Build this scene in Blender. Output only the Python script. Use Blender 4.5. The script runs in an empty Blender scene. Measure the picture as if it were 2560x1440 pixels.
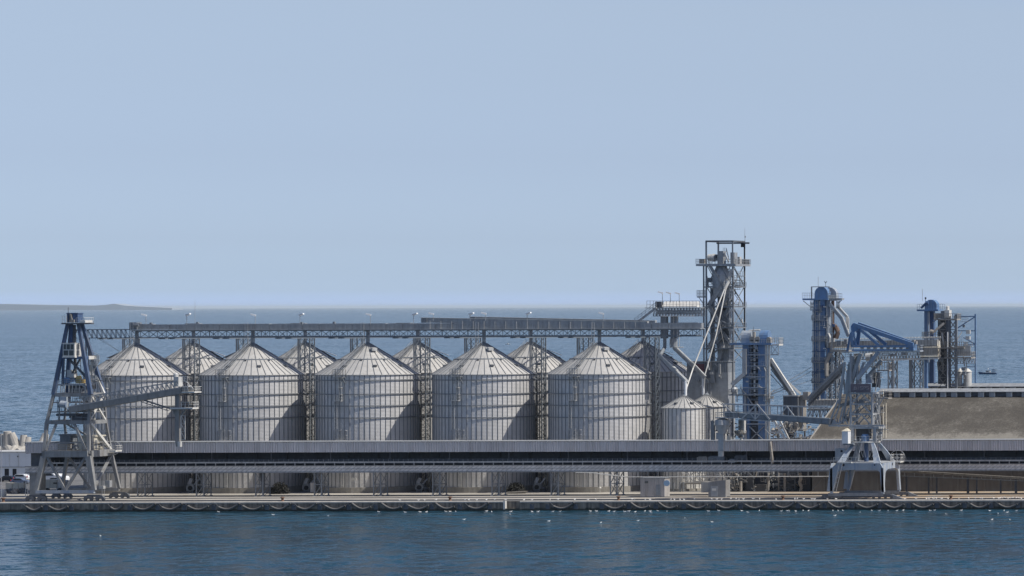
import bpy, math, random
from mathutils import Vector
R = math.radians
rnd = random.Random(7)
S = bpy.context.scene
COL = S.collection

# ---------------------------------------------------------------- camera, sky, sun, exposure
FPX, ROLL, PX, PY, HCAM, YC, XC = 9946.0, 0.0027, 5355.0, 756.0, 47.4, 925.0, 379.0
cd = bpy.data.cameras.new('camera')
cam = bpy.data.objects.new('camera', cd); COL.objects.link(cam)
cd.sensor_width = 36.0; cd.lens = FPX / 2560 * 36
cd.shift_x = (1280 - PX) / 2560; cd.shift_y = (PY - 720) / 2560
cd.clip_start = 1.0; cd.clip_end = 900000.0
cam.location = (XC, -YC, HCAM); cam.rotation_euler = (R(90), ROLL, 0)
S.camera = cam

SUN_AZ, SUN_EL = 88.0, 51.5          # azimuth from the quay's outward normal (-y) towards +x
sd = Vector((math.cos(R(SUN_EL)) * math.sin(R(SUN_AZ)), -math.cos(R(SUN_EL)) * math.cos(R(SUN_AZ)), math.sin(R(SUN_EL))))
W = bpy.data.worlds.new('World'); S.world = W; W.use_nodes = True
wn, wl = W.node_tree.nodes, W.node_tree.links
bg = wn['Background']
sky = wn.new('ShaderNodeTexSky'); sky.sky_type = 'NISHITA'; sky.sun_disc = False
sky.sun_elevation = R(SUN_EL); sky.sun_rotation = math.atan2(sd.x, sd.y)
sky.altitude = 20; sky.air_density = 0.55; sky.dust_density = 0.9; sky.ozone_density = 4.0
tint = wn.new('ShaderNodeMixRGB'); tint.blend_type = 'MULTIPLY'; tint.inputs[0].default_value = 1; tint.use_clamp = False
tc_ = wn.new('ShaderNodeTexCoord'); sp_ = wn.new('ShaderNodeSeparateXYZ'); wl.new(tc_.outputs['Generated'], sp_.inputs[0])
rp_ = wn.new('ShaderNodeValToRGB'); wl.new(sp_.outputs['Z'], rp_.inputs[0]); wl.new(rp_.outputs[0], tint.inputs[2])
SKYR = [(0.0,(1.55,1.72,2.3)),(.0015,(1.45,1.58,1.95)),(.003,(1.38,1.46,1.68)),(.0062,(1.26,1.32,1.50)),(.0155,(1.13,1.12,1.25)),(.034,(1.08,.985,1.03)),(.053,(1.17,1.0,.95)),(.0705,(1.29,1.055,.93)),(.14,(1.25,1.12,1.06)),(.3,(1.22,1.12,1.04)),(1.0,(1.22,1.12,1.04))]
el_ = rp_.color_ramp.elements
while len(el_) < len(SKYR): el_.new(.5)
for e_, (p_, c_) in zip(el_, SKYR): e_.position = p_; e_.color = (c_[0]/2.4, c_[1]/2.4, c_[2]/2.4, 1)
wl.new(sky.outputs[0], tint.inputs[1]); gn_ = wn.new('ShaderNodeVectorMath'); gn_.operation = 'SCALE'; gn_.inputs['Scale'].default_value = 2.28; wl.new(tint.outputs[0], gn_.inputs[0]); wl.new(gn_.outputs[0], bg.inputs[0])
bg.inputs[1].default_value = 0.147
ld = bpy.data.lights.new('sun', 'SUN'); ld.energy = 4.5; ld.angle = R(0.53); ld.color = (1.0, 0.95, 0.87)
sun = bpy.data.objects.new('sun', ld); COL.objects.link(sun)
sun.rotation_euler = (-sd).to_track_quat('-Z', 'Y').to_euler()
vs = S.view_settings
vs.view_transform = 'Standard'; vs.look = 'None'; vs.gamma = 1; vs.exposure = 0.0; vs.use_curve_mapping = False
HAZE = 7.5e-6
S.cycles.volume_bounces = 0; S.cycles.max_bounces = 6

# ---------------------------------------------------------------- helpers
def P(px, py, y=0.0):
    """the place that stands at depth y behind the quay edge, measured on the photograph"""
    u, v = px - PX, py - PY
    k = (YC + y) / FPX
    return Vector((XC + (u - ROLL * v) * k, y, HCAM - (v + ROLL * u) * k))
def V(*a): return Vector(a)

class MB:
    def __init__(s): s.v = []; s.f = []; s.sm = False
    def add(s, vs_, fs): 
        n = len(s.v); s.v += [Vector(p) for p in vs_]; s.f += [tuple(i + n for i in f) for f in fs]; return s
    def box(s, a, b):
        x0, x1 = sorted((a[0], b[0])); y0, y1 = sorted((a[1], b[1])); z0, z1 = sorted((a[2], b[2]))
        return s.add([(x0,y0,z0),(x1,y0,z0),(x1,y1,z0),(x0,y1,z0),(x0,y0,z1),(x1,y0,z1),(x1,y1,z1),(x0,y1,z1)],
                     [(0,3,2,1),(4,5,6,7),(0,1,5,4),(1,2,6,5),(2,3,7,6),(3,0,4,7)])
    def pbox(s, px0, px1, py0, py1, y, d):
        """box whose front face covers px0..px1, py0..py1 at depth y and which is d deep"""
        a, b = P(px0, py1, y), P(px1, py0, y)
        return s.box(a, (b.x, y + d, b.z))
    def bar(s, p, q, w, h=None, w2=None, h2=None):
        p, q = Vector(p), Vector(q); d = q - p
        if d.length < 1e-6: return s
        d.normalize(); h = h or w; w2 = w2 or w; h2 = h2 or (h if w2 == w else h * w2 / w)
        up = V(0,0,1) if abs(d.z) < 0.7 else V(0,1,0)
        a = d.cross(up).normalized(); b = a.cross(d).normalized()
        vv = []
        for c, ww, hh in ((p, w, h), (q, w2, h2)):
            vv += [c + a*ww/2*i + b*hh/2*j for i, j in ((-1,-1),(1,-1),(1,1),(-1,1))]
        return s.add(vv, [(0,1,2,3),(7,6,5,4),(0,4,5,1),(1,5,6,2),(2,6,7,3),(3,7,4,0)])
    def tube(s, p, q, r, n=8, r2=None, cap=True):
        p, q = Vector(p), Vector(q); d = q - p
        if d.length < 1e-6: return s
        d.normalize(); r2 = r if r2 is None else r2
        up = V(0,0,1) if abs(d.z) < 0.9 else V(0,1,0)
        a = d.cross(up).normalized(); b = a.cross(d).normalized(); vv = []
        for c, rr in ((p, r), (q, r2)):
            vv += [c + (a*math.cos(t) + b*math.sin(t))*rr for t in (2*math.pi*i/n for i in range(n))]
        fs = [(i, n+i, n+(i+1)%n, (i+1)%n) for i in range(n)]
        if cap: fs += [tuple(range(n)), tuple(range(2*n-1, n-1, -1))]
        return s.add(vv, fs)
    def path(s, pts, r, n=6, sq=False):
        for p, q in zip(pts, pts[1:]):
            (s.bar(p, q, 2*r) if sq else s.tube(p, q, r, n))
        return s
    def sweep(s, pts, r, n=10):
        pts = [Vector(p) for p in pts]; vv = []; m = len(pts)
        for i, p in enumerate(pts):
            d = (pts[min(i+1,m-1)]-pts[max(i-1,0)]).normalized(); a = d.cross(V(0,1,0)).normalized(); b = a.cross(d).normalized()
            vv += [p+(a*math.cos(2*math.pi*k/n)+b*math.sin(2*math.pi*k/n))*r for k in range(n)]
        fs = [(i*n+k,i*n+(k+1)%n,(i+1)*n+(k+1)%n,(i+1)*n+k) for i in range(m-1) for k in range(n)]
        return s.add(vv, fs+[tuple(range(n)), tuple(range(m*n-1,(m-1)*n-1,-1))])
    def lathe(s, c, prof, n=24, a0=0.0, a1=2*math.pi):
        c = Vector(c); full = abs(a1 - a0 - 2*math.pi) < 1e-6; m = n if full else n + 1; vv = []
        for r, z in prof:
            vv += [c + V(r*math.cos(a0+(a1-a0)*i/n), r*math.sin(a0+(a1-a0)*i/n), z) for i in range(m)]
        fs = []
        for k in range(len(prof)-1):
            for i in range(n):
                j = (i+1) % m; fs.append((k*m+i, k*m+j, (k+1)*m+j, (k+1)*m+i))
        return s.add(vv, fs)
    def prism(s, poly, off):
        """polygon of 3-D points pushed along off"""
        off = Vector(off); n = len(poly); a = [Vector(p) for p in poly]
        return s.add(a + [p + off for p in a], [tuple(range(n-1,-1,-1)), tuple(range(n, 2*n))] + [(i,(i+1)%n,n+(i+1)%n,n+i) for i in range(n)])
    def rail(s, pts, h=1.1, step=1.5, w=0.07, mid=True, closed=False):
        pts = [Vector(p) for p in pts]
        if closed: pts = pts + [pts[0]]
        for p, q in zip(pts, pts[1:]):
            n = max(1, int(round((q-p).length/step)))
            for i in range(n+1):
                a = p.lerp(q, i/n); s.bar(a, a+V(0,0,h), w)
            s.bar(p+V(0,0,h), q+V(0,0,h), w*1.2)
            if mid: s.bar(p+V(0,0,h*.5), q+V(0,0,h*.5), w*.8)
        return s
    def deck(s, x0, x1, y0, y1, z, t=0.25, rail=True, step=1.5, h=1.1):
        s.box((x0,y0,z-t),(x1,y1,z))
        if rail: s.rail([(x0,y0,z),(x1,y0,z),(x1,y1,z),(x0,y1,z)], h, step, closed=True)
        return s
    def ladder(s, p, q, wid=0.5, axis=(1,0,0), step=0.6, w=0.07):
        p, q = Vector(p), Vector(q); a = Vector(axis)*wid/2; n = max(2, int((q-p).length/step))
        s.bar(p-a, q-a, w); s.bar(p+a, q+a, w)
        for i in range(n+1):
            c = p.lerp(q, i/n); s.bar(c-a, c+a, w*.7)
        return s
    def truss(s, p, q, up, n, wc=0.2, wb=0.12, kind='x', vert=True):
        """flat truss from p to q, 'up' to its top chord"""
        p, q, up = Vector(p), Vector(q), Vector(up)
        s.bar(p, q, wc); s.bar(p+up, q+up, wc)
        for i in range(n):
            a, b = p.lerp(q, i/n), p.lerp(q, (i+1)/n)
            if vert: s.bar(a, a+up, wb)
            if kind == 'x': s.bar(a, b+up, wb); s.bar(a+up, b, wb)
            elif kind == 'n': s.bar(a+up, b, wb)
            elif kind == '/': s.bar(a, b+up, wb)
            elif kind == 'w':
                m = a.lerp(b, .5)+up; s.bar(a, m, wb); s.bar(m, b, wb)
        s.bar(q, q+up, wb)
        return s
    def tower(s, x0, x1, y0, y1, z0, z1, n, wl_=0.22, wb=0.11, kind='x'):
        for x in (x0, x1):
            for y in (y0, y1): s.bar((x,y,z0),(x,y,z1), wl_)
        h = (z1-z0)/n
        for i in range(n):
            a, b = z0+i*h, z0+(i+1)*h
            for (p, q) in (((x0,y0),(x1,y0)), ((x1,y0),(x1,y1)), ((x1,y1),(x0,y1)), ((x0,y1),(x0,y0))):
                s.bar((*p,b),(*q,b), wb)
                if kind == 'x': s.bar((*p,a),(*q,b), wb); s.bar((*q,a),(*p,b), wb)
                elif (i % 2): s.bar((*p,a),(*q,b), wb)
                else: s.bar((*q,a),(*p,b), wb)
        return s

def tag(o, label, cat, group=None, kind=None):
    o['label'] = label; o['category'] = cat
    if group: o['group'] = group
    if kind: o['kind'] = kind
    return o
def empty(name, loc, label, cat, group=None):
    o = bpy.data.objects.new(name, None); COL.objects.link(o); o.location = loc; o.empty_display_size = 1
    return tag(o, label, cat, group)
def origin(o):
    v = Vector(o.location)
    while o.parent: o = o.parent; v = v + o.location
    return v
def mesh_ob(name, mb, mat, loc=(0,0,0), smooth=False):
    me = bpy.data.meshes.new(name); l = Vector(loc)
    me.from_pydata([v - l for v in mb.v], [], mb.f); me.update()
    if smooth:
        me.polygons.foreach_set('use_smooth', [True]*len(me.polygons))
    for m in (mat if isinstance(mat, (list, tuple)) else [mat]): me.materials.append(m)
    o = bpy.data.objects.new(name, me); COL.objects.link(o)
    return o
def part(parent, name, mb, mat, label=None, smooth=False):
    o = mesh_ob(name, mb, mat, origin(parent), smooth); o.parent = parent
    if label: o['label'] = label
    return o
def single(name, mb, mat, label, cat, group=None, kind=None, loc=None, smooth=False):
    if loc is None:
        n = len(mb.v); loc = sum(mb.v, Vector())/n; loc.z = min(v.z for v in mb.v)
    o = mesh_ob(name, mb, mat, loc, smooth); o.location = loc
    return tag(o, label, cat, group, kind)
def struct(name, mb, mat, smooth=False):
    o = mesh_ob(name, mb, mat, (0,0,0), smooth); o['kind'] = 'structure'; return o
def copy_tree(o, loc=None, parent=None):
    c = o.copy(); COL.objects.link(c)
    if parent: c.parent = parent
    if loc is not None: c.location = loc
    for ch in list(o.children): copy_tree(ch, None, c)
    return c

# ---------------------------------------------------------------- materials
def srgb(r, g, b):
    f = lambda c: (c/12.92 if c <= .04045 else ((c+.055)/1.055)**2.4)
    return (f(r/255), f(g/255), f(b/255), 1)
def nt(name):
    m = bpy.data.materials.new(name); m.use_nodes = True
    return m, m.node_tree.nodes, m.node_tree.links, m.node_tree.nodes['Principled BSDF']
def mat(name, col, rough=0.6, metal=0.0, var=0.18, scale=0.6, dirt=None, dirt_amt=0.35, streak=True, bump=0.0, bscale=8.0, lo=.45, hi=.75):
    """weathered paint, metal or stone: two sizes of noise in the tone, and dirt in upright streaks"""
    m, n, l, b = nt(name)
    b.inputs['Roughness'].default_value = rough; b.inputs['Metallic'].default_value = metal
    geo = n.new('ShaderNodeNewGeometry')
    no = n.new('ShaderNodeTexNoise'); no.inputs['Scale'].default_value = scale; no.inputs['Detail'].default_value = 6; no.inputs['Roughness'].default_value = .65
    l.new(geo.outputs['Position'], no.inputs['Vector'])
    mr = n.new('ShaderNodeMapRange'); mr.inputs[1].default_value = .25; mr.inputs[2].default_value = .75
    mr.inputs[3].default_value = 1-var; mr.inputs[4].default_value = 1+var
    l.new(no.outputs['Fac'], mr.inputs[0])
    mul = n.new('ShaderNodeMixRGB'); mul.blend_type = 'MULTIPLY'; mul.inputs[0].default_value = 1
    mul.inputs[1].default_value = (*col[:3], 1); l.new(mr.outputs[0], mul.inputs[2])
    out = mul.outputs[0]
    if dirt is not None:
        mp = n.new('ShaderNodeMapping'); mp.inputs['Scale'].default_value = (1.3, 1.3, .12 if streak else 1.3)
        l.new(geo.outputs['Position'], mp.inputs['Vector'])
        n2 = n.new('ShaderNodeTexNoise'); n2.inputs['Scale'].default_value = 1.0; n2.inputs['Detail'].default_value = 5
        l.new(mp.outputs[0], n2.inputs['Vector'])
        m2 = n.new('ShaderNodeMapRange'); m2.inputs[1].default_value = lo; m2.inputs[2].default_value = hi; m2.inputs[3].default_value = 0; m2.inputs[4].default_value = dirt_amt
        l.new(n2.outputs['Fac'], m2.inputs[0])
        mx = n.new('ShaderNodeMixRGB'); mx.inputs[2].default_value = (*dirt[:3], 1)
        l.new(m2.outputs[0], mx.inputs[0]); l.new(out, mx.inputs[1]); out = mx.outputs[0]
    l.new(out, b.inputs['Base Color'])
    if bump:
        n3 = n.new('ShaderNodeTexNoise'); n3.inputs['Scale'].default_value = bscale; n3.inputs['Detail'].default_value = 4
        l.new(geo.outputs['Position'], n3.inputs['Vector'])
        bu = n.new('ShaderNodeBump'); bu.inputs['Strength'].default_value = bump; bu.inputs['Distance'].default_value = .1
        l.new(n3.outputs['Fac'], bu.inputs['Height']); l.new(bu.outputs[0], b.inputs['Normal'])
    return m
RUST = (.12, .06, .035)
M = {}
M['steel'] = mat('galvanised_steel', (.34,.355,.365), .55, .25, .2, 1.2, (.13,.12,.11), .4)
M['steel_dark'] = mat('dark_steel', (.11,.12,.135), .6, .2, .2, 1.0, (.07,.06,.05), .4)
M['steel_mid'] = mat('mid_steel', (.22,.24,.26), .6, .2, .2, 1.0, (.1,.09,.08), .4)
M['dusty'] = mat('dusty_steel', (.33,.31,.28), .8, .05, .25, 1.6, (.14,.12,.1), .5)
M['pale_steel'] = mat('pale_steel', (.5,.5,.48), .6, .1, .18, 1.0, (.25,.22,.18), .4)
M['white'] = mat('weathered_white_paint', (.62,.61,.57), .6, 0, .12, .8, (.3,.25,.19), .35)
M['white_clean'] = mat('white_paint', (.74,.75,.75), .5, 0, .05, .8, (.5,.48,.44), .2)
M['cream'] = mat('cream_paint', (.56,.52,.42), .6, 0, .1, .7, (.22,.17,.12), .4)
M['blue'] = mat('faded_blue_paint', (.115,.21,.37), .6, 0, .22, 1.0, (.20,.23,.26), .6)
M['lattice'] = mat('cool_lattice_steel', (.16,.185,.21), .6, .1, .06, .5)
M['blue_mast'] = mat('dull_navy_paint', (.06,.095,.165), .6, 0, .25, .8, (.15,.15,.15), .6)
M['blue_dark'] = mat('dark_blue_paint', (.055,.10,.2), .5, 0, .2, 1.0, (.09,.10,.12), .5)
M['blue_pale'] = mat('chalky_blue_grey_paint', (.33,.365,.40), .65, 0, .22, .5, (.13,.20,.33), .55, True, lo=.5, hi=.66)
M['grey_paint'] = mat('weathered_grey_paint', (.245,.25,.25), .65, 0, .2, .9, (.12,.1,.085), .6)
M['blackish'] = mat('dark_opening', (.018,.02,.026), .8, 0, .2)
M['glass'] = mat('dark_glass', (.03,.04,.05), .1, 0, .05)
M['rubber'] = mat('worn_rubber', (.13,.125,.12), .7, 0, .15, 1.0)
M['rusty'] = mat('rusty_iron', (.15,.08,.05), .8, .1, .35, 4, (.09,.05,.03), .5)
M['louver'] = mat('dark_louver', (.075,.085,.085), .6, 0, .15)
M['concrete_pale'] = mat('pale_concrete', (.42,.40,.36), .9, 0, .2, .5, (.22,.2,.17), .4, bump=.3, bscale=3)
M['ring_concrete'] = mat('stained_concrete', (.29,.275,.245), .9, 0, .2, .6, (.12,.11,.1), .5, bump=.2, bscale=4)
M['bird'] = mat('white_feathers', (.82,.82,.80), .7, 0, .04)
M['bird_grey'] = mat('grey_feathers', (.35,.36,.37), .7, 0, .05)
M['sign'] = mat('mauve_signboard', (.135,.115,.135), .6, 0, .08, 1)
M['letters'] = mat('pale_letters', (.30,.29,.31), .6, 0, .05)
M['bush'] = mat('shade_dark_foliage', (.026,.027,.025), .9, 0, .4, 3)  # base colour darkened to stand in for shade on the bushes
M['red'] = mat('red_plastic', (.45,.03,.04), .4, 0, .1)
M['yellow'] = mat('ochre_paint', (.5,.36,.14), .5, 0, .15)
# ---------------------------------------------------------------- setting: sea, quay, breakwater bed, far hills
def sea_material():
    m, n, l, b = nt('sea_water')
    b.inputs['IOR'].default_value = 1.333; b.inputs['Specular IOR Level'].default_value = .36
    geo = n.new('ShaderNodeNewGeometry')
    def slope(scale, amp, sx=1.0, detail=3):
        mp = n.new('ShaderNodeMapping'); mp.inputs['Scale'].default_value = (scale*sx, scale, scale)
        l.new(geo.outputs['Position'], mp.inputs['Vector'])
        t = n.new('ShaderNodeTexNoise'); t.inputs['Scale'].default_value = 1; t.inputs['Detail'].default_value = detail; t.inputs['Roughness'].default_value = .6
        l.new(mp.outputs[0], t.inputs['Vector'])
        s_ = n.new('ShaderNodeVectorMath'); s_.operation = 'SUBTRACT'; s_.inputs[1].default_value = (.5,.5,.5); l.new(t.outputs['Color'], s_.inputs[0])
        k = n.new('ShaderNodeVectorMath'); k.operation = 'MULTIPLY'; k.inputs[1].default_value = (amp, amp, 0); l.new(s_.outputs[0], k.inputs[0])
        return k.outputs[0]
    a = [slope(1.0, 1.8, .7, 2), slope(.22, 2.1, .9, 2), slope(.012, .35, .35, 3)]
    acc = a[0]
    for x in a[1:]:
        s_ = n.new('ShaderNodeVectorMath'); s_.operation = 'ADD'; l.new(acc, s_.inputs[0]); l.new(x, s_.inputs[1]); acc = s_.outputs[0]
    s_ = n.new('ShaderNodeVectorMath'); s_.operation = 'ADD'; l.new(acc, s_.inputs[0]); s_.inputs[1].default_value = (0,0,1)
    nm = n.new('ShaderNodeVectorMath'); nm.operation = 'NORMALIZE'; l.new(s_.outputs[0], nm.inputs[0])
    l.new(nm.outputs[0], b.inputs['Normal'])
    b.inputs['Roughness'].default_value = .15
    # body colour of the water in broad patches
    mp = n.new('ShaderNodeMapping'); mp.inputs['Scale'].default_value = (.004, .012, 1); l.new(geo.outputs['Position'], mp.inputs['Vector'])
    t = n.new('ShaderNodeTexNoise'); t.inputs['Scale'].default_value = 1; t.inputs['Detail'].default_value = 5; l.new(mp.outputs[0], t.inputs['Vector'])
    cr = n.new('ShaderNodeValToRGB'); e = cr.color_ramp.elements
    e[0].position = .35; e[0].color = (.012,.046,.072,1); e[1].position = .7; e[1].color = (.016,.064,.102,1)
    l.new(t.outputs['Fac'], cr.inputs[0]); l.new(cr.outputs[0], b.inputs['Base Color'])
    return m
M['sea'] = sea_material()
mb = MB(); X = 400000.0
ys = [-2200, -400, -60, 0, 300, 1500, 8000, 60000, 300000]
for y in ys: mb.v += [V(-X, y, 0), V(X, y, 0)]
for i in range(len(ys)-1): mb.f.append((2*i, 2*i+1, 2*i+3, 2*i+2))
struct('sea', mb, M['sea'])

def ground_material():
    m, n, l, b = nt('quay_concrete')
    b.inputs['Roughness'].default_value = .9
    geo = n.new('ShaderNodeNewGeometry'); sep = n.new('ShaderNodeSeparateXYZ'); l.new(geo.outputs['Position'], sep.inputs[0])
    mp = n.new('ShaderNodeMapping'); mp.inputs['Scale'].default_value = (.06, .35, 1); l.new(geo.outputs['Position'], mp.inputs['Vector'])
    t = n.new('ShaderNodeTexNoise'); t.inputs['Scale'].default_value = 1; t.inputs['Detail'].default_value = 8; t.inputs['Roughness'].default_value = .7; l.new(mp.outputs[0], t.inputs['Vector'])
    cr = n.new('ShaderNodeValToRGB'); e = cr.color_ramp.elements
    e[0].position = .36; e[0].color = (.22,.205,.18,1); e[1].position = .62; e[1].color = (.46,.43,.38,1)
    l.new(t.outputs['Fac'], cr.inputs[0])
    # spilt grain lies thicker towards the right-hand end of the apron
    mr = n.new('ShaderNodeMapRange'); mr.inputs[1].default_value = 10; mr.inputs[2].default_value = 90; l.new(sep.outputs['X'], mr.inputs[0])
    t2 = n.new('ShaderNodeTexNoise'); t2.inputs['Scale'].default_value = .25; t2.inputs['Detail'].default_value = 6; l.new(geo.outputs['Position'], t2.inputs['Vector'])
    mm = n.new('ShaderNodeMath'); mm.operation = 'MULTIPLY'; l.new(mr.outputs[0], mm.inputs[0])
    m3 = n.new('ShaderNodeMapRange'); m3.inputs[1].default_value = .35; m3.inputs[2].default_value = .6; l.new(t2.outputs['Fac'], m3.inputs[0]); l.new(m3.outputs[0], mm.inputs[1])
    mx = n.new('ShaderNodeMixRGB'); mx.inputs[2].default_value = (.40,.29,.18,1); l.new(mm.outputs[0], mx.inputs[0]); l.new(cr.outputs[0], mx.inputs[1])
    l.new(mx.outputs[0], b.inputs['Base Color'])
    return m
M['ground'] = ground_material()
M['asphalt'] = mat('worn_asphalt', (.13,.13,.13), .9, 0, .3, .08, (.3,.28,.25), .4, False)
M['quay_wall'] = mat('wet_stained_concrete', (.30,.255,.20), .85, 0, .35, .5, (.05,.045,.042), .75, True, .4, 2.0, .38, .62)
GZ = 2.2
def tide_marks():
    n, l = M['quay_wall'].node_tree.nodes, M['quay_wall'].node_tree.links; b = n['Principled BSDF']
    src = b.inputs['Base Color'].links[0].from_socket
    geo = n.new('ShaderNodeNewGeometry'); sp = n.new('ShaderNodeSeparateXYZ'); l.new(geo.outputs['Position'], sp.inputs[0])
    no = n.new('ShaderNodeTexNoise'); no.inputs['Scale'].default_value = .8; no.inputs['Detail'].default_value = 5; l.new(geo.outputs['Position'], no.inputs['Vector'])
    ad = n.new('ShaderNodeMath'); ad.operation = 'MULTIPLY_ADD'; ad.inputs[1].default_value = 1.1; l.new(no.outputs['Fac'], ad.inputs[0]); l.new(sp.outputs['Z'], ad.inputs[2])
    mr = n.new('ShaderNodeMapRange'); mr.inputs[1].default_value = 1.25; mr.inputs[2].default_value = .95; mr.inputs[4].default_value = .85; l.new(ad.outputs[0], mr.inputs[0])
    mx = n.new('ShaderNodeMixRGB'); mx.inputs[2].default_value = (.028,.033,.024,1); l.new(mr.outputs[0], mx.inputs[0]); l.new(src, mx.inputs[1]); l.new(mx.outputs[0], b.inputs['Base Color'])
tide_marks()
NX0, NX1 = P(1258, 1253, 0).x, P(1300, 1253, 0).x
mb = MB()
mb.box((-420, .9, -6), (420, 300, GZ))
mb.box((-420, 0, -6), (NX0, .9, GZ-.35)); mb.box((NX1, 0, -6), (420, .9, GZ-.35))
mb.box((NX0, 0.0, -6), (NX1, .9, .5))
struct('quay_wall', mb, M['quay_wall'])
mb = MB()
for xa_, xb_ in ((-420, NX0), (NX1, 420)):
    mb.prism([V(xa_,-.12,GZ-.35),V(xa_,-.12,GZ-.08),V(xa_,.06,GZ+.1),V(xa_,1.2,GZ+.1),V(xa_,1.2,GZ-.35)], (xb_-xa_,0,0))
struct('quay_edge', mb, M['concrete_pale'])
mb = MB(); mb.add([(-420,.9,GZ+.004),(420,.9,GZ+.004),(420,44,GZ+.004),(-420,44,GZ+.004)], [(0,1,2,3)])
struct('quay_apron', mb, M['ground'])
mb = MB(); mb.add([(-420,44,GZ+.004),(420,44,GZ+.004),(420,262,GZ+.004),(-420,262,GZ+.004)], [(0,1,2,3)])
struct('yard_ground', mb, M['asphalt'])
# white step at the notch
mb = MB(); mb.box((NX0, -.06, .3), (NX0+.45, .95, GZ+.08)); struct('quay_step', mb, M['white'])
# crane rails: two pairs of dark rails let into the apron
for i, y in enumerate((3.2, 6.0, 16.8)):
    mb = MB(); mb.box((-420, y-.32, GZ), (420, y+.32, GZ+.05)); mb.box((-420, y-.06, GZ+.05), (420, y+.06, GZ+.17))
    struct('crane_rail', mb, M['steel_dark'])
# far coast, low and faint
mb = MB(); pts = []
YH = 90000
prof = [(-260,762),(-120,761),(0,760),(60,761),(120,762.5),(180,763),(230,764),(262,762.5),(274,760.5),(284,759.3),(298,761.5),(312,764),(340,766),(385,768),(430,770.3)]
for px, py in prof: pts.append(P(px, py, YH))
pts = pts + [V(pts[-1].x, YH, -20), V(pts[0].x, YH, -20)]
mb.prism(pts, (0, 500, 0))
M['hills'] = mat('far_coast', (.36,.41,.47), .9, 0, .2, .0005)
struct('far_hills', mb, M['hills'])
# haze
if HAZE > 0:
    m = bpy.data.materials.new('haze_air'); m.use_nodes = True; n = m.node_tree.nodes; l = m.node_tree.links
    n.remove(n['Principled BSDF']); pv = n.new('ShaderNodeVolumePrincipled')
    pv.inputs['Color'].default_value = (.84,.95,1,1); pv.inputs['Density'].default_value = HAZE; pv.inputs['Anisotropy'].default_value = .0
    l.new(pv.outputs[0], n['Material Output'].inputs['Volume'])
    mb = MB(); mb.box((-430000, -3000, -9), (430000, 310000, 130)); o = mesh_ob('haze', mb, m); o['kind'] = 'stuff'; o['label'] = 'pale sea haze'
# ---------------------------------------------------------------- big silos
def silo_material(name, nseg, base=(.56,.55,.535)):
    m, n, l, b = nt(name)
    b.inputs['Metallic'].default_value = .2; b.inputs['Roughness'].default_value = .5
    tc = n.new('ShaderNodeTexCoord'); sep = n.new('ShaderNodeSeparateXYZ'); l.new(tc.outputs['Object'], sep.inputs[0])
    at = n.new('ShaderNodeMath'); at.operation = 'ARCTAN2'; l.new(sep.outputs['Y'], at.inputs[0]); l.new(sep.outputs['X'], at.inputs[1])
    k = n.new('ShaderNodeMath'); k.operation = 'MULTIPLY'; k.inputs[1].default_value = nseg/(2*math.pi); l.new(at.outputs[0], k.inputs[0])
    fl = n.new('ShaderNodeMath'); fl.operation = 'FLOOR'; l.new(k.outputs[0], fl.inputs[0])
    zk = n.new('ShaderNodeMath'); zk.operation = 'MULTIPLY'; zk.inputs[1].default_value = 1/1.15; l.new(sep.outputs['Z'], zk.inputs[0])
    fz = n.new('ShaderNodeMath'); fz.operation = 'FLOOR'; l.new(zk.outputs[0], fz.inputs[0])
    cb = n.new('ShaderNodeCombineXYZ'); l.new(fl.outputs[0], cb.inputs[0]); l.new(fz.outputs[0], cb.inputs[1])
    oi = n.new('ShaderNodeObjectInfo'); l.new(oi.outputs['Random'], cb.inputs[2])
    wn_ = n.new('ShaderNodeTexWhiteNoise'); wn_.noise_dimensions = '3D'; l.new(cb.outputs[0], wn_.inputs['Vector'])
    mr = n.new('ShaderNodeMapRange'); mr.inputs[3].default_value = .94; mr.inputs[4].default_value = 1.05; l.new(wn_.outputs['Value'], mr.inputs[0])
    # long wash marks and dust
    geo = n.new('ShaderNodeNewGeometry'); mp = n.new('ShaderNodeMapping'); mp.inputs['Scale'].default_value = (.5,.5,.05); l.new(geo.outputs['Position'], mp.inputs['Vector'])
    t = n.new('ShaderNodeTexNoise'); t.inputs['Scale'].default_value = 1.2; t.inputs['Detail'].default_value = 6; l.new(mp.outputs[0], t.inputs['Vector'])
    m2 = n.new('ShaderNodeMapRange'); m2.inputs[1].default_value = .3; m2.inputs[2].default_value = .7; m2.inputs[3].default_value = .91; m2.inputs[4].default_value = 1.06; l.new(t.outputs['Fac'], m2.inputs[0])
    mm = n.new('ShaderNodeMath'); mm.operation = 'MULTIPLY'; l.new(mr.outputs[0], mm.inputs[0]); l.new(m2.outputs[0], mm.inputs[1])
    mx = n.new('ShaderNodeMixRGB'); mx.blend_type = 'MULTIPLY'; mx.inputs[0].default_value = 1; mx.inputs[1].default_value = (*base, 1); l.new(mm.outputs[0], mx.inputs[2])
    l.new(mx.outputs[0], b.inputs['Base Color'])
    # corrugations run round the wall
    wv = n.new('ShaderNodeMath'); wv.operation = 'SINE'; w2 = n.new('ShaderNodeMath'); w2.operation = 'MULTIPLY'; w2.inputs[1].default_value = 2*math.pi/.34
    l.new(sep.outputs['Z'], w2.inputs[0]); l.new(w2.outputs[0], wv.inputs[0])
    bu = n.new('ShaderNodeBump'); bu.inputs['Strength'].default_value = .25; bu.inputs['Distance'].default_value = .05; l.new(wv.outputs[0], bu.inputs['Height']); l.new(bu.outputs[0], b.inputs['Normal'])
    return m
M['silo_wall'] = silo_material('corrugated_galvanised_wall', 62)
M['silo_small_wall'] = silo_material('corrugated_small_silo_wall', 28, (.62,.605,.57))
M['silo_roof'] = mat('galvanised_roof_sheet', (.50,.49,.465), .55, .25, .10, .5, (.36,.33,.29), .45, False)
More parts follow.
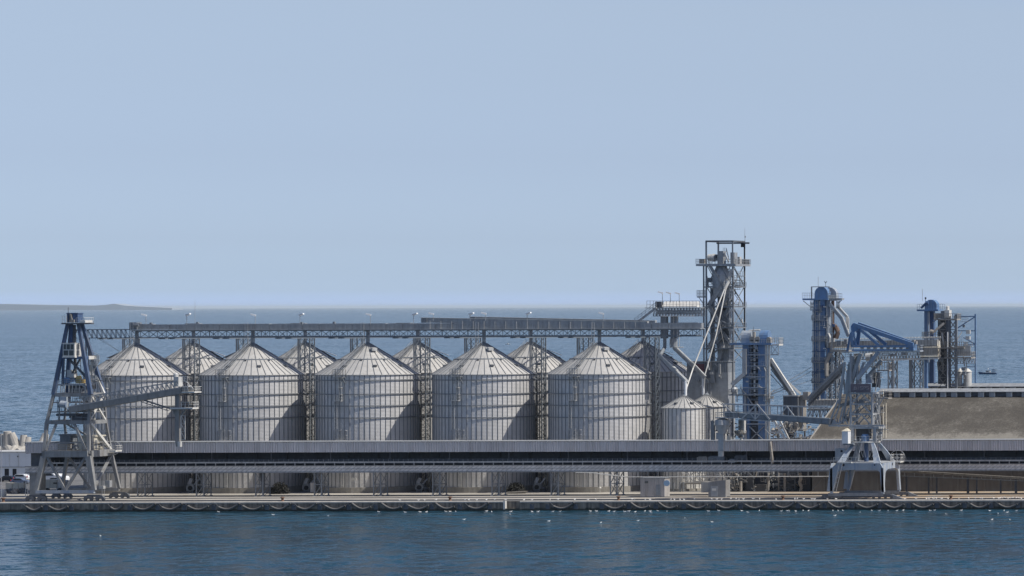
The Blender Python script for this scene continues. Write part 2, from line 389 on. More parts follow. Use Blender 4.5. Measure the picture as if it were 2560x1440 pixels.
M['silo_rib'] = mat('galvanised_rib', (.22,.23,.24), .5, .3, .12, 1.5)

def make_silo(c, rad, z0, ze, za, nst, rings, name, label, cat, group, wallmat, base_h=1.35, cap=.9, nrib=46, midring=True, stair=True, ribw=.13):
    t = empty(name, c, label, cat, group); c = Vector(c)
    hz = lambda z: V(0,0,z)
    wall = MB(); wall.lathe(c, [(rad, z0+base_h-c.z), (rad, ze-c.z)], 124); part(t, 'wall', wall, wallmat, smooth=True)
    st = MB()
    for i in range(nst):
        a = 2*math.pi*(i+.0)/nst; d = V(math.cos(a), math.sin(a), 0)
        p = c + d*(rad+.05); st.bar(V(p.x,p.y,z0+base_h), V(p.x,p.y,ze-.03), .13, .13)
    part(t, 'stiffeners', st, M['silo_rib'])
    for dz in rings:
        rg = MB(); rr = rad+.24; zz = ze-dz-c.z
        rg.lathe(c, [(rr-.1,zz-.11),(rr+.06,zz-.11),(rr+.06,zz+.11),(rr-.1,zz+.11),(rr-.1,zz-.11)], 62); part(t, 'wind_ring', rg, M['silo_rib'])
    bs = MB(); bs.lathe(c, [(rad+.45,z0-c.z-.02),(rad+.45,z0+base_h-c.z),(rad-.1,z0+base_h-c.z+.02)], 64); part(t, 'concrete_base', bs, M['ring_concrete'])
    # roof
    rf = MB(); re = rad+.3; sl = (za-ze)/(re-cap)
    rf.lathe(c, [(re, ze-c.z-.12),(re, ze-c.z),(cap, za-c.z)], 92); r_ = part(t, 'roof', rf, M['silo_roof'])
    rb = MB()
    for i in range(nrib):
        a = 2*math.pi*(i+.5)/nrib; d = V(math.cos(a), math.sin(a), 0)
        inner = cap if i % 2 == 0 else (re*.50 if midring else cap)
        p, q = c+d*re, c+d*inner
        rb.bar(V(p.x,p.y,ze+.06), V(q.x,q.y, ze+.06+sl*(re-inner)), ribw, .14)
    part(r_, 'roof_ribs', rb, M['silo_rib'])
    if midring:
        rg = MB(); rr = re*.54; zz = ze+sl*(re-rr)-c.z
        rg.lathe(c, [(rr-.09,zz+.06),(rr+.09,zz-.04),(rr+.11,zz+.14),(rr-.07,zz+.24),(rr-.09,zz+.06)], 60); part(r_, 'roof_ring', rg, M['steel_mid'])
    cp = MB(); cp.lathe(c, [(cap+.15, za-c.z-.25),(cap+.15, za-c.z+.12),(cap*.45, za-c.z+.42),(cap*.45, za-c.z+.8),(0.01, za-c.z+.8)], 16); part(r_, 'roof_cap', cp, M['steel_mid'])
    return t, r_, sl, re
def on_roof(c, re, sl, ze, a, r, up=0.0):
    return V(c[0]+r*math.cos(a), c[1]+r*math.sin(a), ze+sl*(re-r)+up)
SR = 11.64; YF, YB = 54.0, 54.0+28.4
S_Z = GZ; ZE = P(632, 937.5, YF-SR*.9).z; ZA = P(632, 862, YF).z
front_px = [342.3, 632.5, 920, 1210, 1498.75]
rings = [1.35, 4.75, 7.6, 10.5, 19.6]
front_labels = ['big corrugated steel silo partly hidden behind the blue and grey ship loader',
 'big front silo with a lifted roof flap on its left, second from the left',
 'middle big silo of the front row, hatch open near its roof tip',
 'big front silo between the middle one and the last, lattice towers on both sides',
 'rightmost big front silo, sunlit right up to its right edge']
def dress_silo(t, r_, c, sl, re, ze, hatch_a, flap_a):
    """hatch, flap, small vents, roof stair, wall ladder"""
    if hatch_a is not None:
        h = MB(); p = on_roof(c, re, sl, ze, hatch_a, 3.3); d = V(math.cos(hatch_a), math.sin(hatch_a), 0)
        h.bar(p+V(0,0,.5)-d*.5, p+V(0,0,.38)+d*.8, 1.2, .7); part(r_, 'roof_hatch', h, M['pale_steel'])
    if flap_a is not None:
        h = MB(); d = V(math.cos(flap_a), math.sin(flap_a), 0); q = on_roof(c, re, sl, ze, flap_a, 7.2); p = on_roof(c, re, sl, ze, flap_a, 4.0)
        h.bar(p+V(0,0,.25), q+V(0,0,1.0), 1.7, .14); part(r_, 'roof_flap', h, M['silo_roof'])
        h = MB(); h.bar(p+V(0,0,.1), q+V(0,0,.1), 1.5, .1); part(r_, 'flap_opening', h, M['blackish'])
    for k in range(16):
        a = 2*math.pi*k/16+.2; r = 8.9 if k % 2 else 6.8
        v = MB(); p = on_roof(c, re, sl, ze, a, r); d = V(math.cos(a), math.sin(a), 0)
        w = 1.0 if k % 2 else .42
        v.bar(p-d*w*.5+V(0,0,.2), p+d*w*.55+V(0,0,.1), w*.8, .38); part(r_, 'roof_vent', v, M['steel_dark'])
AZ = R(24)                                    # the side of the silos that faces the camera
def silo_access(t, c, ze):
    va = -math.pi/2 + AZ                       # direction towards the viewer
    a = va - R(31); d = V(math.cos(a), math.sin(a), 0); tn = V(-d.y, d.x, 0)
    c = V(c[0], c[1], 0)
    # platform at the eave
    mb = MB(); p = c + d*(SR+.9)
    f = [p-tn*1.3-d*.7, p+tn*1.3-d*.7, p+tn*1.3+d*.7, p-tn*1.3+d*.7]
    mb.prism([v+V(0,0,ze-.6) for v in f], (0,0,.12)); mb.rail([v+V(0,0,ze-.5) for v in f], 1.9, .65, .06, closed=True)
    for s_ in (-1.2, 1.2): mb.bar(p+tn*s_-d*.8+V(0,0,ze-2.2), p+tn*s_+d*.6+V(0,0,ze-.6), .09)
    part(t, 'eave_platform', mb, M['steel'])
    segs = [(ze-3.4, ze-.6, 0.0), (ze-6.3, ze-3.0, .15), (ze-13.2, ze-6.3, -1.1), (ze-17.5, ze-13.2, .0), (GZ+1.5, ze-17.5, 0.6)]
    for z0, z1, off in segs:
        l_ = MB(); q = c+d*(SR+.55)+tn*off; l_.ladder(q+V(0,0,z0), q+V(0,0,z1), .65, tn, .8, .12)
        for zz in (z0+.4, z1-.4): l_.bar(q+V(0,0,zz), q-d*.5+V(0,0,zz), .07)
        part(t, 'wall_ladder', l_, M['pale_steel'])
    for z, off, w in ((ze-3.1, .1, .5), (ze-6.3, -.4, 1.0), (ze-15.9, .3, 1.5)):
        b_ = MB(); q = c+d*(SR+.75)+tn*off
        f = [q-tn*w-d*.45, q+tn*w-d*.45, q+tn*w+d*.45, q-tn*w+d*.45]
        b_.prism([v+V(0,0,z-.1) for v in f], (0,0,.1))
        if w > .8: b_.rail([v+V(0,0,z) for v in f[1:]+f[:1]], 1.5 if w < 1.2 else 2.4, 1.0, .06)
        part(t, 'rest_platform', b_, M['pale_steel'])
def roof_stair(r_, c, sl, re, ze):
    a = -math.pi/2 + AZ - R(36); tn = V(-math.sin(a), math.cos(a), 0)*.45
    mb = MB(); p, q = on_roof(c, re, sl, ze, a, re-.2, .2), on_roof(c, re, sl, ze, a, 1.3, .2)
    for s_ in (-1, 1):
        mb.bar(p+tn*s_, q+tn*s_, .1)
        mb.rail([p+tn*s_, q+tn*s_], 1.0, 1.2, .06)
    for i in range(26):
        m_ = p.lerp(q, i/25); mb.bar(m_-tn, m_+tn, .16, .05)
    part(r_, 'roof_stair', mb, M['steel'])
c0 = P(front_px[0], 900, YF); c0 = V(c0.x, YF, S_Z)
hatch_dir = -math.pi/2 + AZ + R(22)
silos = []
def new_big(c, label, hatch, flap, access=True):
    t, r_, sl, re = make_silo(c, SR, S_Z, ZE, ZA, 62, rings, 'grain_silo', label, 'silo', 'big silos of the '+('front' if c[1] < 60 else 'back')+' row', M['silo_wall'])
    dress_silo(t, r_, c, sl, re, ZE, hatch, flap)
    roof_stair(r_, c, sl, re, ZE)
    if access: silo_access(t, c, ZE)
    return t
left_dir = math.pi - R(24) + R(20)
protoA = new_big(c0, front_labels[0], None, left_dir)
protoB = None
for i in range(1, 5):
    p = P(front_px[i], 900, YF); loc = V(p.x, YF, S_Z)
    if i == 1: t = copy_tree(protoA, loc)
    elif i == 2: t = new_big(loc, front_labels[i], hatch_dir, None); protoB = t
    else: t = copy_tree(protoB, loc)
    t['label'] = front_labels[i]
back_px = [483.7, 763, 1045, 1327.5, 1607.5]
back_labels = ['back row silo whose roof shows between the first and second front silos',
 'back row silo whose roof shows between the second and middle front silos',
 'back row silo whose roof shows just right of the middle front silo',
 'back row silo whose roof shows between the last two front silos',
 'big shadowed silo at the right end of the back row, behind the small silos']
protoC = None
for i, px in enumerate(back_px):
    p = P(px, 900, YB); loc = V(p.x, YB, S_Z)
    if i == 0: protoC = t = new_big(loc, back_labels[0], None, R(20), True); t['group'] = 'big silos of the back row'
    else: t = copy_tree(protoC, loc)
    t['label'] = back_labels[i]
# two small silos
c = P(1710, 1040, 52); c = V(c.x, 52, GZ)
zs, za = P(1710, 1020, 47).z, P(1713, 990, 52).z
ts, rs, sl, re = make_silo(c, 4.95, GZ, zs, za, 28, [], 'small_silo', 'small pale silo in front of the dark last big silo, pipe into its tip', 'silo', 'pair of small silos', M['silo_small_wall'], .6, .5, 24, False, False, .1)
for k in range(6):
    a = 2*math.pi*k/6+.35; v = MB(); p = on_roof(c, re, sl, zs, a, 3.6); d = V(math.cos(a), math.sin(a), 0)
    v.bar(p-d*.4+V(0,0,.2), p+d*.45+V(0,0,.1), .6, .4); part(rs, 'roof_vent', v, M['steel_dark'])
# cage on the small silo's side
mb = MB(); q = c + V(4.95*math.cos(R(-12)), 4.95*math.sin(R(-12)), 0)+V(.5,-.2,0)
mb.ladder(V(q.x,q.y,GZ), V(q.x,q.y,zs+.5), .7); mb.ladder(V(q.x+.6,q.y,GZ), V(q.x+.6,q.y,zs), .5)
part(ts, 'caged_ladder', mb, M['dusty'])
p2 = P(1767, 1040, 64); t2 = copy_tree(ts, V(p2.x, 64, GZ+.0)); t2['label'] = 'small pale silo half hidden behind the other small silo'
# ---------------------------------------------------------------- lattice towers and the high conveyor gallery over the silos
YG = 67.0
tower_px = [(486,'front'),(774,'front'),(1063,'front'),(1353,'front'),(1637,'front'),(336,'rear'),(620,'rear'),(905,'rear'),(1190,'rear'),(1471,'rear')]
ztop = P(1063, 842.5, YF).z
tower_labels = {486:'tall lattice tower between the first and second front silos',774:'tall lattice tower between the second and middle front silos',
 1063:'tall lattice tower just right of the middle front silo',1353:'tall lattice tower between the last two front silos',
 1637:'tall lattice tower right of the last front silo, beside the dark big silo',336:'lattice tower rising behind the roof of the leftmost front silo',
 620:'lattice tower rising behind the roof of the second front silo',905:'lattice tower rising behind the roof of the middle front silo',
 1190:'lattice tower rising behind the roof of the fourth front silo',1471:'lattice tower rising behind the roof of the rightmost front silo'}
proto = None
for px, k in tower_px:
    a = P(px-17.5, 1000, YG); loc = V(a.x, YG, GZ)
    if proto is None:
        proto = empty('lattice_tower', loc, tower_labels[px], 'tower', 'lattice towers under the high gallery')
        mb = MB()
        for x in (0, 2.4):
            for y in (-1.3, 1.3): mb.bar(loc+V(x,y,0), V(loc.x+x, YG+y, ztop), .24)
        part(proto, 'corner_posts', mb, M['lattice'])
        mb = MB(); n = 15; h = (ztop-GZ)/n
        for i in range(n):
            a0, b0 = GZ+i*h, GZ+(i+1)*h
            for (p, q) in (((0,-1.3),(2.4,-1.3)),((2.4,-1.3),(2.4,1.3)),((2.4,1.3),(0,1.3)),((0,1.3),(0,-1.3))):
                f = lambda c, z: V(loc.x+c[0], YG+c[1], z)
                mb.bar(f(p,b0), f(q,b0), .09); mb.bar(f(p,a0), f(q,b0), .085); mb.bar(f(q,a0), f(p,b0), .085)
                m0 = (a0+b0)/2
        part(proto, 'cross_bracing', mb, M['lattice'])
        mb = MB(); mb.tube(loc+V(-.5,-1.2,0), V(loc.x-.5,YG-1.2,ztop), .2, 8); part(proto, 'downpipe', mb, M['steel'])
        mb = MB(); mb.box(loc+V(.15,-.9,0), V(loc.x+1.15,YG-.6,ztop-11)); mb.ladder(loc+V(1.7,.9,0), V(loc.x+1.7,YG+.9,ztop), .6, step=.8, w=.08); part(proto, 'dark_infill_ladder', mb, M['steel_dark'])  # dark panel added to darken the gap seen through the tower, plus ladder
        mb = MB()
        for x in (0, 2.4): mb.bar(V(loc.x+x, YF-1.2, ztop-.2), V(loc.x+x, YB+1.2, ztop-.2), .25, .3)
        part(proto, 'crosshead', mb, M['lattice'])
        t = proto
    else:
        t = copy_tree(proto, loc); t['label'] = tower_labels[px]
# two high galleries side by side: lattice girder, walkway, covered conveyor
def pz(px, py, y): return P(px, py, y).z
zb, zt = pz(1063, 842, YF), pz(1063, 825.5, YF)
zc0, zc1 = zt+.35, pz(1063, 808, YF)
def high_gallery(YG, xl, xr, label, tips):
    g = empty('conveyor_gallery', V((xl+xr)/2, YG, zb), label, 'conveyor', 'high galleries over the silos')
    x0, x1 = xl, xr; n = int((x1-x0)/2.1)
    for y in (YG-1.1, YG+1.1):
        mb = MB(); mb.truss((x0,y,zb),(x1,y,zb),(0,0,zt-zb), n if (y < YG and YG == YF) else n//3, .2, .12 if (y < YG and YG == YF) else .08, 'x' if (y < YG and YG == YF) else 'none'); part(g, 'lattice_girder', mb, M['lattice'])
    mb = MB()
    for i in range(n+1):
        x = x0+(x1-x0)*i/n; mb.bar((x,YG-1.1,zb),(x,YG+1.1,zb), .12)
    part(g, 'bottom_bracing', mb, M['steel_mid'])
    mb = MB(); mb.box((x0,YG-1.7,zt+.12),(x1,YG+1.6,zt+.3)); part(g, 'walkway', mb, M['steel'])
    mb = MB(); mb.rail([(x0,YG-1.65,zt+.3),(x1,YG-1.65,zt+.3)], 1.15, 2.3, .06); part(g, 'handrail', mb, M['steel'])
    mb = MB(); nseg = 34
    for i in range(nseg):
        a = x0+1+(x1-x0-1)*i/nseg; b = x0+1+(x1-x0-1)*(i+1)/nseg
        mb.box((a+.04, YG-.8, zc0),(b-.04, YG+.7, zc1-.12 if (i % 7) else zc1))
    part(g, 'conveyor_housing', mb, M['steel'])
    for i in range(1, nseg, 3):
        if i % 9 == 1:
            mb = MB(); x = x0+(x1-x0)*i/nseg; mb.box((x,YG-.6,zc1-.13),(x+.5,YG,zc1+.35)); part(g, 'inlet_box', mb, M['steel_mid'])
    for x in tips:
        mb = MB(); mb.tube((x, YG, zt+.1), (x, YG, ZA+.6), .42, 10); part(g, 'spout', mb, M['steel'])
    return g
g = high_gallery(YF, P(335,830,YF).x, P(1757,830,YF).x, 'long lattice conveyor gallery running high above the front silo roofs', [P(px,862,YF).x for px in front_px])
YG = YF
mb = MB(); mb.pbox(323, 341, 806, 824, YG-1.4, 2.6); mb.tube(P(335,812,YG-1.6), P(348,812,YG-1.6), .5, 10); part(g, 'drive_unit', mb, M['steel_mid'])
g2 = high_gallery(YB, P(455,830,YB).x, P(1745,830,YB).x, 'second lattice conveyor gallery, behind the first, above the back silo roofs', [P(px,862,YB).x for px in back_px])
# two raised covered conveyors that slope down to the right
for gg, pa, pb, y in ((g,(1055,796),(1620,806),YF-.2), (g2,(1177,793.5),(1640,803.5),YB)):
    mb = MB(); a, b = P(*pa, y), P(*pb, y)
    mb.bar(a+V(0,0,-.45), b+V(0,0,-.45), 1.1, 1.15); c_ = part(gg, 'raised_conveyor', mb, M['steel'])
    mb = MB(); mb.bar(a+V(-.2,0,.18), b+V(0,0,.18), 1.3, .1); part(c_, 'conveyor_cover', mb, M['pale_steel'])
    mb = MB(); mb.pbox(pa[0]-2, pa[0]+12, pa[1]-1.5, pa[1]+11, y-.8, 1.6); part(c_, 'head_box', mb, M['steel_mid'])
mb = MB()
for i in range(20):
    p = P(1075+i*27, 822.5, YG-1.0); q = P(1075+i*27, 802+i*.2, YG-1.0); mb.bar(p, q, .1)
part(g, 'conveyor_supports', mb, M['pale_steel'])
for px in (329, 616, 906, 1192, 1482):
    mb = MB(); mb.ladder(P(px, 866, YG-1.9), P(px, 806, YG-1.9), .7); part(g, 'access_ladder', mb, M['pale_steel'])
# thin walkway bridge leading left towards the loader
b = empty('walkway_bridge', P(265, 845, YG), 'slim lattice bridge leading from the gallery left end towards the loader', 'bridge')
xa, xb = P(213, 840, YG).x, P(320, 840, YG).x; z0, z1 = pz(265, 845, YG), pz(265, 824, YG)
for y in (YG-.9, YG+.9):
    mb = MB(); mb.truss((xa,y,z0),(xb,y,z0),(0,0,z1-z0), 9, .2, .1, 'n'); part(b, 'lattice_side', mb, M['lattice'])
mb = MB(); mb.box((xa,YG-.9,z0-.1),(xb,YG+.9,z0+.02)); part(b, 'deck', mb, M['steel_mid'])
mb = MB(); mb.bar(P(215,845,YG), P(215,1010,YG), .3); mb.bar(P(222,845,YG), P(222,1010,YG), .3); part(b, 'end_post', mb, M['steel_mid'])
# guy wires from the gallery to the first roof
w = MB(); w.tube(P(245,846,YG), P(300,880,YG-3), .035, 4); w.tube(P(252,846,YG), P(306,884,YG-3), .035, 4); part(b, 'guy_wire', w, M['steel_dark'])
# walkway lamps
lamp_px = [(365,789,'gallery lamp above the leftmost silo roof, head turned left'),(467,788,'gallery lamp beside the thin aerial mast'),(638,789,'gallery lamp straight above the second front silo'),
 (750,788,'gallery lamp left of the tower between second and middle silos'),(926,788,'gallery lamp above the middle front silo'),(1034,787,'gallery lamp just left of the raised conveyor end'),
 (1083,786,'short gallery lamp over the end of the first raised conveyor'),(1175,786,'gallery lamp just left of the second raised conveyor end'),(1214,785,'gallery lamp just right of the second raised conveyor end'),
 (1318,785,'gallery lamp above the tower between the last two front silos'),(1508,785,'gallery lamp above the rightmost front silo'),
 (1656,733,'left of the three lamps on the upper bridge by the tall tower'),(1676,734,'middle of the three lamps on the upper bridge by the tall tower'),(1698,735,'right of the three lamps on the upper bridge by the tall tower')]
for i, (px, py, lab) in enumerate(lamp_px):
    base = 808 if px < 1060 else (798 if px < 1600 else 752)
    y = YG-1.5
    p, q = P(px, base, y), P(px, py, y)
    t = empty('gallery_lamp', p, lab, 'lamp', 'lamps along the gallery')
    mb = MB(); mb.tube(p-V(0,0,.4), q, .07, 6); part(t, 'pole', mb, M['steel'])
    s_ = -1 if i % 2 == 0 or px > 1600 else 1
    mb = MB(); mb.bar(q-V(.15*s_,0,0), q+V(1.0*s_,-.3,.35), .7, .4, .55, .3); part(t, 'lamp_head', mb, M['white_clean'])
p, q = P(487.5, 808, YG), P(487.5, 749, YG)
mb = MB(); mb.tube(p, q, .06, 6, .025); single('aerial_mast', mb, M['steel'], 'thin aerial mast standing on the gallery near the left end', 'mast')

# ---------------------------------------------------------------- low shipping gallery along the quay
YS = 25.5
G = empty('shipping_gallery', P(1100, 1180, YS), 'very long low grey gallery with corrugated upper cladding in front of the silos', 'gallery')
def corr_material():
    m = mat('corrugated_grey_cladding', (.56,.55,.56), .6, .1, .12, .12, (.15,.13,.12), .35)
    n, l = m.node_tree.nodes, m.node_tree.links; b = n['Principled BSDF']
    geo = n.new('ShaderNodeNewGeometry'); sp = n.new('ShaderNodeSeparateXYZ'); l.new(geo.outputs['Position'], sp.inputs[0])
    a = n.new('ShaderNodeMath'); a.operation = 'MULTIPLY'; a.inputs[1].default_value = 2*math.pi/.55; l.new(sp.outputs['X'], a.inputs[0])
    s_ = n.new('ShaderNodeMath'); s_.operation = 'SINE'; l.new(a.outputs[0], s_.inputs[0])
    bu = n.new('ShaderNodeBump'); bu.inputs['Strength'].default_value = .6; bu.inputs['Distance'].default_value = .12
    l.new(s_.outputs[0], bu.inputs['Height']); l.new(bu.outputs[0], b.inputs['Normal'])
    return m
M['corr'] = corr_material()
M['parapet'] = mat('dusty_mesh_panel', (.62,.605,.59), .8, 0, .18, .3, (.22,.2,.17), .4)
zR, zF, zM0, zM1, zRail = pz(1100,1103,YS), pz(1100,1130,YS), pz(1100,1179.5,YS), pz(1100,1163.5,YS), pz(1100,1155,YS)
xL, xR = P(63, 1110, YS).x, 175.0
YD = 7.0
# cladding built as real pleated sheet
def pleat(mb, x0, x1, y, z0, z1, pitch=.62, dep=.10):
    n = int((x1-x0)/pitch); vv = []; 
    for i in range(n):
        xs = x0+(x1-x0)*i/n; w = (x1-x0)/n
        for fx, dy in ((0,0),(.35,0),(.5,-dep),(.85,-dep)): vv.append((xs+fx*w, y+dy))
    vv.append((x1, y)); k = len(mb.v)
    for (x, yy) in vv: mb.v += [V(x,yy,z0), V(x,yy,z1)]
    for i in range(len(vv)-1): mb.f.append((k+2*i, k+2*i+2, k+2*i+3, k+2*i+1))
mb = MB(); pleat(mb, xL, xR, YS, zF, zR); mb.box((xL, YS+.02, zF),(xR, YS+.2, zR-.02)); part(G, 'cladding', mb, M['corr'])
mb = MB(); mb.prism([(xL-.3,YS-.25,zR),(xL-.3,YS+YD*.5,zR+.06),(xL-.3,YS+YD+.3,zR),(xL-.3,YS+YD+.3,zR-.12),(xL-.3,YS-.25,zR-.12)], (xR-xL+.3,0,0)); part(G, 'roof', mb, M['steel'])
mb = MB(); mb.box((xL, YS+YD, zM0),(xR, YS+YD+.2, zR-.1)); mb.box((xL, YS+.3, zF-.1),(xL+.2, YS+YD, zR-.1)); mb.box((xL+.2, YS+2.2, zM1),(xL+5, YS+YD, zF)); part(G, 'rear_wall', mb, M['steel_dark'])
mb = MB(); mb.box((xL, YS+.25, zM1-.6),(xR, YS+YD-.02, zM1-.35)); part(G, 'floor', mb, M['steel_mid'])
# inner conveyor and posts
mb = MB(); mb.box((xL+8, YS+3.2, zM1+.3),(xR-1, YS+5.2, zM1+1.5)); part(G, 'inner_conveyor', mb, M['steel_dark'])
mb = MB(); x = xL+1
while x < xR: mb.bar((x,YS+YD-.4,zM1-.3),(x,YS+YD-.4,zF+.2), .28); x += 7.3
part(G, 'roof_posts', mb, M['steel_dark'])
mb = MB(); x = xL+16
while x < xR: mb.bar((x,YS+.35,zRail),(x,YS+.35,zF+.1), .12); x += 14.2
part(G, 'front_posts', mb, M['steel_dark'])
xm = P(118,1170,YS).x
mb = MB(); mb.box((xL, YS-.02, zM0+.1),(xR, YS+.2, zM1)); part(G, 'mesh_parapet', mb, M['parapet'])
mb = MB()
mb.bar((xL,YS-.1,zM0),(xR,YS-.1,zM0), .25,.3); mb.bar((xL,YS-.08,zM1),(xR,YS-.08,zM1), .16,.16)
mb.bar((xL,YS-.06,(zM0+zM1)/2),(xR,YS-.06,(zM0+zM1)/2), .06,.06)
x = xL
while x < xR-2.4:
    mb.bar((x,YS-.06,zM0+.1),(x+2.0,YS-.06,zM1-.05), .05,.05); x += 1.17
part(G, 'parapet_bracing', mb, M['steel_mid'])
mb = MB()
mb.bar((xm,YS-.1,zRail),(xR,YS-.1,zRail), .2,.34)
x = xm
while x < xR: mb.bar((x,YS-.1,zM1),(x,YS-.1,zRail), .16); x += 2.37
x = xm+.6
while x < xR: mb.bar((x,YS-.05,zRail),(x,YS-.05,zRail+.75), .05); x += 1.19
part(G, 'handrail', mb, M['steel'])
# end stair tower block at the left
mb = MB(); a = P(72,1186,YS); c_ = P(97,1240,YS); mb.box((a.x,YS+.3,GZ),(c_.x,YS+3.2,zM0-.15)); part(G, 'end_block', mb, M['steel_mid'])
mb = MB(); mb.ladder(P(67,1242,YS-.2), P(67,1186,YS-.2), .5); part(G, 'end_ladder', mb, M['steel'])
# equipment on the gallery floor, right of the silos
for (a0,a1,b0,b1,m_) in ((1742,1768,1143,1158,'dusty'),(1770,1811,1142,1158,'steel_mid'),(1820,1838,1150,1158,'steel'),(1836,1868,1140,1152,'steel_dark')):
    mb = MB(); mb.pbox(a0,a1,b0,b1,YS+1.0,1.8)
    aa = P(a0+3,b0,YS+1.0); bb = P(a1-3,b0-2.2,YS+1.0); mb.box((aa.x,YS+1.3,aa.z),(bb.x,YS+2.2,bb.z)); part(G, 'feed_box', mb, M[m_])
mb = MB(); mb.path([P(1925,1104,YS-.5),P(1928,1130,YS-.5),P(1932,1158,YS+.2)], .35); mb.path([P(1930,1128,YS-.3),P(1926,1150,YS+.3)], .25); part(G, 'dust_pipe', mb, M['dusty'])
# trestles
tz = zM0-.15
trest = [(361,'first from the left, right of the loader'),(508,'second from the left'),(656,'third from the left, cables hanging inside it'),(803,'fourth from the left'),(951,'fifth from the left'),(1099,'sixth from the left'),(1247,'seventh from the left, beside the dark bush'),(1395,'eighth from the left'),(1543,'ninth from the left, left of the grey shed, heavily braced')]
protoT = None
for i, (px, lab) in enumerate(trest):
    p = P(px-17, 1200, YS+.2); loc = V(p.x, YS+.2, GZ)
    lab = 'trestle under the long gallery, '+lab
    if protoT is None or i == 8:
        t = empty('trestle', loc, lab, 'trestle', 'trestles under the low gallery')
        for (x, y) in ((0,0),(1.75,0),(0,3.6),(1.75,3.6)):
            mb = MB(); mb.bar(loc+V(x,y,0), loc+V(x,y,tz-GZ), .2); mb.box(loc+V(x-.3,y-.3,0), loc+V(x+.3,y+.3,.25)); part(t, 'leg', mb, M['steel_mid'])
        mb = MB(); h = tz-GZ
        for y in (0, 3.6):
            a, b = loc+V(0,y,0), loc+V(1.75,y,0)
            mb.bar(a+V(0,0,h*.5), b+V(0,0,h*.5), .14)
            mb.bar(a+V(0,0,.2), b+V(0,0,h*.5), .1); mb.bar(a+V(0,0,h), b+V(0,0,h*.5), .1)
            mb.bar(a+V(0,0,h*.5) if i == 8 else a+V(.5,0,.2), b+V(0,0,h) if i == 8 else b+V(0,0,1.2), .1)
            if i == 8: mb.bar(b+V(0,0,.2), a+V(0,0,h*.5), .1)
        for x in (0, 1.75):
            a, b = loc+V(x,0,0), loc+V(x,3.6,0)
            mb.bar(a+V(0,0,h*.5), b+V(0,0,h*.5), .14); mb.bar(a+V(0,0,.2), b+V(0,0,h*.5), .1); mb.bar(a+V(0,0,h*.5), b+V(0,0,h), .1)
        part(t, 'bracing', mb, M['steel_mid'])
        if protoT is None: protoT = t
    else:
        t = copy_tree(protoT, loc); t['label'] = lab
p = P(656, 1182, YS+1.5)
mb = MB()
for dx, zz in ((-.5,3.6),(-.2,4.9),(.1,5.2),(.4,4.4),(.6,3.2)): mb.tube(p+V(dx,0,0), p+V(dx*.5,.2,-zz), .14, 6)
single('hanging_cables', mb, M['steel_dark'], 'bundle of dark cables hanging inside the third trestle', 'cable')
# ---------------------------------------------------------------- left ship loader
def frame3(px0, px1, py, y, d):
    """four corners of a level rectangle: front edge px0..px1 at depth y, d deep (front-left, front-right, rear-right, rear-left)"""
    a, b = P(px0, py, y), P(px1, py, y); z = a.z
    return [V(a.x,y,z), V(b.x,y,z), V(b.x,y+d,z), V(a.x,y+d,z)]
L = empty('ship_loader', P(170, 1245, 11), 'tall blue and grey ship loader tower with inclined boom at the quay left end', 'crane')
F0 = frame3(91, 236, 1228, 5.5, 11.5)
F1 = frame3(111, 222, 1135, 6.2, 10.4)
F2 = frame3(117, 222, 1056, 7.4, 7.9)
F3 = frame3(134, 227, 987, 8.3, 6.0)
F4 = frame3(169, 196, 809, 10.2, 1.6)
gp, bl, bd = M['grey_paint'], M['blue'], M['blue_dark']; bm_ = M['blue_mast']
def beamring(F, w, h, drop=0):
    mb = MB()
    for i in range(4): mb.bar(F[i]-V(0,0,drop), F[(i+1)%4]-V(0,0,drop), w, h)
    return mb
for i in range(4):
    mb = MB(); mb.bar(F0[i]+V(0,0,.2), F1[i]-V(0,0,.6), .8 if i < 2 else .62, None, 1.25 if i < 2 else .7); part(L, 'portal_leg', mb, gp)
    mb = MB(); mb.bar(F1[i], F2[i], .68 if i < 2 else .42); part(L, 'tower_post', mb, gp)
    mb = MB(); mb.bar(F2[i], F3[i], .58 if i < 2 else .42); part(L, 'tower_post', mb, gp)
    mb = MB(); mb.bar(F3[i], F4[i], .85, None, .62); part(L, 'mast_leg', mb, bm_)
part(L, 'portal_beam', beamring(F1, 1.3, 1.5), gp)
part(L, 'deck_beam', beamring(F2, .7, .85), gp)
part(L, 'slewing_deck_beam', beamring(F3, .6, .85), gp)
# sill beam with bogies
mb = MB(); mb.bar(F0[0]-V(0,0,.15), F0[1]-V(0,0,.15), .75, .7); part(L, 'sill_beam', mb, M['blue_pale'])
mb = MB(); mb.bar(F0[3]-V(0,0,.15), F0[2]-V(0,0,.15), .7, .6); part(L, 'sill_beam', mb, gp)
for i in range(4):
    b_ = MB(); c = F0[i]; z0 = GZ+.17
    for s_ in (-1.35, 1.35):
        b_.prism([V(c.x+s_-1.15,c.y-.35,z0+.5), V(c.x+s_+1.15,c.y-.35,z0+.5), V(c.x+s_+.6,c.y-.35,z0+1.15), V(c.x+s_-.6,c.y-.35,z0+1.15)], (0,.7,0))
    b_.bar(V(c.x-1.6,c.y,z0+1.2), V(c.x+1.6,c.y,z0+1.2), .6, .4)
    bo = part(L, 'bogie', b_, M['steel_dark'])
    for k in range(4):
        wv = MB(); x = c.x-2.1+k*1.4; wv.tube((x,c.y-.25,z0+.38),(x,c.y+.25,z0+.38), .38, 14); part(bo, 'wheel', wv, M['steel_dark'])
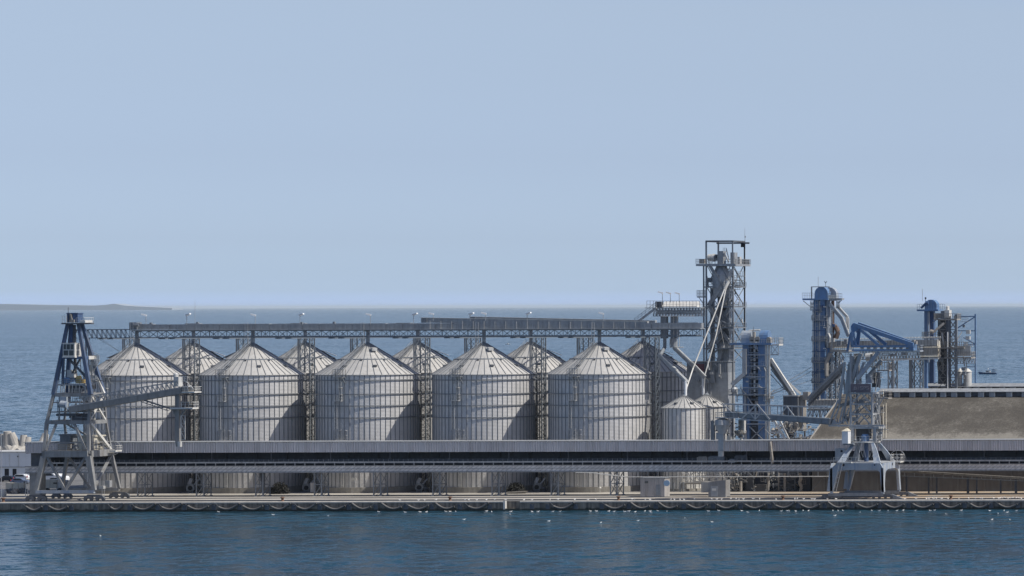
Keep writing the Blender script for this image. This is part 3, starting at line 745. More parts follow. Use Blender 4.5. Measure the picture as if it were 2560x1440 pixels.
# braces
def br(p, q, w, m=gp, nm='brace'): mb = MB(); mb.bar(p, q, w); part(L, nm, mb, m)
mid0 = (F0[0]+F0[1])/2+V(0,0,.2)
br(F1[0]+V(.7,0,-.7), mid0, .55); br(F1[1]+V(-.7,0,-.7), mid0, .55)
midr = (F0[1]+F0[2])/2
br(F1[2]-V(0,.2,.7), V(F0[1].x,F0[1].y+.4,F0[1].z+1.2), .5); br(F1[3]+V(0,0,-.7), (F0[2]+F0[3])/2, .45)
br(F2[0]+V(2.2,0,-.4), F1[0]+V(.3,0,.9), .45); br(F2[1]+V(-3.4,0,-.4), F1[1]+V(-.6,0,1.0), .5)
br(F2[1]+V(.1,.6,-.3), F1[2]+V(0,-.4,.7), .55, M['white']); br(F2[1]+V(0,.5,-.4), F1[1]+V(0,1.5,.8), .35)
br(F3[1]+V(0,.3,-.4), F2[2]+V(0,-.4,.4), .4, M['white']); br(F3[2]+V(0,0,-.3), F2[1]+V(0,.4,.4), .35, M['white'])
br(F2[3]+V(0,0,-.3), F1[2]+V(0,0,.6), .35)
# machine rooms on the portal
mb = MB(); a, b = P(226,1125,9.0), P(266,1092,9.0); mb.box((a.x-2.6,8.6,a.z),(a.x+.4,14.6,b.z)); mb.box((a.x-2.8,8.4,b.z),(a.x+.7,14.8,b.z+.3)); mr_ = part(L, 'machine_room', mb, M['cream'])
mb = MB(); mb.box((a.x+.4,10.2,a.z+.2),(a.x+.44,11.4,a.z+2.3)); part(mr_, 'room_door', mb, M['grey_paint'])
mb = MB(); mb.pbox(150, 176, 1088, 1126, 11.5, 3.5); mb.pbox(146, 180, 1085.5, 1089, 11.2, 4); part(L, 'electrical_room', mb, M['steel_mid'])
mb = MB(); mb.pbox(144, 168, 1110, 1127, 8.4, 2); part(L, 'winch_cover', mb, M['dusty'])
mb = MB(); z = F1[0].z+.75; mb.rail([F1[0]+V(0,0,.75),F1[1]+V(0,0,.75),F1[2]+V(0,0,.75)], 1.1, 1.8, .07); part(L, 'portal_rail', mb, M['steel'])
mb = MB(); p = P(282,1128,15); mb.box((p.x,13.5,p.z-.1),(p.x+1.4,16.5,p.z+.25)); mb.rail([(p.x,13.5,p.z+.25),(p.x+1.4,13.5,p.z+.25),(p.x+1.4,16.5,p.z+.25)],1.1,.9,.07); part(L, 'side_platform', mb, M['white'])
mb = MB(); c = P(285,1120,17.2)
for k in range(24):
    a0, a1 = 2*math.pi*k/24, 2*math.pi*(k+1)/24; f = lambda t: c+V(1.55*math.cos(t), .0, 1.55*math.sin(t))
    mb.tube(f(a0), f(a1), .07, 5)
    if k % 4 == 0: mb.tube(c, f(a0), .04, 4)
part(L, 'cable_reel', mb, M['steel'])
# small cabins and stairs down by the legs
mb = MB(); mb.pbox(262, 274, 1201, 1218, 14, 1.2); part(L, 'control_box', mb, M['steel'])
mb = MB(); mb.pbox(247, 258, 1215, 1222, 13, 1.5); mb.rail([P(247,1214,13),P(258,1214,13)],1.1,.7,.07); mb.ladder(P(258,1242,13),P(258,1204,13),.5); part(L, 'stair_landing', mb, M['pale_steel'])
mb = MB(); mb.ladder(P(66,1242,8),P(68,1205,8),.5,w=.07); part(L, 'leg_ladder', mb, M['white'])
# slewing column, machinery and decks
mb = MB(); c = (F3[0]+F3[2])/2; zc = c.z
mb.lathe(V(c.x,c.y,zc), [(2.4,0),(2.4,.5),(1.9,.6),(1.9,2.0),(2.3,2.1),(2.3,2.5)], 28)
part(L, 'slewing_column', mb, M['steel_dark'], smooth=False)
z6 = P(170,960,9).z
x0, x1 = P(144,960,8.8).x, P(212,960,8.8).x
mb = MB(); mb.deck(x0,x1,8.8,13.8,z6,.35,True,1.0); part(L, 'machinery_deck', mb, M['steel'])
mb = MB(); mb.pbox(158,174,944,958,9.4,2.4); part(L, 'motor_house', mb, M['blue'])
mb = MB(); mb.pbox(167,178,925,943,9.8,2); mb.pbox(174,184,934,944,9.5,1.8); part(L, 'gear_box', mb, M['pale_steel'])
mb = MB(); mb.tube(P(193,946,9.6),P(202,944,9.6),.55,12); mb.pbox(190,205,949,958,9.5,1.6); part(L, 'winch_drum', mb, M['yellow'])
mb = MB()
for (a,b) in (((152,963),(152,985)),((158,963),(157,985)),((205,963),(212,968)),((212,964),(215,984))): mb.tube(P(*a,8.9),P(*b,8.9),.14,6)
for px in (163,172,181,190,199): mb.bar(P(px,963,8.7),P(px,984,8.7),.12)
mb.rail([P(178,984,8.2),P(212,984,8.2)],1.1,.9,.06); part(L, 'column_rails', mb, M['pale_steel'])
# upper crossbeam, cabin, right-hand platform
zc = P(188,894,9.5).z
f = (zc-F3[0].z)/(F4[0].z-F3[0].z); FM = [F3[i].lerp(F4[i], f) for i in range(4)]
part(L, 'mast_crossbeam', beamring(FM, .55, .6), bd)
cab = MB(); a, b = P(157,891,8.2), P(186.5,859,8.2); cab.box(a,(b.x,8.2+3.0,b.z)); cab.box((a.x-.1,8.1,b.z),(b.x+.1,11.3,b.z+.15)); cab.box((a.x-.1,8.1,a.z-.3),(b.x+.1,11.3,a.z)); cb = part(L, 'louvred_cabin', cab, M['white'])
w_, h_ = b.x-a.x, b.z-a.z
for (u0,u1,v0,v1) in ((.07,.27,.55,.94),(.34,.60,.55,.94),(.67,.92,.55,.94),(.07,.46,.08,.47),(.54,.92,.08,.47)):
    lv = MB(); lv.box((a.x+w_*u0,8.16,a.z+h_*v0),(a.x+w_*u1,8.2,a.z+h_*v1)); part(cb, 'louvre', lv, M['louver'])
for (v0,v1) in ((.08,.46),(.54,.92)):
    lv = MB(); lv.box((b.x,8.9,a.z+h_*v0),(b.x+.04,10.4,a.z+h_*v1)); part(cb, 'louvre', lv, M['grey_paint'])
mb = MB(); p, q = P(222,893,12), P(236,893,12); mb.box((p.x,10.5,p.z-.5),(q.x-.5,14,p.z+.3)); part(L, 'counterweight_arm', mb, M['white'])
mb = MB()
pts = [P(228,886,13), P(251,898,13), P(236,924,13), P(222,928,13)]
mb.truss(P(228,900,13),P(247,903,13),(0,0,1.3),5,.1,.06,'x'); mb.truss(P(226,914,12),P(242,916,12),(0,0,1.3),5,.1,.06,'x'); mb.truss(P(224,926,13),P(236,928,13),(0,0,1.2),4,.1,.06,'x')
mb.bar(P(249,900,13),P(234,928,13),.16); mb.bar(P(228,890,13),P(226,930,13),.14); mb.rail([P(228,890,13),P(248,899,13)],1.1,.8,.06)
for k in range(7): mb.bar(P(228+k*2.8,899,13.4),P(224+k*2,928,13.4),.06)
part(L, 'stair_cage', mb, M['pale_steel'])
mb = MB(); mb.bar(P(236,928,13.5),P(260,985,13.5),.55); part(L, 'backstay', mb, M['white'])
mb = MB(); mb.bar(P(229,925,13.5),P(229,1000,13.5),.28); mb.bar(P(236,980,13),P(236,1052,12),.3); part(L, 'stay_post', mb, M['pale_steel'])
# inner braces of the mast
def Lf(i, k): return F3[i].lerp(F4[i], k)
br(FM[0]+V(.6,0,-.3), Lf(0,.12)+V(1.2,1,0), .45, bm_); br(FM[0]+V(1.6,.5,-.3), Lf(1,.22), .4, M['steel_dark']); br(FM[1]+V(-1.2,.4,-.3), Lf(0,.15)+V(1.5,2,0), .35, M['steel_dark'])
br(P(186,812,11), P(189,955,12), .5, M['steel_dark'], 'mast_post'); br(P(181,812,11), P(176,900,12), .7, bd, 'mast_post')
mb = MB(); mb.ladder(P(196,930,11.5), P(192,815,11.5), 1.2, step=1.4, w=.12); part(L, 'mast_ladder', mb, M['steel_mid'])
for (a, b) in (((182,824),(192,824)),((183,845),(193,845)),((183,845),(193,824))): br(P(*a,10.8), P(*b,10.8), .18, M['steel_dark'], 'lacing')
# head
zt_ = P(180,807,9.5).z; xa, xb = P(155,808,9).x, P(215,808,9).x
mb = MB(); mb.box((xa,8.7,zt_-.35),(xb-.3,13.3,zt_)); part(L, 'head_platform', mb, M['steel_dark'])
mb = MB(); mb.rail([(xa+.2,8.8,zt_),(xa+1.2,8.8,zt_)],1.6,.5,.07); mb.rail([(xb-2.2,8.8,zt_),(xb-.4,8.8,zt_),(xb-.4,13.2,zt_)],1.2,.9,.06); mb.box((P(199,805,8.6).x,8.6,zt_+.02),(xb,12,zt_+.55)); part(L, 'head_rail', mb, M['white'])
mb = MB(); a, b = P(167,806,9.6), P(194,783,9.6)
mb.box((a.x,9.6,a.z),(a.x+.45,12,b.z)); mb.box((b.x-1.15,9.6,a.z),(b.x,12,b.z)); mb.box((a.x-.05,9.5,b.z-.12),(b.x+.15,12.1,b.z+.08)); mb.box((a.x+.45,11.4,a.z),(b.x-1.15,12,b.z-.12)); hd = part(L, 'sheave_housing', mb, bd)
mb = MB(); p = P(179,794,9.8); mb.tube(p+V(0,0,0), p+V(0,1.2,0), .75, 16); mb.bar(P(176,785,9.6),P(182,806,9.6),.35,.5); mb.pbox(173,185,799,806,9.3,1); part(hd, 'sheave', mb, M['dusty'])
mb = MB(); mb.tube(P(170.6,784,9.8),P(170.6,768.5,9.8),.07,6); part(hd, 'aerial', mb, M['steel_dark'])
M['boom_grey'] = mat('dusty_boom_panel', (.25,.245,.235), .8, 0, .2, .8, (.12,.11,.1), .5)
# boom: covered belt with side rails
y = 7.0
a, b = P(172,1025,y), P(470,974,y)
d = (b-a).normalized(); up = V(-d.z,0,d.x)
bm = MB(); 
for yy in (y, y+2.4): bm.bar(V(a.x,yy,a.z), V(b.x,yy,b.z), .25, 1.35)
bm.bar(a+V(0,1.2,-.55), b+V(0,1.2,-.55), 2.3, .2)
bo = part(L, 'boom', bm, M['boom_grey'])
mb = MB(); mb.bar(a+up*.8+V(0,1.2,0), b+up*.8+V(0,1.2,0), 1.6, .25); part(bo, 'belt_cover', mb, M['pale_steel'])
mb = MB(); p = a.lerp(b,.06)+up*.9; q = a.lerp(b,.93)+up*.9
n = 22
for yy in (-.1, 2.5):
    for i in range(n):
        s_, e_ = p.lerp(q, i/n)+V(0,yy,0), p.lerp(q, (i+1)/n)+V(0,yy,0); h = up*1.5
        mb.bar(s_, s_.lerp(e_,.5)+h, .1); mb.bar(s_.lerp(e_,.5)+h, e_, .1)
    mb.bar(p+up*1.5+V(0,yy,0), q+up*1.5+V(0,yy,0), .14)
part(bo, 'boom_railing', mb, M['steel'])
mb = MB()
for yy in (0, 2.4): mb.bar(P(362,1001,y+yy), P(428,1022,y+yy), .3); mb.bar(P(352,1004,y+yy), P(420,1027,y+yy), .14)
for k in range(8):
    t_ = k/7; mb.bar(P(362,1001,y).lerp(P(428,1022,y),t_), P(352,1004,y).lerp(P(420,1027,y),min(1,t_+.06)), .1)
part(bo, 'boom_strut', mb, M['steel_dark'])
# delivery end
mb = MB(); mb.pbox(434,446,942,966,y+.2,2); mb.lathe(P(440,942,y+1.2),[(.55,0),(.55,.6),(.3,.9),(.0,1.0)],12); part(bo, 'dust_filter', mb, M['pale_steel'])
mb = MB(); x0,x1 = P(456,980,y).x, P(488,980,y).x; z = P(470,979,y).z; mb.deck(x0,x1,y-.4,y+3,z,.3,True,.8); mb.bar(P(466,955,y),P(486,975,y),.12); mb.bar(P(458,950,y),P(468,955,y),.1); mb.rail([P(455,955,y),P(468,955,y)],1.3,.6,.07); part(bo, 'end_platform', mb, M['white'])
mb = MB(); x0,x1 = P(426,1020,y).x, P(483,1020,y).x; z = P(450,1019,y).z; mb.box((x0,y-.3,z-.35),(x1,y+2.6,z)); mb.rail([(P(455,1020,y).x,y-.3,z),(x1,y-.3,z),(x1,y+2.6,z)],1.3,.8,.08); part(bo, 'lower_platform', mb, M['white'])
mb = MB(); mb.bar(P(445,980,y+1),P(445,1100,y+1),.9,.9); mb.bar(P(445,1100,y+1),P(447,1116,y+1),.95); mb.bar(P(432,1022,y+1),P(441,1040,y+1),.4); mb.bar(P(466,1022,y+1),P(452,1040,y+1),.4); part(bo, 'telescopic_spout', mb, M['boom_grey'])
mb = MB(); p, q = P(452.5,1099,y+.6), P(452.5,1039,y+.6); mb.truss(p, q, (.95,0,0), 3, .12, .09, 'n'); part(bo, 'spout_ladder', mb, M['white'])
mb = MB(); mb.pbox(444,450,1104,1117,y+.3,1); part(bo, 'spout_tip', mb, M['pale_steel'])
# drive machinery at the boom foot
mb = MB(); mb.pbox(149,166,992,1004,7.4,2.0); mb.tube(P(152,1010,7.4),P(168,1012,7.4),.8,12); part(L, 'boom_drive', mb, M['blue_pale'])
mb = MB(); mb.pbox(140,190,1034,1040,8.2,4); mb.pbox(176,206,1040,1050,9,3); mb.pbox(205,222,1034,1050,9.5,2); part(L, 'winch_base', mb, M['steel_dark'])
mb = MB(); mb.rail([P(145,1030,8),P(172,1030,8)],1.6,.9,.08); mb.bar(P(148,985,8.3),P(149,1050,8.3),.22); mb.bar(P(143,1000,8.3),P(146,1050,8.3),.14); part(L, 'foot_rail', mb, M['steel'])

# small fittings that crowd the tower: walkways, pipes, cable trays
r3 = random.Random(21)
for F_a, F_b, n_ in ((F3, FM, 16), (F2, F3, 26), (F1, F2, 22)):
    for k in range(n_):
        t_ = r3.random(); q = [F_a[i].lerp(F_b[i], t_) for i in range(4)]
        u, v = r3.uniform(.08,.92), r3.uniform(.1,.9); p = q[0].lerp(q[1],u).lerp(q[3].lerp(q[2],u),v)
        mb = MB(); c_ = r3.random()
        if c_ < .35: mb.tube(p, p+V(r3.uniform(-.4,.4),0,r3.uniform(1.2,3.2)), r3.uniform(.06,.16), 6); nm, m_ = 'pipe', r3.choice(['pale_steel','steel_mid','white'])
        elif c_ < .6: mb.bar(p, p+V(r3.uniform(-3,3),r3.uniform(-1,1),r3.uniform(-2,2)), r3.uniform(.12,.26)); nm, m_ = 'strut', r3.choice(['steel_dark','steel_mid','grey_paint'])
        elif c_ < .8: w_ = r3.uniform(.5,1.5); mb.box(p, p+V(w_,r3.uniform(.4,1),r3.uniform(.4,1.4))); nm, m_ = 'fitting_box', r3.choice(['steel_dark','pale_steel','steel_mid','dusty'])
        else: w_ = r3.uniform(1.2,2.6); mb.box(p, p+V(w_,1,.1)); mb.rail([p+V(0,0,.1), p+V(w_,0,.1)],1.1,.6,.06); nm, m_ = 'walkway', 'steel'
        part(L, nm, mb, M[m_])
for z_ in (F1[0].z+2.6, F2[0].z+2.4, F2[0].z+4.6):
    k_ = (z_-F1[0].z)/(F2[0].z-F1[0].z) if z_ < F2[0].z else (z_-F2[0].z)/(F3[0].z-F2[0].z); A, B = (F1, F2) if z_ < F2[0].z else (F2, F3)
    q = [A[i].lerp(B[i], k_) for i in range(4)]; mb = MB()
    for i in range(4): mb.bar(q[i], q[(i+1)%4], .22)
    part(L, 'girt', mb, M['grey_paint'])
# ---------------------------------------------------------------- upper bridge between the gallery and the tall tower
def sbox(px0, px1, py0, py1, y, d): return MB().pbox(px0, px1, py0, py1, y, d)
YU = 60.0
U = empty('upper_bridge', P(1690, 790, YU), 'upper bridge with pale mesh cladding joining the galleries to the tall tower', 'bridge')
x0, x1 = P(1617,770,YU).x, P(1757,770,YU).x
zdk = P(1690,769,YU).z; zbt = P(1690,790,YU).z
mb = MB(); mb.box((x0,YU-1.2,zdk-.15),(x1,YU+1.6,zdk)); part(U, 'deck', mb, M['steel'])
a, b = P(1655,768,YU-1.1), P(1742,754.5,YU-1.1); mb = MB(); mb.prism([a, V(a.x,YU-1.05,a.z+.25), V(a.x,YU+.5,b.z+.1), V(a.x,YU+1.2,b.z-.3), V(a.x,YU+1.2,a.z)], (b.x-a.x,0,0)); part(U, 'sun_tilted_cover', mb, M['white'])  # cladding shaped as a slope to catch the sun and look lit
mb = MB(); mb.rail([P(1617,769,YU-1.2),P(1757,769,YU-1.2)],1.65,.8,.07); part(U, 'railing', mb, M['steel_mid'])
for yy in (YU-1, YU+1.4):
    mb = MB(); mb.truss((x0+2,yy,zbt),(x1,yy,zbt),(0,0,zdk-zbt-.15),16,.2,.11,'x'); part(U, 'lattice_side', mb, M['steel'])
mb = MB(); mb.box((P(1652,790,YU-1.2).x,YU-1.3,zbt-.12),(P(1738,790,YU).x,YU+1.5,zbt+.1)); part(U, 'lower_walkway', mb, M['white'])
mb = MB()
for k in range(8): mb.bar(P(1590+k*6.5,806-k*5.2,YU-2),P(1590+k*6.5,806-k*5.2,YU-1), .6,.1)
mb.bar(P(1586,811,YU-2),P(1641,769,YU-2),.35,.5); mb.rail([P(1586,808,YU-2.2),P(1641,766,YU-2.2)],1.1,1.2,.07); part(U, 'stair', mb, M['steel'])
mb = MB(); mb.pbox(1638,1653,754,770,YU-.8,1.5); part(U, 'drive_unit', mb, M['steel_dark'])
mb = MB()
for px in (1661,1686): mb.bar(P(px,790,YU+.3),P(px,846,YU+.3),1.5,1.2)
mb.path([P(1662,800,YU),P(1662,868,YU),P(1652,886,YU-3),P(1647,889,YU-4)],.42,8); part(U, 'discharge_leg', mb, M['steel_mid'])
# chutes that run down to the small silos
C1 = empty('inclined_chute', P(1700,940,56), 'pale grain chute sloping down to the front small silo', 'chute', 'chutes into the small silos')
mb = MB(); mb.bar(P(1646,886,55),P(1681,919,54),.7,.7); mb.bar(P(1681,919,54),P(1692,930,53.4),.9); mb.bar(P(1692,930,53.4),P(1717,955,52.5),.8); part(C1, 'duct', mb, M['steel'])
mb = MB(); mb.bar(P(1647,883,54.6),P(1682,916,53.6),.3,.2); mb.path([P(1684,918,53.4),P(1692,924,53.2),P(1692,931,53)],.14,6); mb.bar(P(1693,930,53),P(1719,955,52.1),.3,.2); part(C1, 'cover_strip', mb, M['white'])
mb = MB(); mb.tube(P(1714,952,52.2),P(1714,989,52),.34,10); part(C1, 'inlet_pipe', mb, M['white_clean'])
C2 = empty('inclined_chute', P(1740,920,62), 'pale grain chute sloping down past the grey building front', 'chute', 'chutes into the small silos')
mb = MB(); mb.tube(P(1683,846,60),P(1685,868,60),.8,8); mb.bar(P(1685,868,60),P(1726,907,61),.95,.95); mb.bar(P(1726,907,61),P(1762,943,63),.95,.95); part(C2, 'duct', mb, M['steel'])
mb = MB(); mb.bar(P(1687,867,59.5),P(1726,904,60.5),.3,.15); mb.bar(P(1731,906,60.3),P(1762,940,62.4),.3,.2); part(C2, 'cover_strip', mb, M['white'])
mb = MB(); mb.tube(P(1758,942,63.4),P(1758,987,64),.34,10); part(C2, 'inlet_pipe', mb, M['white_clean'])
w1 = MB(); w1.path([P(1684,792,59.6),P(1684,846,59.6)],.16,6); w1.path([P(1693,792,59.6),P(1693,868,59.6)],.09,6); w1.path([P(1675,846,59.4),P(1675,868,59.4),P(1709,868,59.4)],.1,4); w1.path([P(1698,812,59),P(1698,868,59)],.08,4); part(U, 'pipe', w1, M['pale_steel'])

# ---------------------------------------------------------------- tall grey elevator tower
YH_ = 72.0; DH = 8.5
H = empty('elevator_tower', P(1800, 1000, YH_), 'tallest grey lattice elevator tower with open hoist frame on top', 'tower')
def Px(px, y): return P(px, 800, y).x
zt = P(1810,604,YH_).z; zpl = P(1810,660,YH_).z; zroof = P(1770,904,YH_).z
xs = (Px(1766,YH_), Px(1832,YH_))
for x in xs:
    for y in (YH_, YH_+DH): 
        mb = MB(); mb.bar((x,y,GZ),(x,y,zt),.34 if x == xs[0] else .3); part(H, 'column', mb, M['steel_mid'])
xo = Px(1759.5,YH_); mb = MB(); mb.bar((xo,YH_,GZ),(xo,YH_,zpl),.3); mb.bar((xo+.7,YH_+.1,zroof),(xo+.7,YH_+.1,zpl-1.5),.2); part(H, 'column', mb, M['steel_mid'])
# hoist frame
mb = MB(); b0, b1 = P(1762,606.5,YH_), P(1875,606.5,YH_+.0)
xa = Px(1766,YH_); xb = Px(1862,YH_+DH); 
mb.bar((xa-.4,YH_+DH,zt-.25),(xb+1.2,YH_+DH,zt-.25),.45,.4); mb.bar((xa,YH_,zt+.1),(xs[1],YH_,zt+.1),.4,.4); mb.bar((xs[1],YH_,zt+.1),(xs[1],YH_+DH,zt+.1),.4,.4); mb.bar((xa,YH_,zt+.1),(xa,YH_+DH,zt+.1),.4,.4)
part(H, 'hoist_beam', mb, M['steel_dark'])
mb = MB(); mb.pbox(1852,1857.5,608,618,YH_+DH-.3,.6); part(H, 'hoist_block', mb, M['blackish'])
mb = MB(); mb.bar((xb,YH_+DH,P(1861,830,YH_+DH).z),(xb,YH_+DH,zt),.3); part(H, 'column', mb, M['steel_mid'])
mb = MB(); mb.tube(P(1862.5,604,YH_+DH),P(1862,569,YH_+DH),.07,6,.03); mb.pbox(1861.5,1864,590,594,YH_+DH,.2); part(H, 'aerial', mb, M['steel'])
# top platform and machines
mb = MB(); p0, p1 = Px(1743,YH_), Px(1842,YH_); mb.deck(p0,p1,YH_-.8,YH_+DH+1.5,zpl,.5,True,.8,1.25); part(H, 'top_platform', mb, M['steel'])
mb = MB(); mb.pbox(1842,1874,650,665,YH_+DH+1,.1); mb.rail([P(1842,664,YH_+DH+.9),P(1874,664,YH_+DH+.9)],1.5,.5,.07); part(H, 'side_platform', mb, M['pale_steel'])
mb = MB(); mb.tube(P(1771,644,YH_+2),P(1781,644,YH_+2),.85,12); mb.tube(P(1781,644,YH_+2),P(1788,644,YH_+2),.95,12); mo = part(H, 'drive_motor', mb, M['pale_steel'])
mb = MB(); mb.tube(P(1787,644,YH_+1.9),P(1793,644,YH_+1.9),.8,12); part(mo, 'motor_fan', mb, M['steel_dark'])
part(H, 'elevator_head', sbox(1793.5,1808,627.5,660,YH_+1,2), M['steel'])
part(H, 'elevator_head', sbox(1826,1836,631,662,YH_+1.5,2.2), M['steel'])
part(H, 'gear_box', sbox(1748,1760,648,659,YH_,1.5), M['dusty'])
mb = MB(); mb.bar(P(1811,632,YH_+.5),P(1822,656,YH_+.5),.25,.4); mb.rail([P(1808,630,YH_+.4),P(1816,630,YH_+.4),P(1822,652,YH_+.4)],1.0,.5,.07); mb.pbox(1837,1849,642,660,YH_+5,1.5); part(H, 'head_stair', mb, M['pale_steel'])
# elevator legs and ducts inside
def leg(px0, px1, py0, py1, y, d, m, nm='elevator_leg'): part(H, nm, sbox(px0,px1,py0,py1,y,d), M[m])
leg(1794,1802,664,905,YH_+2.5,1.2,'steel'); leg(1805,1812,664,905,YH_+2.5,1.2,'steel_mid'); leg(1815,1823,690,905,YH_+3,1.4,'steel_mid')
leg(1776,1783,720,905,YH_+4,1.2,'steel_mid')
mb = MB(); mb.lathe(P(1804,742,YH_+1.5), [(1.9,0),(2.2,2.5),(2.2,5.5),(1.1,8)], 14); mb.pbox(1797,1822,676,694,YH_+1,2.5); part(H, 'cyclone', mb, M['steel'])
for (a,b,w) in (((1786,700),(1804,668),.9),((1800,770),(1822,735),.8),((1783,800),(1800,765),.8),((1812,790),(1826,760),.7),((1790,860),(1806,838),.8),((1797,905),(1806,862),.9),((1820,850),(1800,820),.7)): part(H, 'duct', MB().bar(P(*a,YH_+1.2),P(*b,YH_+1.2),w), M['steel'])
leg(1796,1822,862,905,YH_+1.8,2.5,'steel','hopper'); leg(1800,1822,775,835,YH_+2,2,'steel_mid','screen_box')
# ladder leg, lit
mb = MB(); xl_, xr_ = Px(1824.5,YH_-.5), Px(1834.5,YH_-.5)
za, zb_ = P(1829,898,YH_-.5).z, P(1829,665,YH_-.5).z
for x in (xl_, xr_): mb.bar((x,YH_-.5,za),(x,YH_-.5,zb_),.14)
z = za
while z < zb_: mb.bar((xl_,YH_-.5,z),(xr_,YH_-.5,z),.1); z += .75
for k in range(5): mb.box((xl_,YH_-.6,za+2+k*5),(xr_,YH_-.5,za+2.6+k*5))
part(H, 'caged_ladder', mb, M['pale_steel'])
# floors, braces
zz = [P(1800,v,YH_).z for v in (716,766,818,870)]
for i, z in enumerate(zz):
    mb = MB(); mb.deck(xs[0]-.3 if i != 1 else xo, xs[1]+.4, YH_-.6, YH_+DH, z, .3, True, 1.0); part(H, 'floor', mb, M['steel_mid'])
    mb = MB(); mb.box((xs[1]+.2, YH_+DH-1.5, z-.2),(xb, YH_+DH, z)); part(H, 'outer_walk', mb, M['pale_steel'])
lv = [zroof]+sorted(zz)+[zpl]
mb = MB()
for i in range(len(lv)-1):
    a, b = lv[i], lv[i+1]
    for (xA, xB, yA) in ((xs[0],xs[1],YH_),(xs[0],xs[1],YH_+DH),(xs[1],xb,YH_+DH)):
        mb.bar((xA,yA,a),((xA+xB)/2,yA,b),.16); mb.bar((xB,yA,a),((xA+xB)/2,yA,b),.16); mb.bar((xA,yA,b),(xB,yA,b),.18)
    for xA in xs: mb.bar((xA,YH_,a),(xA,YH_+DH,b),.15); mb.bar((xA,YH_+DH,a),(xA,YH_,b),.13)
part(H, 'bracing', mb, M['steel_mid'])
mb = MB()
for i in range(1, len(lv)-1):
    a, b = lv[i]+.1, lv[i+1]
    p, q = ((xs[0]+.8, xs[0]+4) if i % 2 else (xs[0]+4, xs[0]+.8))
    mb.bar((p,YH_-.5,a),(q,YH_-.5,b),.7,.18); mb.rail([(p,YH_-.8,a),(q,YH_-.8,b)],1.0,1.0,.06)
part(H, 'stair', mb, M['steel'])
mb = MB(); a = P(1744,742,YH_).x; z = P(1750,741,YH_).z; mb.deck(a,Px(1758,YH_),YH_-.5,YH_+2.5,z,.3,True,.6,1.5); mb.bar((a+.3,YH_,z-.2),(xo,YH_,z-2),.15); part(H, 'outer_balcony', mb, M['steel'])
mb = MB(); z = P(1848,714,YH_+DH).z; a = Px(1840,YH_+DH); mb.deck(a,Px(1857,YH_+DH),YH_+DH-2,YH_+DH,z,.4,True,.7,1.3); part(H, 'outer_balcony', mb, M['steel_mid'])
# two long white pipes to the small silos
mb = MB(); mb.tube(P(1821,704,YH_-1),P(1812,722,YH_-1.5),.42,8); pp = part(H, 'pipe_junction', mb, M['white'])
mb = MB(); mb.path([P(1813,718,YH_-1.5),P(1733,920,60),P(1717,968,53),P(1714,988,52.2)],.16,8); part(H, 'grain_pipe', mb, M['white'])
mb = MB(); mb.path([P(1815,720,YH_-1.5),P(1790,838,66),P(1762,938,63),P(1758.5,985,64)],.16,8); part(H, 'grain_pipe', mb, M['white'])
mb = MB(); mb.tube(P(1797,800,YH_-1),P(1812,870,YH_-1),.04,4); part(H, 'stay_wire', mb, M['pale_steel'])
# ---------------------------------------------------------------- grey block building at the tower foot
Bd = empty('block_building', P(1778,1000,70), 'dark grey sheet-clad block building under the tallest tower', 'building')
yb = 69.0; a, b = P(1718,1100,yb), P(1820,905,yb); zu = P(1770,931,yb).z
mb = MB(); mb.box((a.x,yb,GZ),(b.x,yb+5.0,zu)); part(Bd, 'wall', mb, M['steel'])
mb = MB(); pleat(mb, a.x, b.x, yb-.06, zu, b.z, .5, .08); mb.box((a.x,yb,zu),(b.x,yb+5.0,b.z)); part(Bd, 'upper_cladding', mb, M['steel_mid'])
mb = MB(); mb.box((a.x-.2,yb-.25,b.z),(b.x+.2,yb+5.2,b.z+.2)); part(Bd, 'roof', mb, M['steel_mid'])
mb = MB(); mb.pbox(1736,1761,910,929,yb-.2,.1); part(Bd, 'red_panel', mb, mat('faded_red_cladding',(.16,.07,.08),.6,0,.3,2))
for (q0,q1,r0,r1,m_) in ((1762,1776,905,945,'steel_dark'),(1776,1786,925,958,'steel_mid'),(1796,1800,910,936,'steel')):
    part(Bd, 'wall_box', sbox(q0,q1,r0,r1,yb-.8,.8), M[m_])
mb = MB()
for px in (1766,1772,1777): mb.tube(P(px,955,yb-.4),P(px,1060,yb-.4),.14,6)
mb.tube(P(1764,957,yb-.5),P(1786,957,yb-.5),.12,6); part(Bd, 'pipes', mb, M['steel'])
mb = MB(); p = P(1798,912,yb-.3); mb.tube(p, p-V(0,0,2.6), .09, 6); mb.box((p.x-.2,yb-.6,p.z-2.9),(p.x+.2,yb-.2,p.z-2.4)); part(Bd, 'wall_lamp', mb, M['white'])
part(Bd, 'wall_hatch', sbox(1774,1782,930,936,yb-.95,.2), M['pale_steel'])
# ---------------------------------------------------------------- twin blue elevator
YE = 56.0; E_ = empty('twin_elevator', P(1885,1100,YE), 'squat twin blue grain elevator with rounded heads, left of the others', 'elevator', 'blue grain elevators')
zp = P(1880,859,YE).z
mb = MB(); a, b = P(1824,861,YE-.8), P(1928,857.5,YE-.8); mb.box((a.x,YE-.8,a.z-.15),(b.x,YE+3.2,b.z+.05)); part(E_, 'head_platform', mb, M['blue'])
part(E_, 'railing', MB().rail([P(1824,857.5,YE-.8),P(1852,857.5,YE-.8)],1.3,.6,.06), M['pale_steel']); part(E_, 'railing', MB().rail([P(1898,857.5,YE-.8),P(1928,857.5,YE-.8)],.9,.6,.06), M['pale_steel'])
part(E_, 'elevator_leg', sbox(1857,1872,861,1100,YE,1.6), bl)
part(E_, 'elevator_leg', sbox(1896,1913,861,1100,YE,1.6), bl)
part(E_, 'rear_wall', sbox(1871,1897,862,1100,YE+2.4,.3), M['steel_dark'])
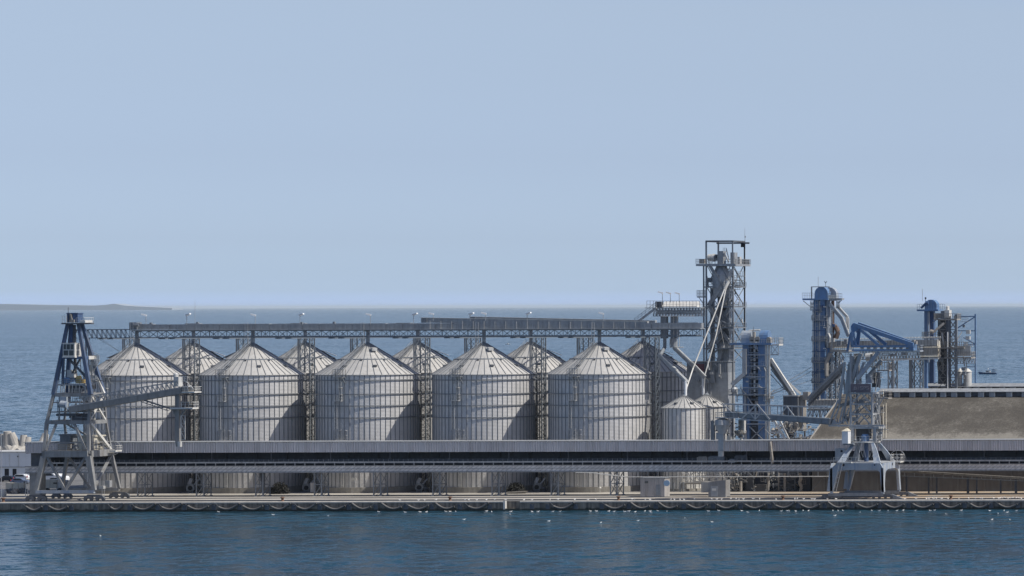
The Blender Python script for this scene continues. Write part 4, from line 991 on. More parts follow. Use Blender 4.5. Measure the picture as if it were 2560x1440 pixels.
def ehead(px0, px1, pyb, pyt, y, d):
    a, b = P(px0,pyb,y), P(px1,pyt,y); mb = MB(); w = (b.x-a.x); h = b.z-a.z; pts = [V(a.x,y,a.z), V(b.x,y,a.z)]
    for k in range(9): t_ = math.pi*k/8; pts.append(V((a.x+b.x)/2+w/2*math.cos(t_), y, a.z+h*.45+h*.55*math.sin(t_)))
    mb.prism(pts, (0,d,0)); return mb
def xhead(px0, px1, pyb, pyt, y, d):
    """hood whose round side faces along y"""
    a, b = P(px0,pyb,y), P(px1,pyt,y); h = b.z-a.z; pts = [V(a.x,y,a.z), V(a.x,y+d,a.z)]
    for k in range(9): t_ = math.pi*k/8; pts.append(V(a.x, y+d/2+d/2*math.cos(t_), a.z+h*.4+h*.6*math.sin(t_)))
    mb = MB(); mb.prism(pts, (b.x-a.x,0,0)); return mb
part(E_, 'elevator_hood', xhead(1852,1876,857,826.5,YE-.2,2.8), M['blue_pale'])
part(E_, 'elevator_hood', xhead(1897,1919,857,826,YE-.2,2.8), bl)
for px, r in ((1879,.55),(1893,.6),(1921,.45)):
    mb = MB(); p = P(px,847,YE-.3); mb.tube(p, p+V(0,1.4,0), r, 12); mb.box((p.x-.5,p.y,p.z-1),(p.x+.5,p.y+1.2,p.z-.3)); part(E_, 'drive_motor', mb, M['dusty'])
part(E_, 'vent_pipe', MB().tube(P(1886,857,YE),P(1886,829,YE),.35,8), M['dusty'])
part(E_, 'vent_pipe', MB().tube(P(1884,828,YE),P(1883.5,816,YE),.06,5), M['steel_dark'])
mb = MB(); x = P(1896,857,YE).x; mb.path([P(1872,826.5,YE+1.2),P(1900,824.5,YE+1.2)],.2,6); part(E_, 'head_bar', mb, M['white'])
mb = MB(); a, b = P(1929,860,YE+1), P(1951,860,YE+1); mb.deck(a.x,b.x,YE,YE+3,a.z,.4,True,.5,1.5); part(E_, 'side_balcony', mb, M['white'])
mb = MB(); mb.truss(P(1929,886,YE+.2),P(1946,886,YE+.2),(0,0,2.3),1,.14,.1,'x'); mb.bar(P(1926,887,YE+.2),P(1947,887,YE+.2),.2); part(E_, 'balcony_bracket', mb, M['steel'])
for v in (887,915,942,969,1030,1060):
    mb = MB(); a, b = P(1856,v,YE-.35), P(1915 if v > 890 else 1925,v,YE-.35); mb.bar(a, b, .18,.25); part(E_, 'frame_beam', mb, M['blue_pale'])
for k, v in enumerate(range(868, 1000, 13)):
    mb = MB(); mb.bar(P(1872,v,YE+.1),P(1897,v,YE+.1),.14,.14); mb.bar(P(1872,v+3,YE+1.5),P(1897,v+3,YE+1.5),.9,.1); part(E_, 'rest_landing', mb, M['blue_pale'])
part(E_, 'ladder', MB().ladder(P(1874.5,990,YE),P(1874.5,863,YE),.6), M['blue_pale'])
mb = MB()
for v in range(862, 990, 11): mb.tube(P(1886.5,v,YE+.5),P(1886.5,v+8,YE+.5),.26,8)
part(E_, 'dust_pipe', mb, M['white'])
for px in (1915.5, 1922.5): part(E_, 'column', MB().bar(P(px,1102,YE+.2),P(px,862,YE+.2),.45), M['pale_steel'])
part(E_, 'column', MB().bar(P(1863,1102,YE-.3),P(1863,985,YE-.3),.5), M['steel'])
mb = MB(); mb.bar(P(1862,872,YE-.5),P(1862,935,YE-.5),.95); mb.bar(P(1864,932,YE-.5),P(1830,962,YE-.8),.9,.9); mb.lathe(P(1836,985,YE-.5),[(.5,0),(.8,.6),(.9,1.2),(.5,1.9)],10); part(E_, 'side_chute', mb, M['steel'])
mb = MB(); mb.bar(P(1873,1066,YE-.3),P(1910,1102,YE-.3),.22); mb.bar(P(1910,1066,YE-.3),P(1873,1102,YE-.3),.22); mb.bar(P(1864,985,YE-.4),P(1850,968,YE-.4),.2); mb.bar(P(1864,985,YE-.4),P(1882,1012,YE-.4),.25); part(E_, 'cross_brace', mb, M['steel'])
mb = MB(); a, b = P(1822,986,YE-1), P(1912,986,YE-1); mb.deck(a.x,b.x,YE-1.2,YE+.5,a.z,.3,True,.9,1.2); part(E_, 'lower_platform', mb, M['steel_mid'])
# ---------------------------------------------------------------- inclined conveyors between the elevators
I1 = empty('inclined_conveyor', P(1955,940,YE+2), 'pale-topped conveyor sloping down right from the twin elevator', 'conveyor', 'inclined conveyors')
mb = MB(); mb.bar(P(1927,897,YE+1),P(1987,989,YE+4),.7,.75); part(I1, 'cover', mb, M['white'])
mb = MB(); mb.bar(P(1925,902,YE+2),P(1983,991,YE+5),1.1,.9); part(I1, 'trough', mb, M['steel_mid'])
mb = MB(); p, q = P(1927,915,YE+2), P(1966,978,YE+4); mb.truss(p, q, V(.3,0,-.0)+V(.9,0,.4), 7, .12, .08, 'x'); mb.bar(P(1927,922,YE+2),P(1972,982,YE+4),.2); mb.bar(P(1926,935,YE+2),P(1962,975,YE+4),.16); part(I1, 'lattice_support', mb, M['steel_mid'])
mb = MB(); mb.bar(P(1966,952,YE+5),P(2002,985,YE+6),.45,.5); part(I1, 'return_chute', mb, M['white'])
X1 = empty('dark_hopper_box', P(1976,1100,58), 'dark square transfer house standing between the blue elevators', 'building')
part(X1, 'wall', sbox(1958,1994,991,1017,58,3), M['steel_dark'])
mb = sbox(1957,1995,988.5,991.5,57.7,3.6); part(X1, 'roof', mb, M['steel'])
mb = sbox(1958,1994,1017,1072,58.2,2.6); part(X1, 'hopper', mb, M['steel_dark'])
mb = MB(); p, q = P(1967,1072,58.4), P(1985,1098,58.4); mb.lathe(P(1976,1098,59.5),[(.6,0),(1.7,2.6)],4,math.pi/4,2*math.pi+math.pi/4); part(X1, 'hopper_cone', mb, M['steel_dark'])
mb = sbox(1995,2008,988,1078,59.4,2.4); part(X1, 'pale_lit_side', mb, M['dusty'])  # paler block stands in for the sunlit right side of the box
mb = MB(); mb.tube(P(2013,988,60),P(2013,1000,60),.9,10); mb.pbox(2007,2020,980,1000,59,2); part(X1, 'head_drum', mb, M['dusty'])
part(X1, 'railing', MB().rail([P(1958,988,57.6),P(1990,988,57.6)],1.0,.7,.06), M['steel']); part(X1, 'railing', MB().rail([P(1958,1066,57.6),P(2000,1066,57.6)],1.2,.8,.06), M['steel'])
I2 = empty('inclined_conveyor', P(2060,960,50), 'dark long conveyor rising right from the transfer house into the right loader', 'conveyor', 'inclined conveyors')
mb = MB()
for dz, yy in ((0,50),(-.9,51),(-1.7,52)): mb.bar(P(2020,996,yy)+V(0,0,dz),P(2110,908,yy)+V(0,0,dz),.5,.62)
part(I2, 'trough', mb, M['steel_mid'])
mb = MB(); 
for k in range(9):
    p = P(2024,1000,51).lerp(P(2106,920,51),k/8); mb.bar(p+V(0,0,-1.9),p+V(0,0,1.0),.1)
mb.bar(P(2026,1009,51.5),P(2108,926,51.5),.16); part(I2, 'side_frame', mb, M['steel_dark'])
# ribbed low conveyor
K = empty('ribbed_conveyor', P(2050,1030,62), 'short conveyor bridge with pale upright ribs beside the warehouse end', 'conveyor')
mb = MB()
for k in range(20):
    px = 2022+k*3.6; mb.bar(P(px,1021,62),P(px,998,62),.13); mb.bar(P(px,999,61.9),P(px+1.2,999,61.9),.26,.4); mb.bar(P(px,1012,61.9),P(px+1,1012,61.9),.22,.3); mb.bar(P(px,1020,61.9),P(px+1.4,1022,61.9),.3)
part(K, 'ribs', mb, M['white'])
mb = MB(); mb.bar(P(2018,1000,62.5),P(2094,1000,62.5),.2); mb.bar(P(2018,1024,62.5),P(2094,1024,62.5),.3); part(K, 'girder', mb, M['steel'])
part(K, 'belt_housing', sbox(2024,2090,1001,1014,62.6,1), M['dusty'])
mb = MB(); mb.truss(P(2020,1046,62.5),P(2085,1046,62.5),(0,0,2.0),6,.2,.14,'w'); part(K, 'lower_truss', mb, M['steel'])
for px in (2012, 2050, 2088): part(K, 'leg', MB().bar(P(px,1120,62.5),P(px,1024,62.5),.35), M['dusty'])
# clutter of dusty cleaning machinery behind the low gallery
N = empty('cleaning_machines', P(1960,1100,50), 'dusty cleaning machines and pipework right of the twin elevator, above the gallery roof', 'machinery')
r2 = random.Random(3)
for k in range(34):
    mb = MB(); px = r2.uniform(1926,2030); py = r2.uniform(1052,1101)
    if k % 3 == 0: mb.tube(P(px,py,48+r2.random()*4),P(px+r2.uniform(-5,5),py-r2.uniform(6,16),50),.2+.25*r2.random(),8); nm = 'pipe'
    elif k % 3 == 1: mb.pbox(px,px+r2.uniform(3,8),py-r2.uniform(3,8),py,47+r2.random()*4,1.2); nm = 'machine_body'
    else: mb.bar(P(px,py,48),P(px+r2.uniform(4,16),py-r2.uniform(-6,12),49),.16); nm = 'strut'
    part(N, nm, mb, M['dusty'])
mb = MB(); mb.bar(P(1936,1052,46.5),P(1964,1100,46.5),.45); mb.bar(P(1950,1052,46.5),P(1972,1098,46.5),.4); mb.bar(P(1925,1081,46.8),P(1952,1081,46.8),.4); mb.bar(P(2004,1075,46.8),P(2010,1062,46.8),.3); mb.bar(P(1998,1094,46.8),P(2030,1091,46.8),.3); part(N, 'ducts', mb, M['white'])
for a_, b_, h_ in ((P(1925,1066,47),P(1962,1066,47),1.6),(P(1925,1053,47),P(1960,1053,47),1.2),(P(1990,1092,46),P(2036,1086,46),1.5)): part(N, 'railing', MB().rail([a_,b_],h_,.8,.07), M['pale_steel'])
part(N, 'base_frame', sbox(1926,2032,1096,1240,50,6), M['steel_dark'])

# ---------------------------------------------------------------- tall blue elevator
YT = 66.0; T = empty('tall_elevator', P(2050,1000,YT), 'tallest blue grain elevator, dome head and white bent chutes at its right', 'elevator', 'blue grain elevators')
part(T, 'elevator_leg', sbox(2034.5,2047,750,1010,YT,1.7), bl); part(T, 'elevator_leg', sbox(2051,2061.5,750,1010,YT,1.7), bl)
part(T, 'dark_gap_plate', sbox(2046.5,2051.5,750,1010,YT+.15,.3), M['blackish'])  # blackish sheet stands in for the shade between the legs
for v in (800, 852, 905, 957):
    mb = MB(); a, b = P(2029,v,YT-.9), P(2066,v,YT-.9); mb.deck(a.x,b.x,YT-1.0,YT-.1,a.z,.15,True,.6,1.1); part(T, 'rest_platform', mb, M['steel'])
part(T, 'ladder', MB().ladder(P(2042,1000,YT-.25),P(2042,752,YT-.25),.6,step=.9,w=.1), M['pale_steel'])
part(T, 'service_pipe', MB().tube(P(2049,752,YT),P(2049,1000,YT),.16,6), M['pale_steel'])
mb = MB(); mb.tube(P(2070,752,YT+1.2),P(2070,860,YT+1.2),.62,12); part(T, 'round_duct', mb, M['blue_pale'])
mb = MB(); mb.tube(P(2082,752,YT+2),P(2082,845,YT+2),.42,10); mb.path([P(2082,813,YT+1.4),P(2090,818,YT+1.4),P(2095,830,YT+1.4),P(2090,846,YT+1.4)],.6,8); part(T, 'brown_duct', mb, mat('brown_rusted_duct',(.17,.115,.09),.8,0,.3,2))
mb = MB(); mb.lathe(P(2070,858,YT+1.2),[(.6,2.6),(1.1,1.4),(1.1,0),(.5,-1.2)],12); part(T, 'valve_body', mb, M['steel'])
part(T, 'lower_duct', sbox(2066,2078,858,905,YT+1,1.2), bl)
hd = part(T, 'elevator_hood', ehead(2036,2069.5,750,716.5,YT-.2,2.2), bl)
part(T, 'elevator_hood', ehead(2055,2091,752,718,YT+3.2,1.8), M['blue_pale'])
mb = MB(); mb.bar(P(2029,750,YT-.4),P(2029,717,YT-.4),.28); mb.bar(P(2028,717,YT-.4),P(2074,717,YT-.4),.18); mb.bar(P(2074,718,YT-.4),P(2074,735,YT-.4),.12); part(T, 'hoist_frame', mb, M['steel'])
mb = MB(); a, b = P(2006,750.5,YT-.8), P(2070,746,YT-.8); mb.box((a.x,YT-.8,a.z),(b.x,YT+3,b.z)); part(T, 'head_platform', mb, bl)
part(T, 'railing', MB().rail([P(2006,746,YT-.8),P(2033,746,YT-.8)],1.35,.45,.06), M['steel']); part(T, 'side_platform', MB().rail([P(2071,749,YT-.5),P(2105,749,YT-.5)],1.5,.5,.07).pbox(2070,2104,745.5,750,YT-.2,2), M['steel'])
part(T, 'side_panel', sbox(2071,2090,737,746,YT+.2,.1), M['white'])
mb = MB(); mb.bar(P(2008,752,YT),P(2025,766,YT),.14); mb.truss(P(2026,775,YT),P(2034,775,YT),(0,0,2.3),2,.1,.08,'x'); mb.bar(P(2025,775,YT),P(2036,775,YT),.2); mb.bar(P(2104,750,YT),P(2096,758,YT),.2); mb.truss(P(2091,770,YT+1),P(2099,770,YT+1),(0,0,2),2,.1,.08,'x'); part(T, 'bracket', mb, M['steel_mid'])
mb = MB(); 
for (q0, q1) in ((2031.2,2034),(2078,2081)):
    n = 26
    for k in range(n):
        v0, v1 = 775+k*8.8, 775+(k+1)*8.8
        mb.bar(P(q0,v0,YT-.3),P(q1,v1,YT-.3),.07); mb.bar(P(q1,v0,YT-.3),P(q0,v1,YT-.3),.07)
    for q in (q0, q1): mb.bar(P(q,775,YT-.3),P(q,1004,YT-.3),.08)
part(T, 'ladder_cage', mb, M['pale_steel'])
for k in range(10):
    v = 775+k*25.8; mb = MB(); mb.bar(P(2029.5,v,YT-.35),P(2064,v,YT-.35),.16,.2); part(T, 'frame_beam', mb, M['blue_dark'])
mb = MB()
for k in range(9): p = P(2062+k%2,768+k*26,YT-.4); mb.box((p.x-.35,YT-.6,p.z),(p.x+.3,YT-.3,p.z+.2)); mb.bar(p+V(.5,0,0),p+V(.5,0,-2.4),.09)
part(T, 'lamp_brackets', mb, M['white'])
mb = MB(); mb.bar(P(2074,760,YT+.4),P(2104,796,YT),.75); mb.bar(P(2104,796,YT),P(2121,840,YT-1),.75); w_ = part(T, 'bent_chute', mb, M['steel'])
mb = MB(); mb.bar(P(2077,759,YT+.1),P(2107,794,YT-.4),.25); mb.bar(P(2107,794,YT-.4),P(2123,836,YT-1.4),.25); part(w_, 'painted_lit_edge', mb, M['white'])  # white bar paints a sunlit edge along the chute
mb = MB(); mb.bar(P(2094,766,YT+2),P(2118,792,YT+2),.6); mb.bar(P(2118,792,YT+2),P(2119,826,YT+1),.6); mb.bar(P(2122,795,YT+1.7),P(2122,822,YT+.7),.18); part(T, 'bent_chute', mb, M['pale_steel'])
part(T, 'aerial', MB().tube(P(2045.5,717,YT),P(2045.5,692,YT),.05,5), M['steel'])
mb = MB(); p = P(2064,717,YT); mb.tube(p, P(2064,708,YT), .05,5); q = P(2064,708,YT); mb.bar(q, q+V(-.3,0,.5),.12); mb.bar(q, q+V(.3,0,.5),.12); part(T, 'wind_vane', mb, M['steel_dark'])
mb = MB(); mb.tube(P(2030,917,YT),P(1960,958,YT-4),.07,5); mb.tube(P(2030,927,YT),P(1966,964,YT-4),.07,5); mb.tube(P(2030,950,YT),P(1927,985,YT-6),.06,5); mb.tube(P(1975,960,YT-4),P(1926,982,YT-6),.07,5); mb.tube(P(1975,966,YT-4),P(1926,988,YT-6),.07,5); part(T, 'guy_wire', mb, M['steel_mid'])
mb = MB(); mb.tower(Px(2064,YT+2),Px(2089,YT+2),YT+2,YT+5,P(2075,1010,YT).z,P(2075,875,YT).z,6,.4,.16); part(T, 'support_frame', mb, M['steel_mid'])
mb = MB(); mb.path([P(2076,882,YT-.6),P(2066,905,YT-.8),P(2067,940,YT-.8)],.5,8); part(T, 'dusty_spout', mb, M['dusty'])
mb = MB(); a = P(2074,886,YT-.5); b = P(2122,886,YT-.5); mb.deck(a.x,b.x,YT-.5,YT+3,a.z+1.1,.5,True,.55,1.9); part(T, 'lower_platform', mb, M['dusty'])

# ---------------------------------------------------------------- long ribbed gallery behind the right loader
YQ = 78.0; Q = empty('ribbed_gallery', P(2280,900,YQ), 'long pale ribbed gallery on legs above the warehouse, behind the right loader boom', 'conveyor')
mb = MB(); mb.bar(P(2075,862,YQ),P(2345,857,YQ),1.6,1.7); part(Q, 'belt_housing', mb, M['dusty'])
mb = MB()
for k in range(74):
    px = 2080+k*3.7; py = 860-k*.08
    mb.bar(P(px,py+9,YQ-.85),P(px,py-12,YQ-.85),.1); mb.bar(P(px,py-12,YQ-.85),P(px+1.4,py-12,YQ-.85),.26,.3)
part(Q, 'ribs', mb, M['white'])
a, b = P(2085,870,YQ-1.0), P(2345,852,YQ-1.0); mb = MB(); mb.prism([a, V(a.x,YQ-.95,a.z+.2), V(a.x,YQ+.6,b.z), V(a.x,YQ+1.0,b.z-.4), V(a.x,YQ+1.0,a.z)], (b.x-a.x,0,0)); part(Q, 'sun_tilted_cover', mb, M['cream'])  # sloped face added to catch the sun as a bright band
a, b = P(2300,892,YQ-1.5), P(2345,872,YQ-1.5); mb = MB(); mb.prism([a, V(a.x,YQ-1.45,a.z+.2), V(a.x,YQ-.4,b.z), V(a.x,YQ-.1,a.z)], (b.x-a.x,0,0)); part(Q, 'sun_tilted_end', mb, M['cream'])  # end piece tilted up likewise, shaped to catch the sun
mb = MB(); mb.truss(P(2150,899,YQ-1),P(2350,894,YQ-1),(0,0,2.3),26,.2,.12,'x'); mb.truss(P(2150,899,YQ+1.5),P(2350,894,YQ+1.5),(0,0,2.3),26,.2,.12,'n'); part(Q, 'lattice_girder', mb, M['dusty'])
mb = MB(); mb.bar(P(2204,901,YQ-1.2),P(2347,896,YQ-1.2),.35); part(Q, 'bottom_chord', mb, M['white'])
mb = MB(); mb.pbox(2300,2345,869,893,YQ-1.3,.1); mb.rail([P(2298,893,YQ-1.4),P(2348,891,YQ-1.4)],2.6,.6,.07); part(Q, 'end_cladding', mb, M['dusty'])
for (a, b, kind, m_) in ((2225,2246,'t','steel'),(2274,2281,'s','dusty'),(2294,2300,'t2','steel_mid'),(2312,2320,'s','blue')):
    mb = MB(); z0 = GZ
    if kind == 't': mb.tower(Px(a,YQ),Px(b,YQ)-.8,YQ-1.5,YQ+1.5,z0,P(2230,900,YQ).z,9,.28,.12)
    elif kind == 't2': mb.tower(Px(2281,YQ),Px(2311,YQ)-.8,YQ-1,YQ+1.5,z0,P(2230,900,YQ).z,9,.26,.11)
    else: mb.bar(P(a+3,1100,YQ+.2),P(a+3,899,YQ+.2),.7 if kind == 's' else .5)
    part(Q, 'support_leg', mb, M[m_])
mb = MB(); mb.tube(P(2166,893,YQ-3),P(2186,891,YQ-3),1.0,14); mb.pbox(2176,2186,884,888,YQ-3.5,2); part(Q, 'drum', mb, M['pale_steel'])

# ---------------------------------------------------------------- far blue elevator with its frame
YZ = 92.0; Z = empty('far_elevator', P(2330,960,YZ), 'rightmost blue grain elevator with single dome head and open blue frame', 'elevator', 'blue grain elevators')
part(Z, 'elevator_hood', ehead(2312,2341.5,774,749,YZ-.2,2.4), bl)
mb = MB(); mb.tube(P(2314,757,YZ-.5),P(2321,757,YZ-.5),.5,10); mb.bar(P(2303,770,YZ-.4),P(2316,757,YZ-.4),.5); part(Z, 'drive_motor', mb, bd)
mb = MB(); a, b = P(2292,778,YZ-.8), P(2345,773.5,YZ-.8); mb.box((a.x,YZ-.8,a.z),(b.x,YZ+3,b.z)); part(Z, 'head_platform', mb, bl)
mb = MB(); mb.rail([P(2293,773.5,YZ-.8),P(2362,773.5,YZ-.8)],1.35,.6,.06); part(Z, 'railing', mb, bl)
part(Z, 'elevator_leg', sbox(2311,2321,778,975,YZ,1.6), bl); part(Z, 'elevator_leg', sbox(2324,2334,778,975,YZ+.6,1.4), bd)
part(Z, 'ladder', MB().ladder(P(2322,905,YZ-.3),P(2322,780,YZ-.3),.35,step=.8,w=.1), M['white'])
part(Z, 'aerial', MB().tube(P(2306,753,YZ),P(2306,723,YZ),.05,5), M['steel'])
mb = MB(); mb.tube(P(2313.5,757,YZ),P(2313.5,746,YZ),.06,5); mb.pbox(2312,2315,743,748,YZ,.3); part(Z, 'beacon', mb, M['blackish'])
mb = MB()
mb.bar(P(2438.5,975,YZ),P(2438.5,785,YZ),.32)
for (a, b, w) in (((2394,791),(2438,791),.25),((2394,827),(2438,827),.22),((2408,862),(2438,862),.22),((2394,820),(2436,793),.25),((2409,844),(2437,860),.22),((2415,916),(2438,916),.15)): mb.bar(P(*a,YZ),P(*b,YZ),w)
part(Z, 'open_frame', mb, bl)
# grey machine tower beside it
G2 = empty('machine_tower', P(2370,960,84), 'cluttered grey machine tower at the right end, beside the far blue elevator', 'tower')
ym = 84.0
for px in (2368, 2374.5): part(G2, 'column', MB().bar(P(px,975,ym),P(px,790,ym),.5), M['steel_dark'])
part(G2, 'column', MB().bar(P(2390.5,975,ym),P(2390.5,786,ym),.6), M['steel_mid'])
part(G2, 'downpipe', MB().tube(P(2369,830,ym-.4),P(2369,975,ym-.4),.14,6), M['white_clean'])
part(G2, 'machine_head', sbox(2352,2370,777,800,ym,2.5), M['steel_mid'])
mb = sbox(2361,2373,775,794,ym-.4,2); mb.lathe(P(2369,775,ym+.4),[(.45,0),(.45,.9),(.2,1.0)],10); part(G2, 'filter', mb, M['white'])
for v, a, b, m_ in ((797,2334,2392,'dusty'),(843,2305,2350,'dusty'),(868,2350,2410,'dusty'),(893,2360,2428,'dusty')):
    mb = MB(); p, q = P(a,v,ym-.6), P(b,v,ym-.6); mb.deck(p.x,q.x,ym-.6,ym+3,p.z,.35,True,.55,1.3); part(G2, 'platform', mb, M[m_])
mb = MB(); mb.bar(P(2334,830,ym-1),P(2360,808,ym-.5),.55,.55); mb.tube(P(2326,828,ym-1.2),P(2334,830,ym-1.2),.5,10); mb.pbox(2336,2362,783,796,ym+.5,2); part(G2, 'slanting_duct', mb, M['dusty'])
mb = MB(); mb.pbox(2345,2366,800,960,ym+2.8,.3); part(G2, 'rear_casing', mb, M['steel_dark'])
mb = MB()
for k in range(7):
    v = 800+k*24
    mb.bar(P(2374,v,ym),P(2391,v+24,ym),.2); mb.bar(P(2391,v,ym),P(2374,v+24,ym),.2); mb.bar(P(2347,v,ym+.5),P(2368,v+24,ym+.5),.16); mb.bar(P(2368,v,ym+.5),P(2347,v+24,ym+.5),.14); mb.bar(P(2347,v,ym+.4),P(2391,v,ym+.4),.18)
part(G2, 'bracing', mb, M['dusty'])
part(G2, 'mesh_cladding', sbox(2394,2426,864,890,ym,.1), M['pale_steel'])
mb = MB(); mb.rail([P(2394,891,ym-.2),P(2427,891,ym-.2)],2.7,.45,.06); mb.rail([P(2394,858,ym-.2),P(2408,858,ym-.2)],1.6,.5,.06); mb.truss(P(2394,909,ym),P(2437,908,ym),(0,0,1.1),6,.14,.1,'w'); part(G2, 'side_gallery', mb, M['pale_steel'])
for (px, w, lab) in ((2400,11,'slim pale bin at the right end, left of its twin'),(2419,20,'wider pale bin at the right end, under the blue frame')):
    yb_ = 88.0; c = P(px,975,yb_); r_ = w/2*(YC+yb_)/FPX
    t = empty('pale_bin', V(c.x,yb_,GZ), lab, 'silo', 'pale bins at the right end')
    zt_ = P(px,929,yb_).z; mb = MB(); mb.lathe(V(c.x,yb_,0),[(r_,GZ),(r_,zt_)],20); part(t, 'wall', mb, M['pale_steel'])
    mb = MB(); mb.lathe(V(c.x,yb_,0),[(r_+.15,zt_),(.2,zt_+.8),(.0,zt_+.8)],20); part(t, 'roof', mb, M['white'])

# ---------------------------------------------------------------- warehouse with the dusty brown roof
def roof_material():
    m, n, l, b = nt('grain_dusted_roof'); b.inputs['Roughness'].default_value = .95
    geo = n.new('ShaderNodeNewGeometry')
    def no(sc, det, mp_=(1,1,1)):
        mp = n.new('ShaderNodeMapping'); mp.inputs['Scale'].default_value = mp_; l.new(geo.outputs['Position'], mp.inputs['Vector'])
        t = n.new('ShaderNodeTexNoise'); t.inputs['Scale'].default_value = sc; t.inputs['Detail'].default_value = det; t.inputs['Roughness'].default_value = .7; l.new(mp.outputs[0], t.inputs['Vector']); return t.outputs['Fac']
    big, fine = no(.10, 6, (1,.8,1)), no(2.2, 6, (.8,.4,1))
    sep = n.new('ShaderNodeSeparateXYZ'); l.new(geo.outputs['Position'], sep.inputs[0])
    # pale drifts lie along the eaves and thicken to the right
    ev = n.new('ShaderNodeMapRange'); ev.inputs[1].default_value = 16.6; ev.inputs[2].default_value = 15.0; ev.inputs[4].default_value = .26; l.new(sep.outputs['Z'], ev.inputs[0])
    rt = n.new('ShaderNodeMapRange'); rt.inputs[1].default_value = 104; rt.inputs[2].default_value = 122; rt.inputs[4].default_value = .13; l.new(sep.outputs['X'], rt.inputs[0])
    a1 = n.new('ShaderNodeMath'); a1.operation = 'ADD'; l.new(ev.outputs[0], a1.inputs[0]); l.new(rt.outputs[0], a1.inputs[1])
    a2 = n.new('ShaderNodeMath'); a2.operation = 'ADD'; l.new(a1.outputs[0], a2.inputs[0]); l.new(big, a2.inputs[1])
    f3 = n.new('ShaderNodeMath'); f3.operation = 'MULTIPLY_ADD'; f3.inputs[1].default_value = .5; l.new(fine, f3.inputs[0]); l.new(a2.outputs[0], f3.inputs[2])
    cr = n.new('ShaderNodeValToRGB'); e = cr.color_ramp.elements
    e[0].position = .56; e[0].color = (.062,.056,.048,1); e[1].position = 1.12 if False else 1.0; e[1].color = (.22,.205,.175,1)
    e2 = e.new(.74); e2.color = (.082,.074,.062,1); e3 = e.new(.86); e3.color = (.125,.115,.098,1)
    l.new(f3.outputs[0], cr.inputs[0]); l.new(cr.outputs[0], b.inputs['Base Color'])
    bu = n.new('ShaderNodeBump'); bu.inputs['Strength'].default_value = .5; bu.inputs['Distance'].default_value = .25; l.new(fine, bu.inputs['Height']); l.new(bu.outputs[0], b.inputs['Normal'])
    return m
M['dust_roof'] = roof_material()
Wh = empty('warehouse', P(2300,1240,45), 'long warehouse with a brown grain-dusted roof at the right end', 'warehouse')
ye, yr = 43.0, 67.0
pe = P(2027,1099,ye); pr = P(2211,985,yr); xe, ze_, zr = pe.x, pe.z, pr.z
xR2 = 190.0
mb = MB(); mb.prism([V(xe,ye-.4,ze_),V(xe,yr,zr),V(xe,2*yr-ye,ze_),V(xe,2*yr-ye,ze_-.3),V(xe,yr,zr-.3),V(xe,ye-.4,ze_-.3)], (xR2-xe,0,0)); rf = part(Wh, 'roof', mb, M['dust_roof'])
mb = MB(); mb.bar(V(xe-.1,ye-.4,ze_+.05),V(xe-.1,yr,zr+.05),.3,.25); part(rf, 'verge_trim', mb, M['dusty'])
M['ware_wall'] = mat('grimy_plaster_wall', (.135,.135,.135), .9, 0, .2, .4, (.08,.075,.07), .5)
mb = MB(); mb.box((xe+.3,ye,GZ),(xR2,ye+.3,ze_-.15)); part(Wh, 'front_wall', mb, M['ware_wall'])
mb = MB(); mb.prism([V(xe+.3,ye+.3,GZ),V(xe+.3,2*yr-ye,GZ),V(xe+.3,2*yr-ye,ze_-.3),V(xe+.3,yr,zr-.35),V(xe+.3,ye+.3,ze_-.3)], (.3,0,0)); part(Wh, 'gable_wall', mb, M['ware_wall'])
mb = MB(); mb.bar((xe,ye-.45,ze_-.25),(xR2,ye-.45,ze_-.25),.3,.35); part(Wh, 'gutter', mb, M['steel_dark'])
x = xe+3
mb = MB()
while x < xR2: mb.box((x,ye-.25,GZ),(x+.5,ye+.05,ze_-.4)); x += 6.5
part(Wh, 'buttresses', mb, M['ware_wall'])
# ridge ventilators
def monitor(xa, xb, y, z, h, panels, nm):
    m_ = MB(); m_.prism([V(xa,y-2.1,z+h-.12),V(xa,y-2.1,z+h),V(xa,y,z+h+.8),V(xa,y+2.1,z+h),V(xa,y+2.1,z+h-.12)],(xb-xa,0,0)); part(Wh, nm+'_roof', m_, M['steel'])
    m_ = MB(); m_.box((xa+1,y-1.2,z-.8),(xb,y+1.2,z+h)); part(Wh, nm+'_core', m_, M['steel_dark'])
    x = xa+1; k = 0
    gaps = panels
    while x < xb:
        g = gaps[k % len(gaps)]; p_ = MB(); p_.box((x+g-1.2,y-1.75,z-.9),(x+g,y-1.2,z+h-.15)); part(Wh, nm+'_shutter', p_, M['steel'])
        q_ = MB(); q_.box((x+g+.01,y-1.8,z-.5),(x+g+.25,y-1.2,z+h)); part(Wh, nm+'_post', q_, M['white']); x += g+.25; k += 1
pz0 = P(2300,985,yr).z
monitor(P(2196,978,yr-1.9).x, xR2-20, yr, pz0-.5, P(2300,979.5,yr-1.9).z-pz0+.5, [4.0,3.6,3.0,1.7,2.2,2.5,3.2,3.0,2.5], 'ridge_vent')
mb = MB(); mb.box((P(2196,978,yr-1.9).x+1,yr-1.7,pz0-1.6),(xR2-20,yr-1.2,pz0-1.0)); part(Wh, 'vent_kerb', mb, M['concrete_pale'])
p = P(2318,966,yr+22); monitor(p.x, xR2-20, yr+22, P(2400,974,yr+22).z, P(2400,966,yr+22).z-P(2400,974,yr+22).z, [2.0,2.0,2.4,2.7,2.4,2.9,3.1,2.5,3.5,2.3], 'rear_vent')
mb = MB(); mb.ladder(P(2212,1095,42),P(2212,975,64),.7,step=.8,w=.1); part(Wh, 'roof_ladder', mb, M['cream'])
mb = MB(); a, b = P(2199,996,58), P(2224,996,58); mb.deck(a.x,b.x,57,60,a.z+.2,.35,True,.5,1.5); part(Wh, 'roof_platform', mb, M['dusty'])
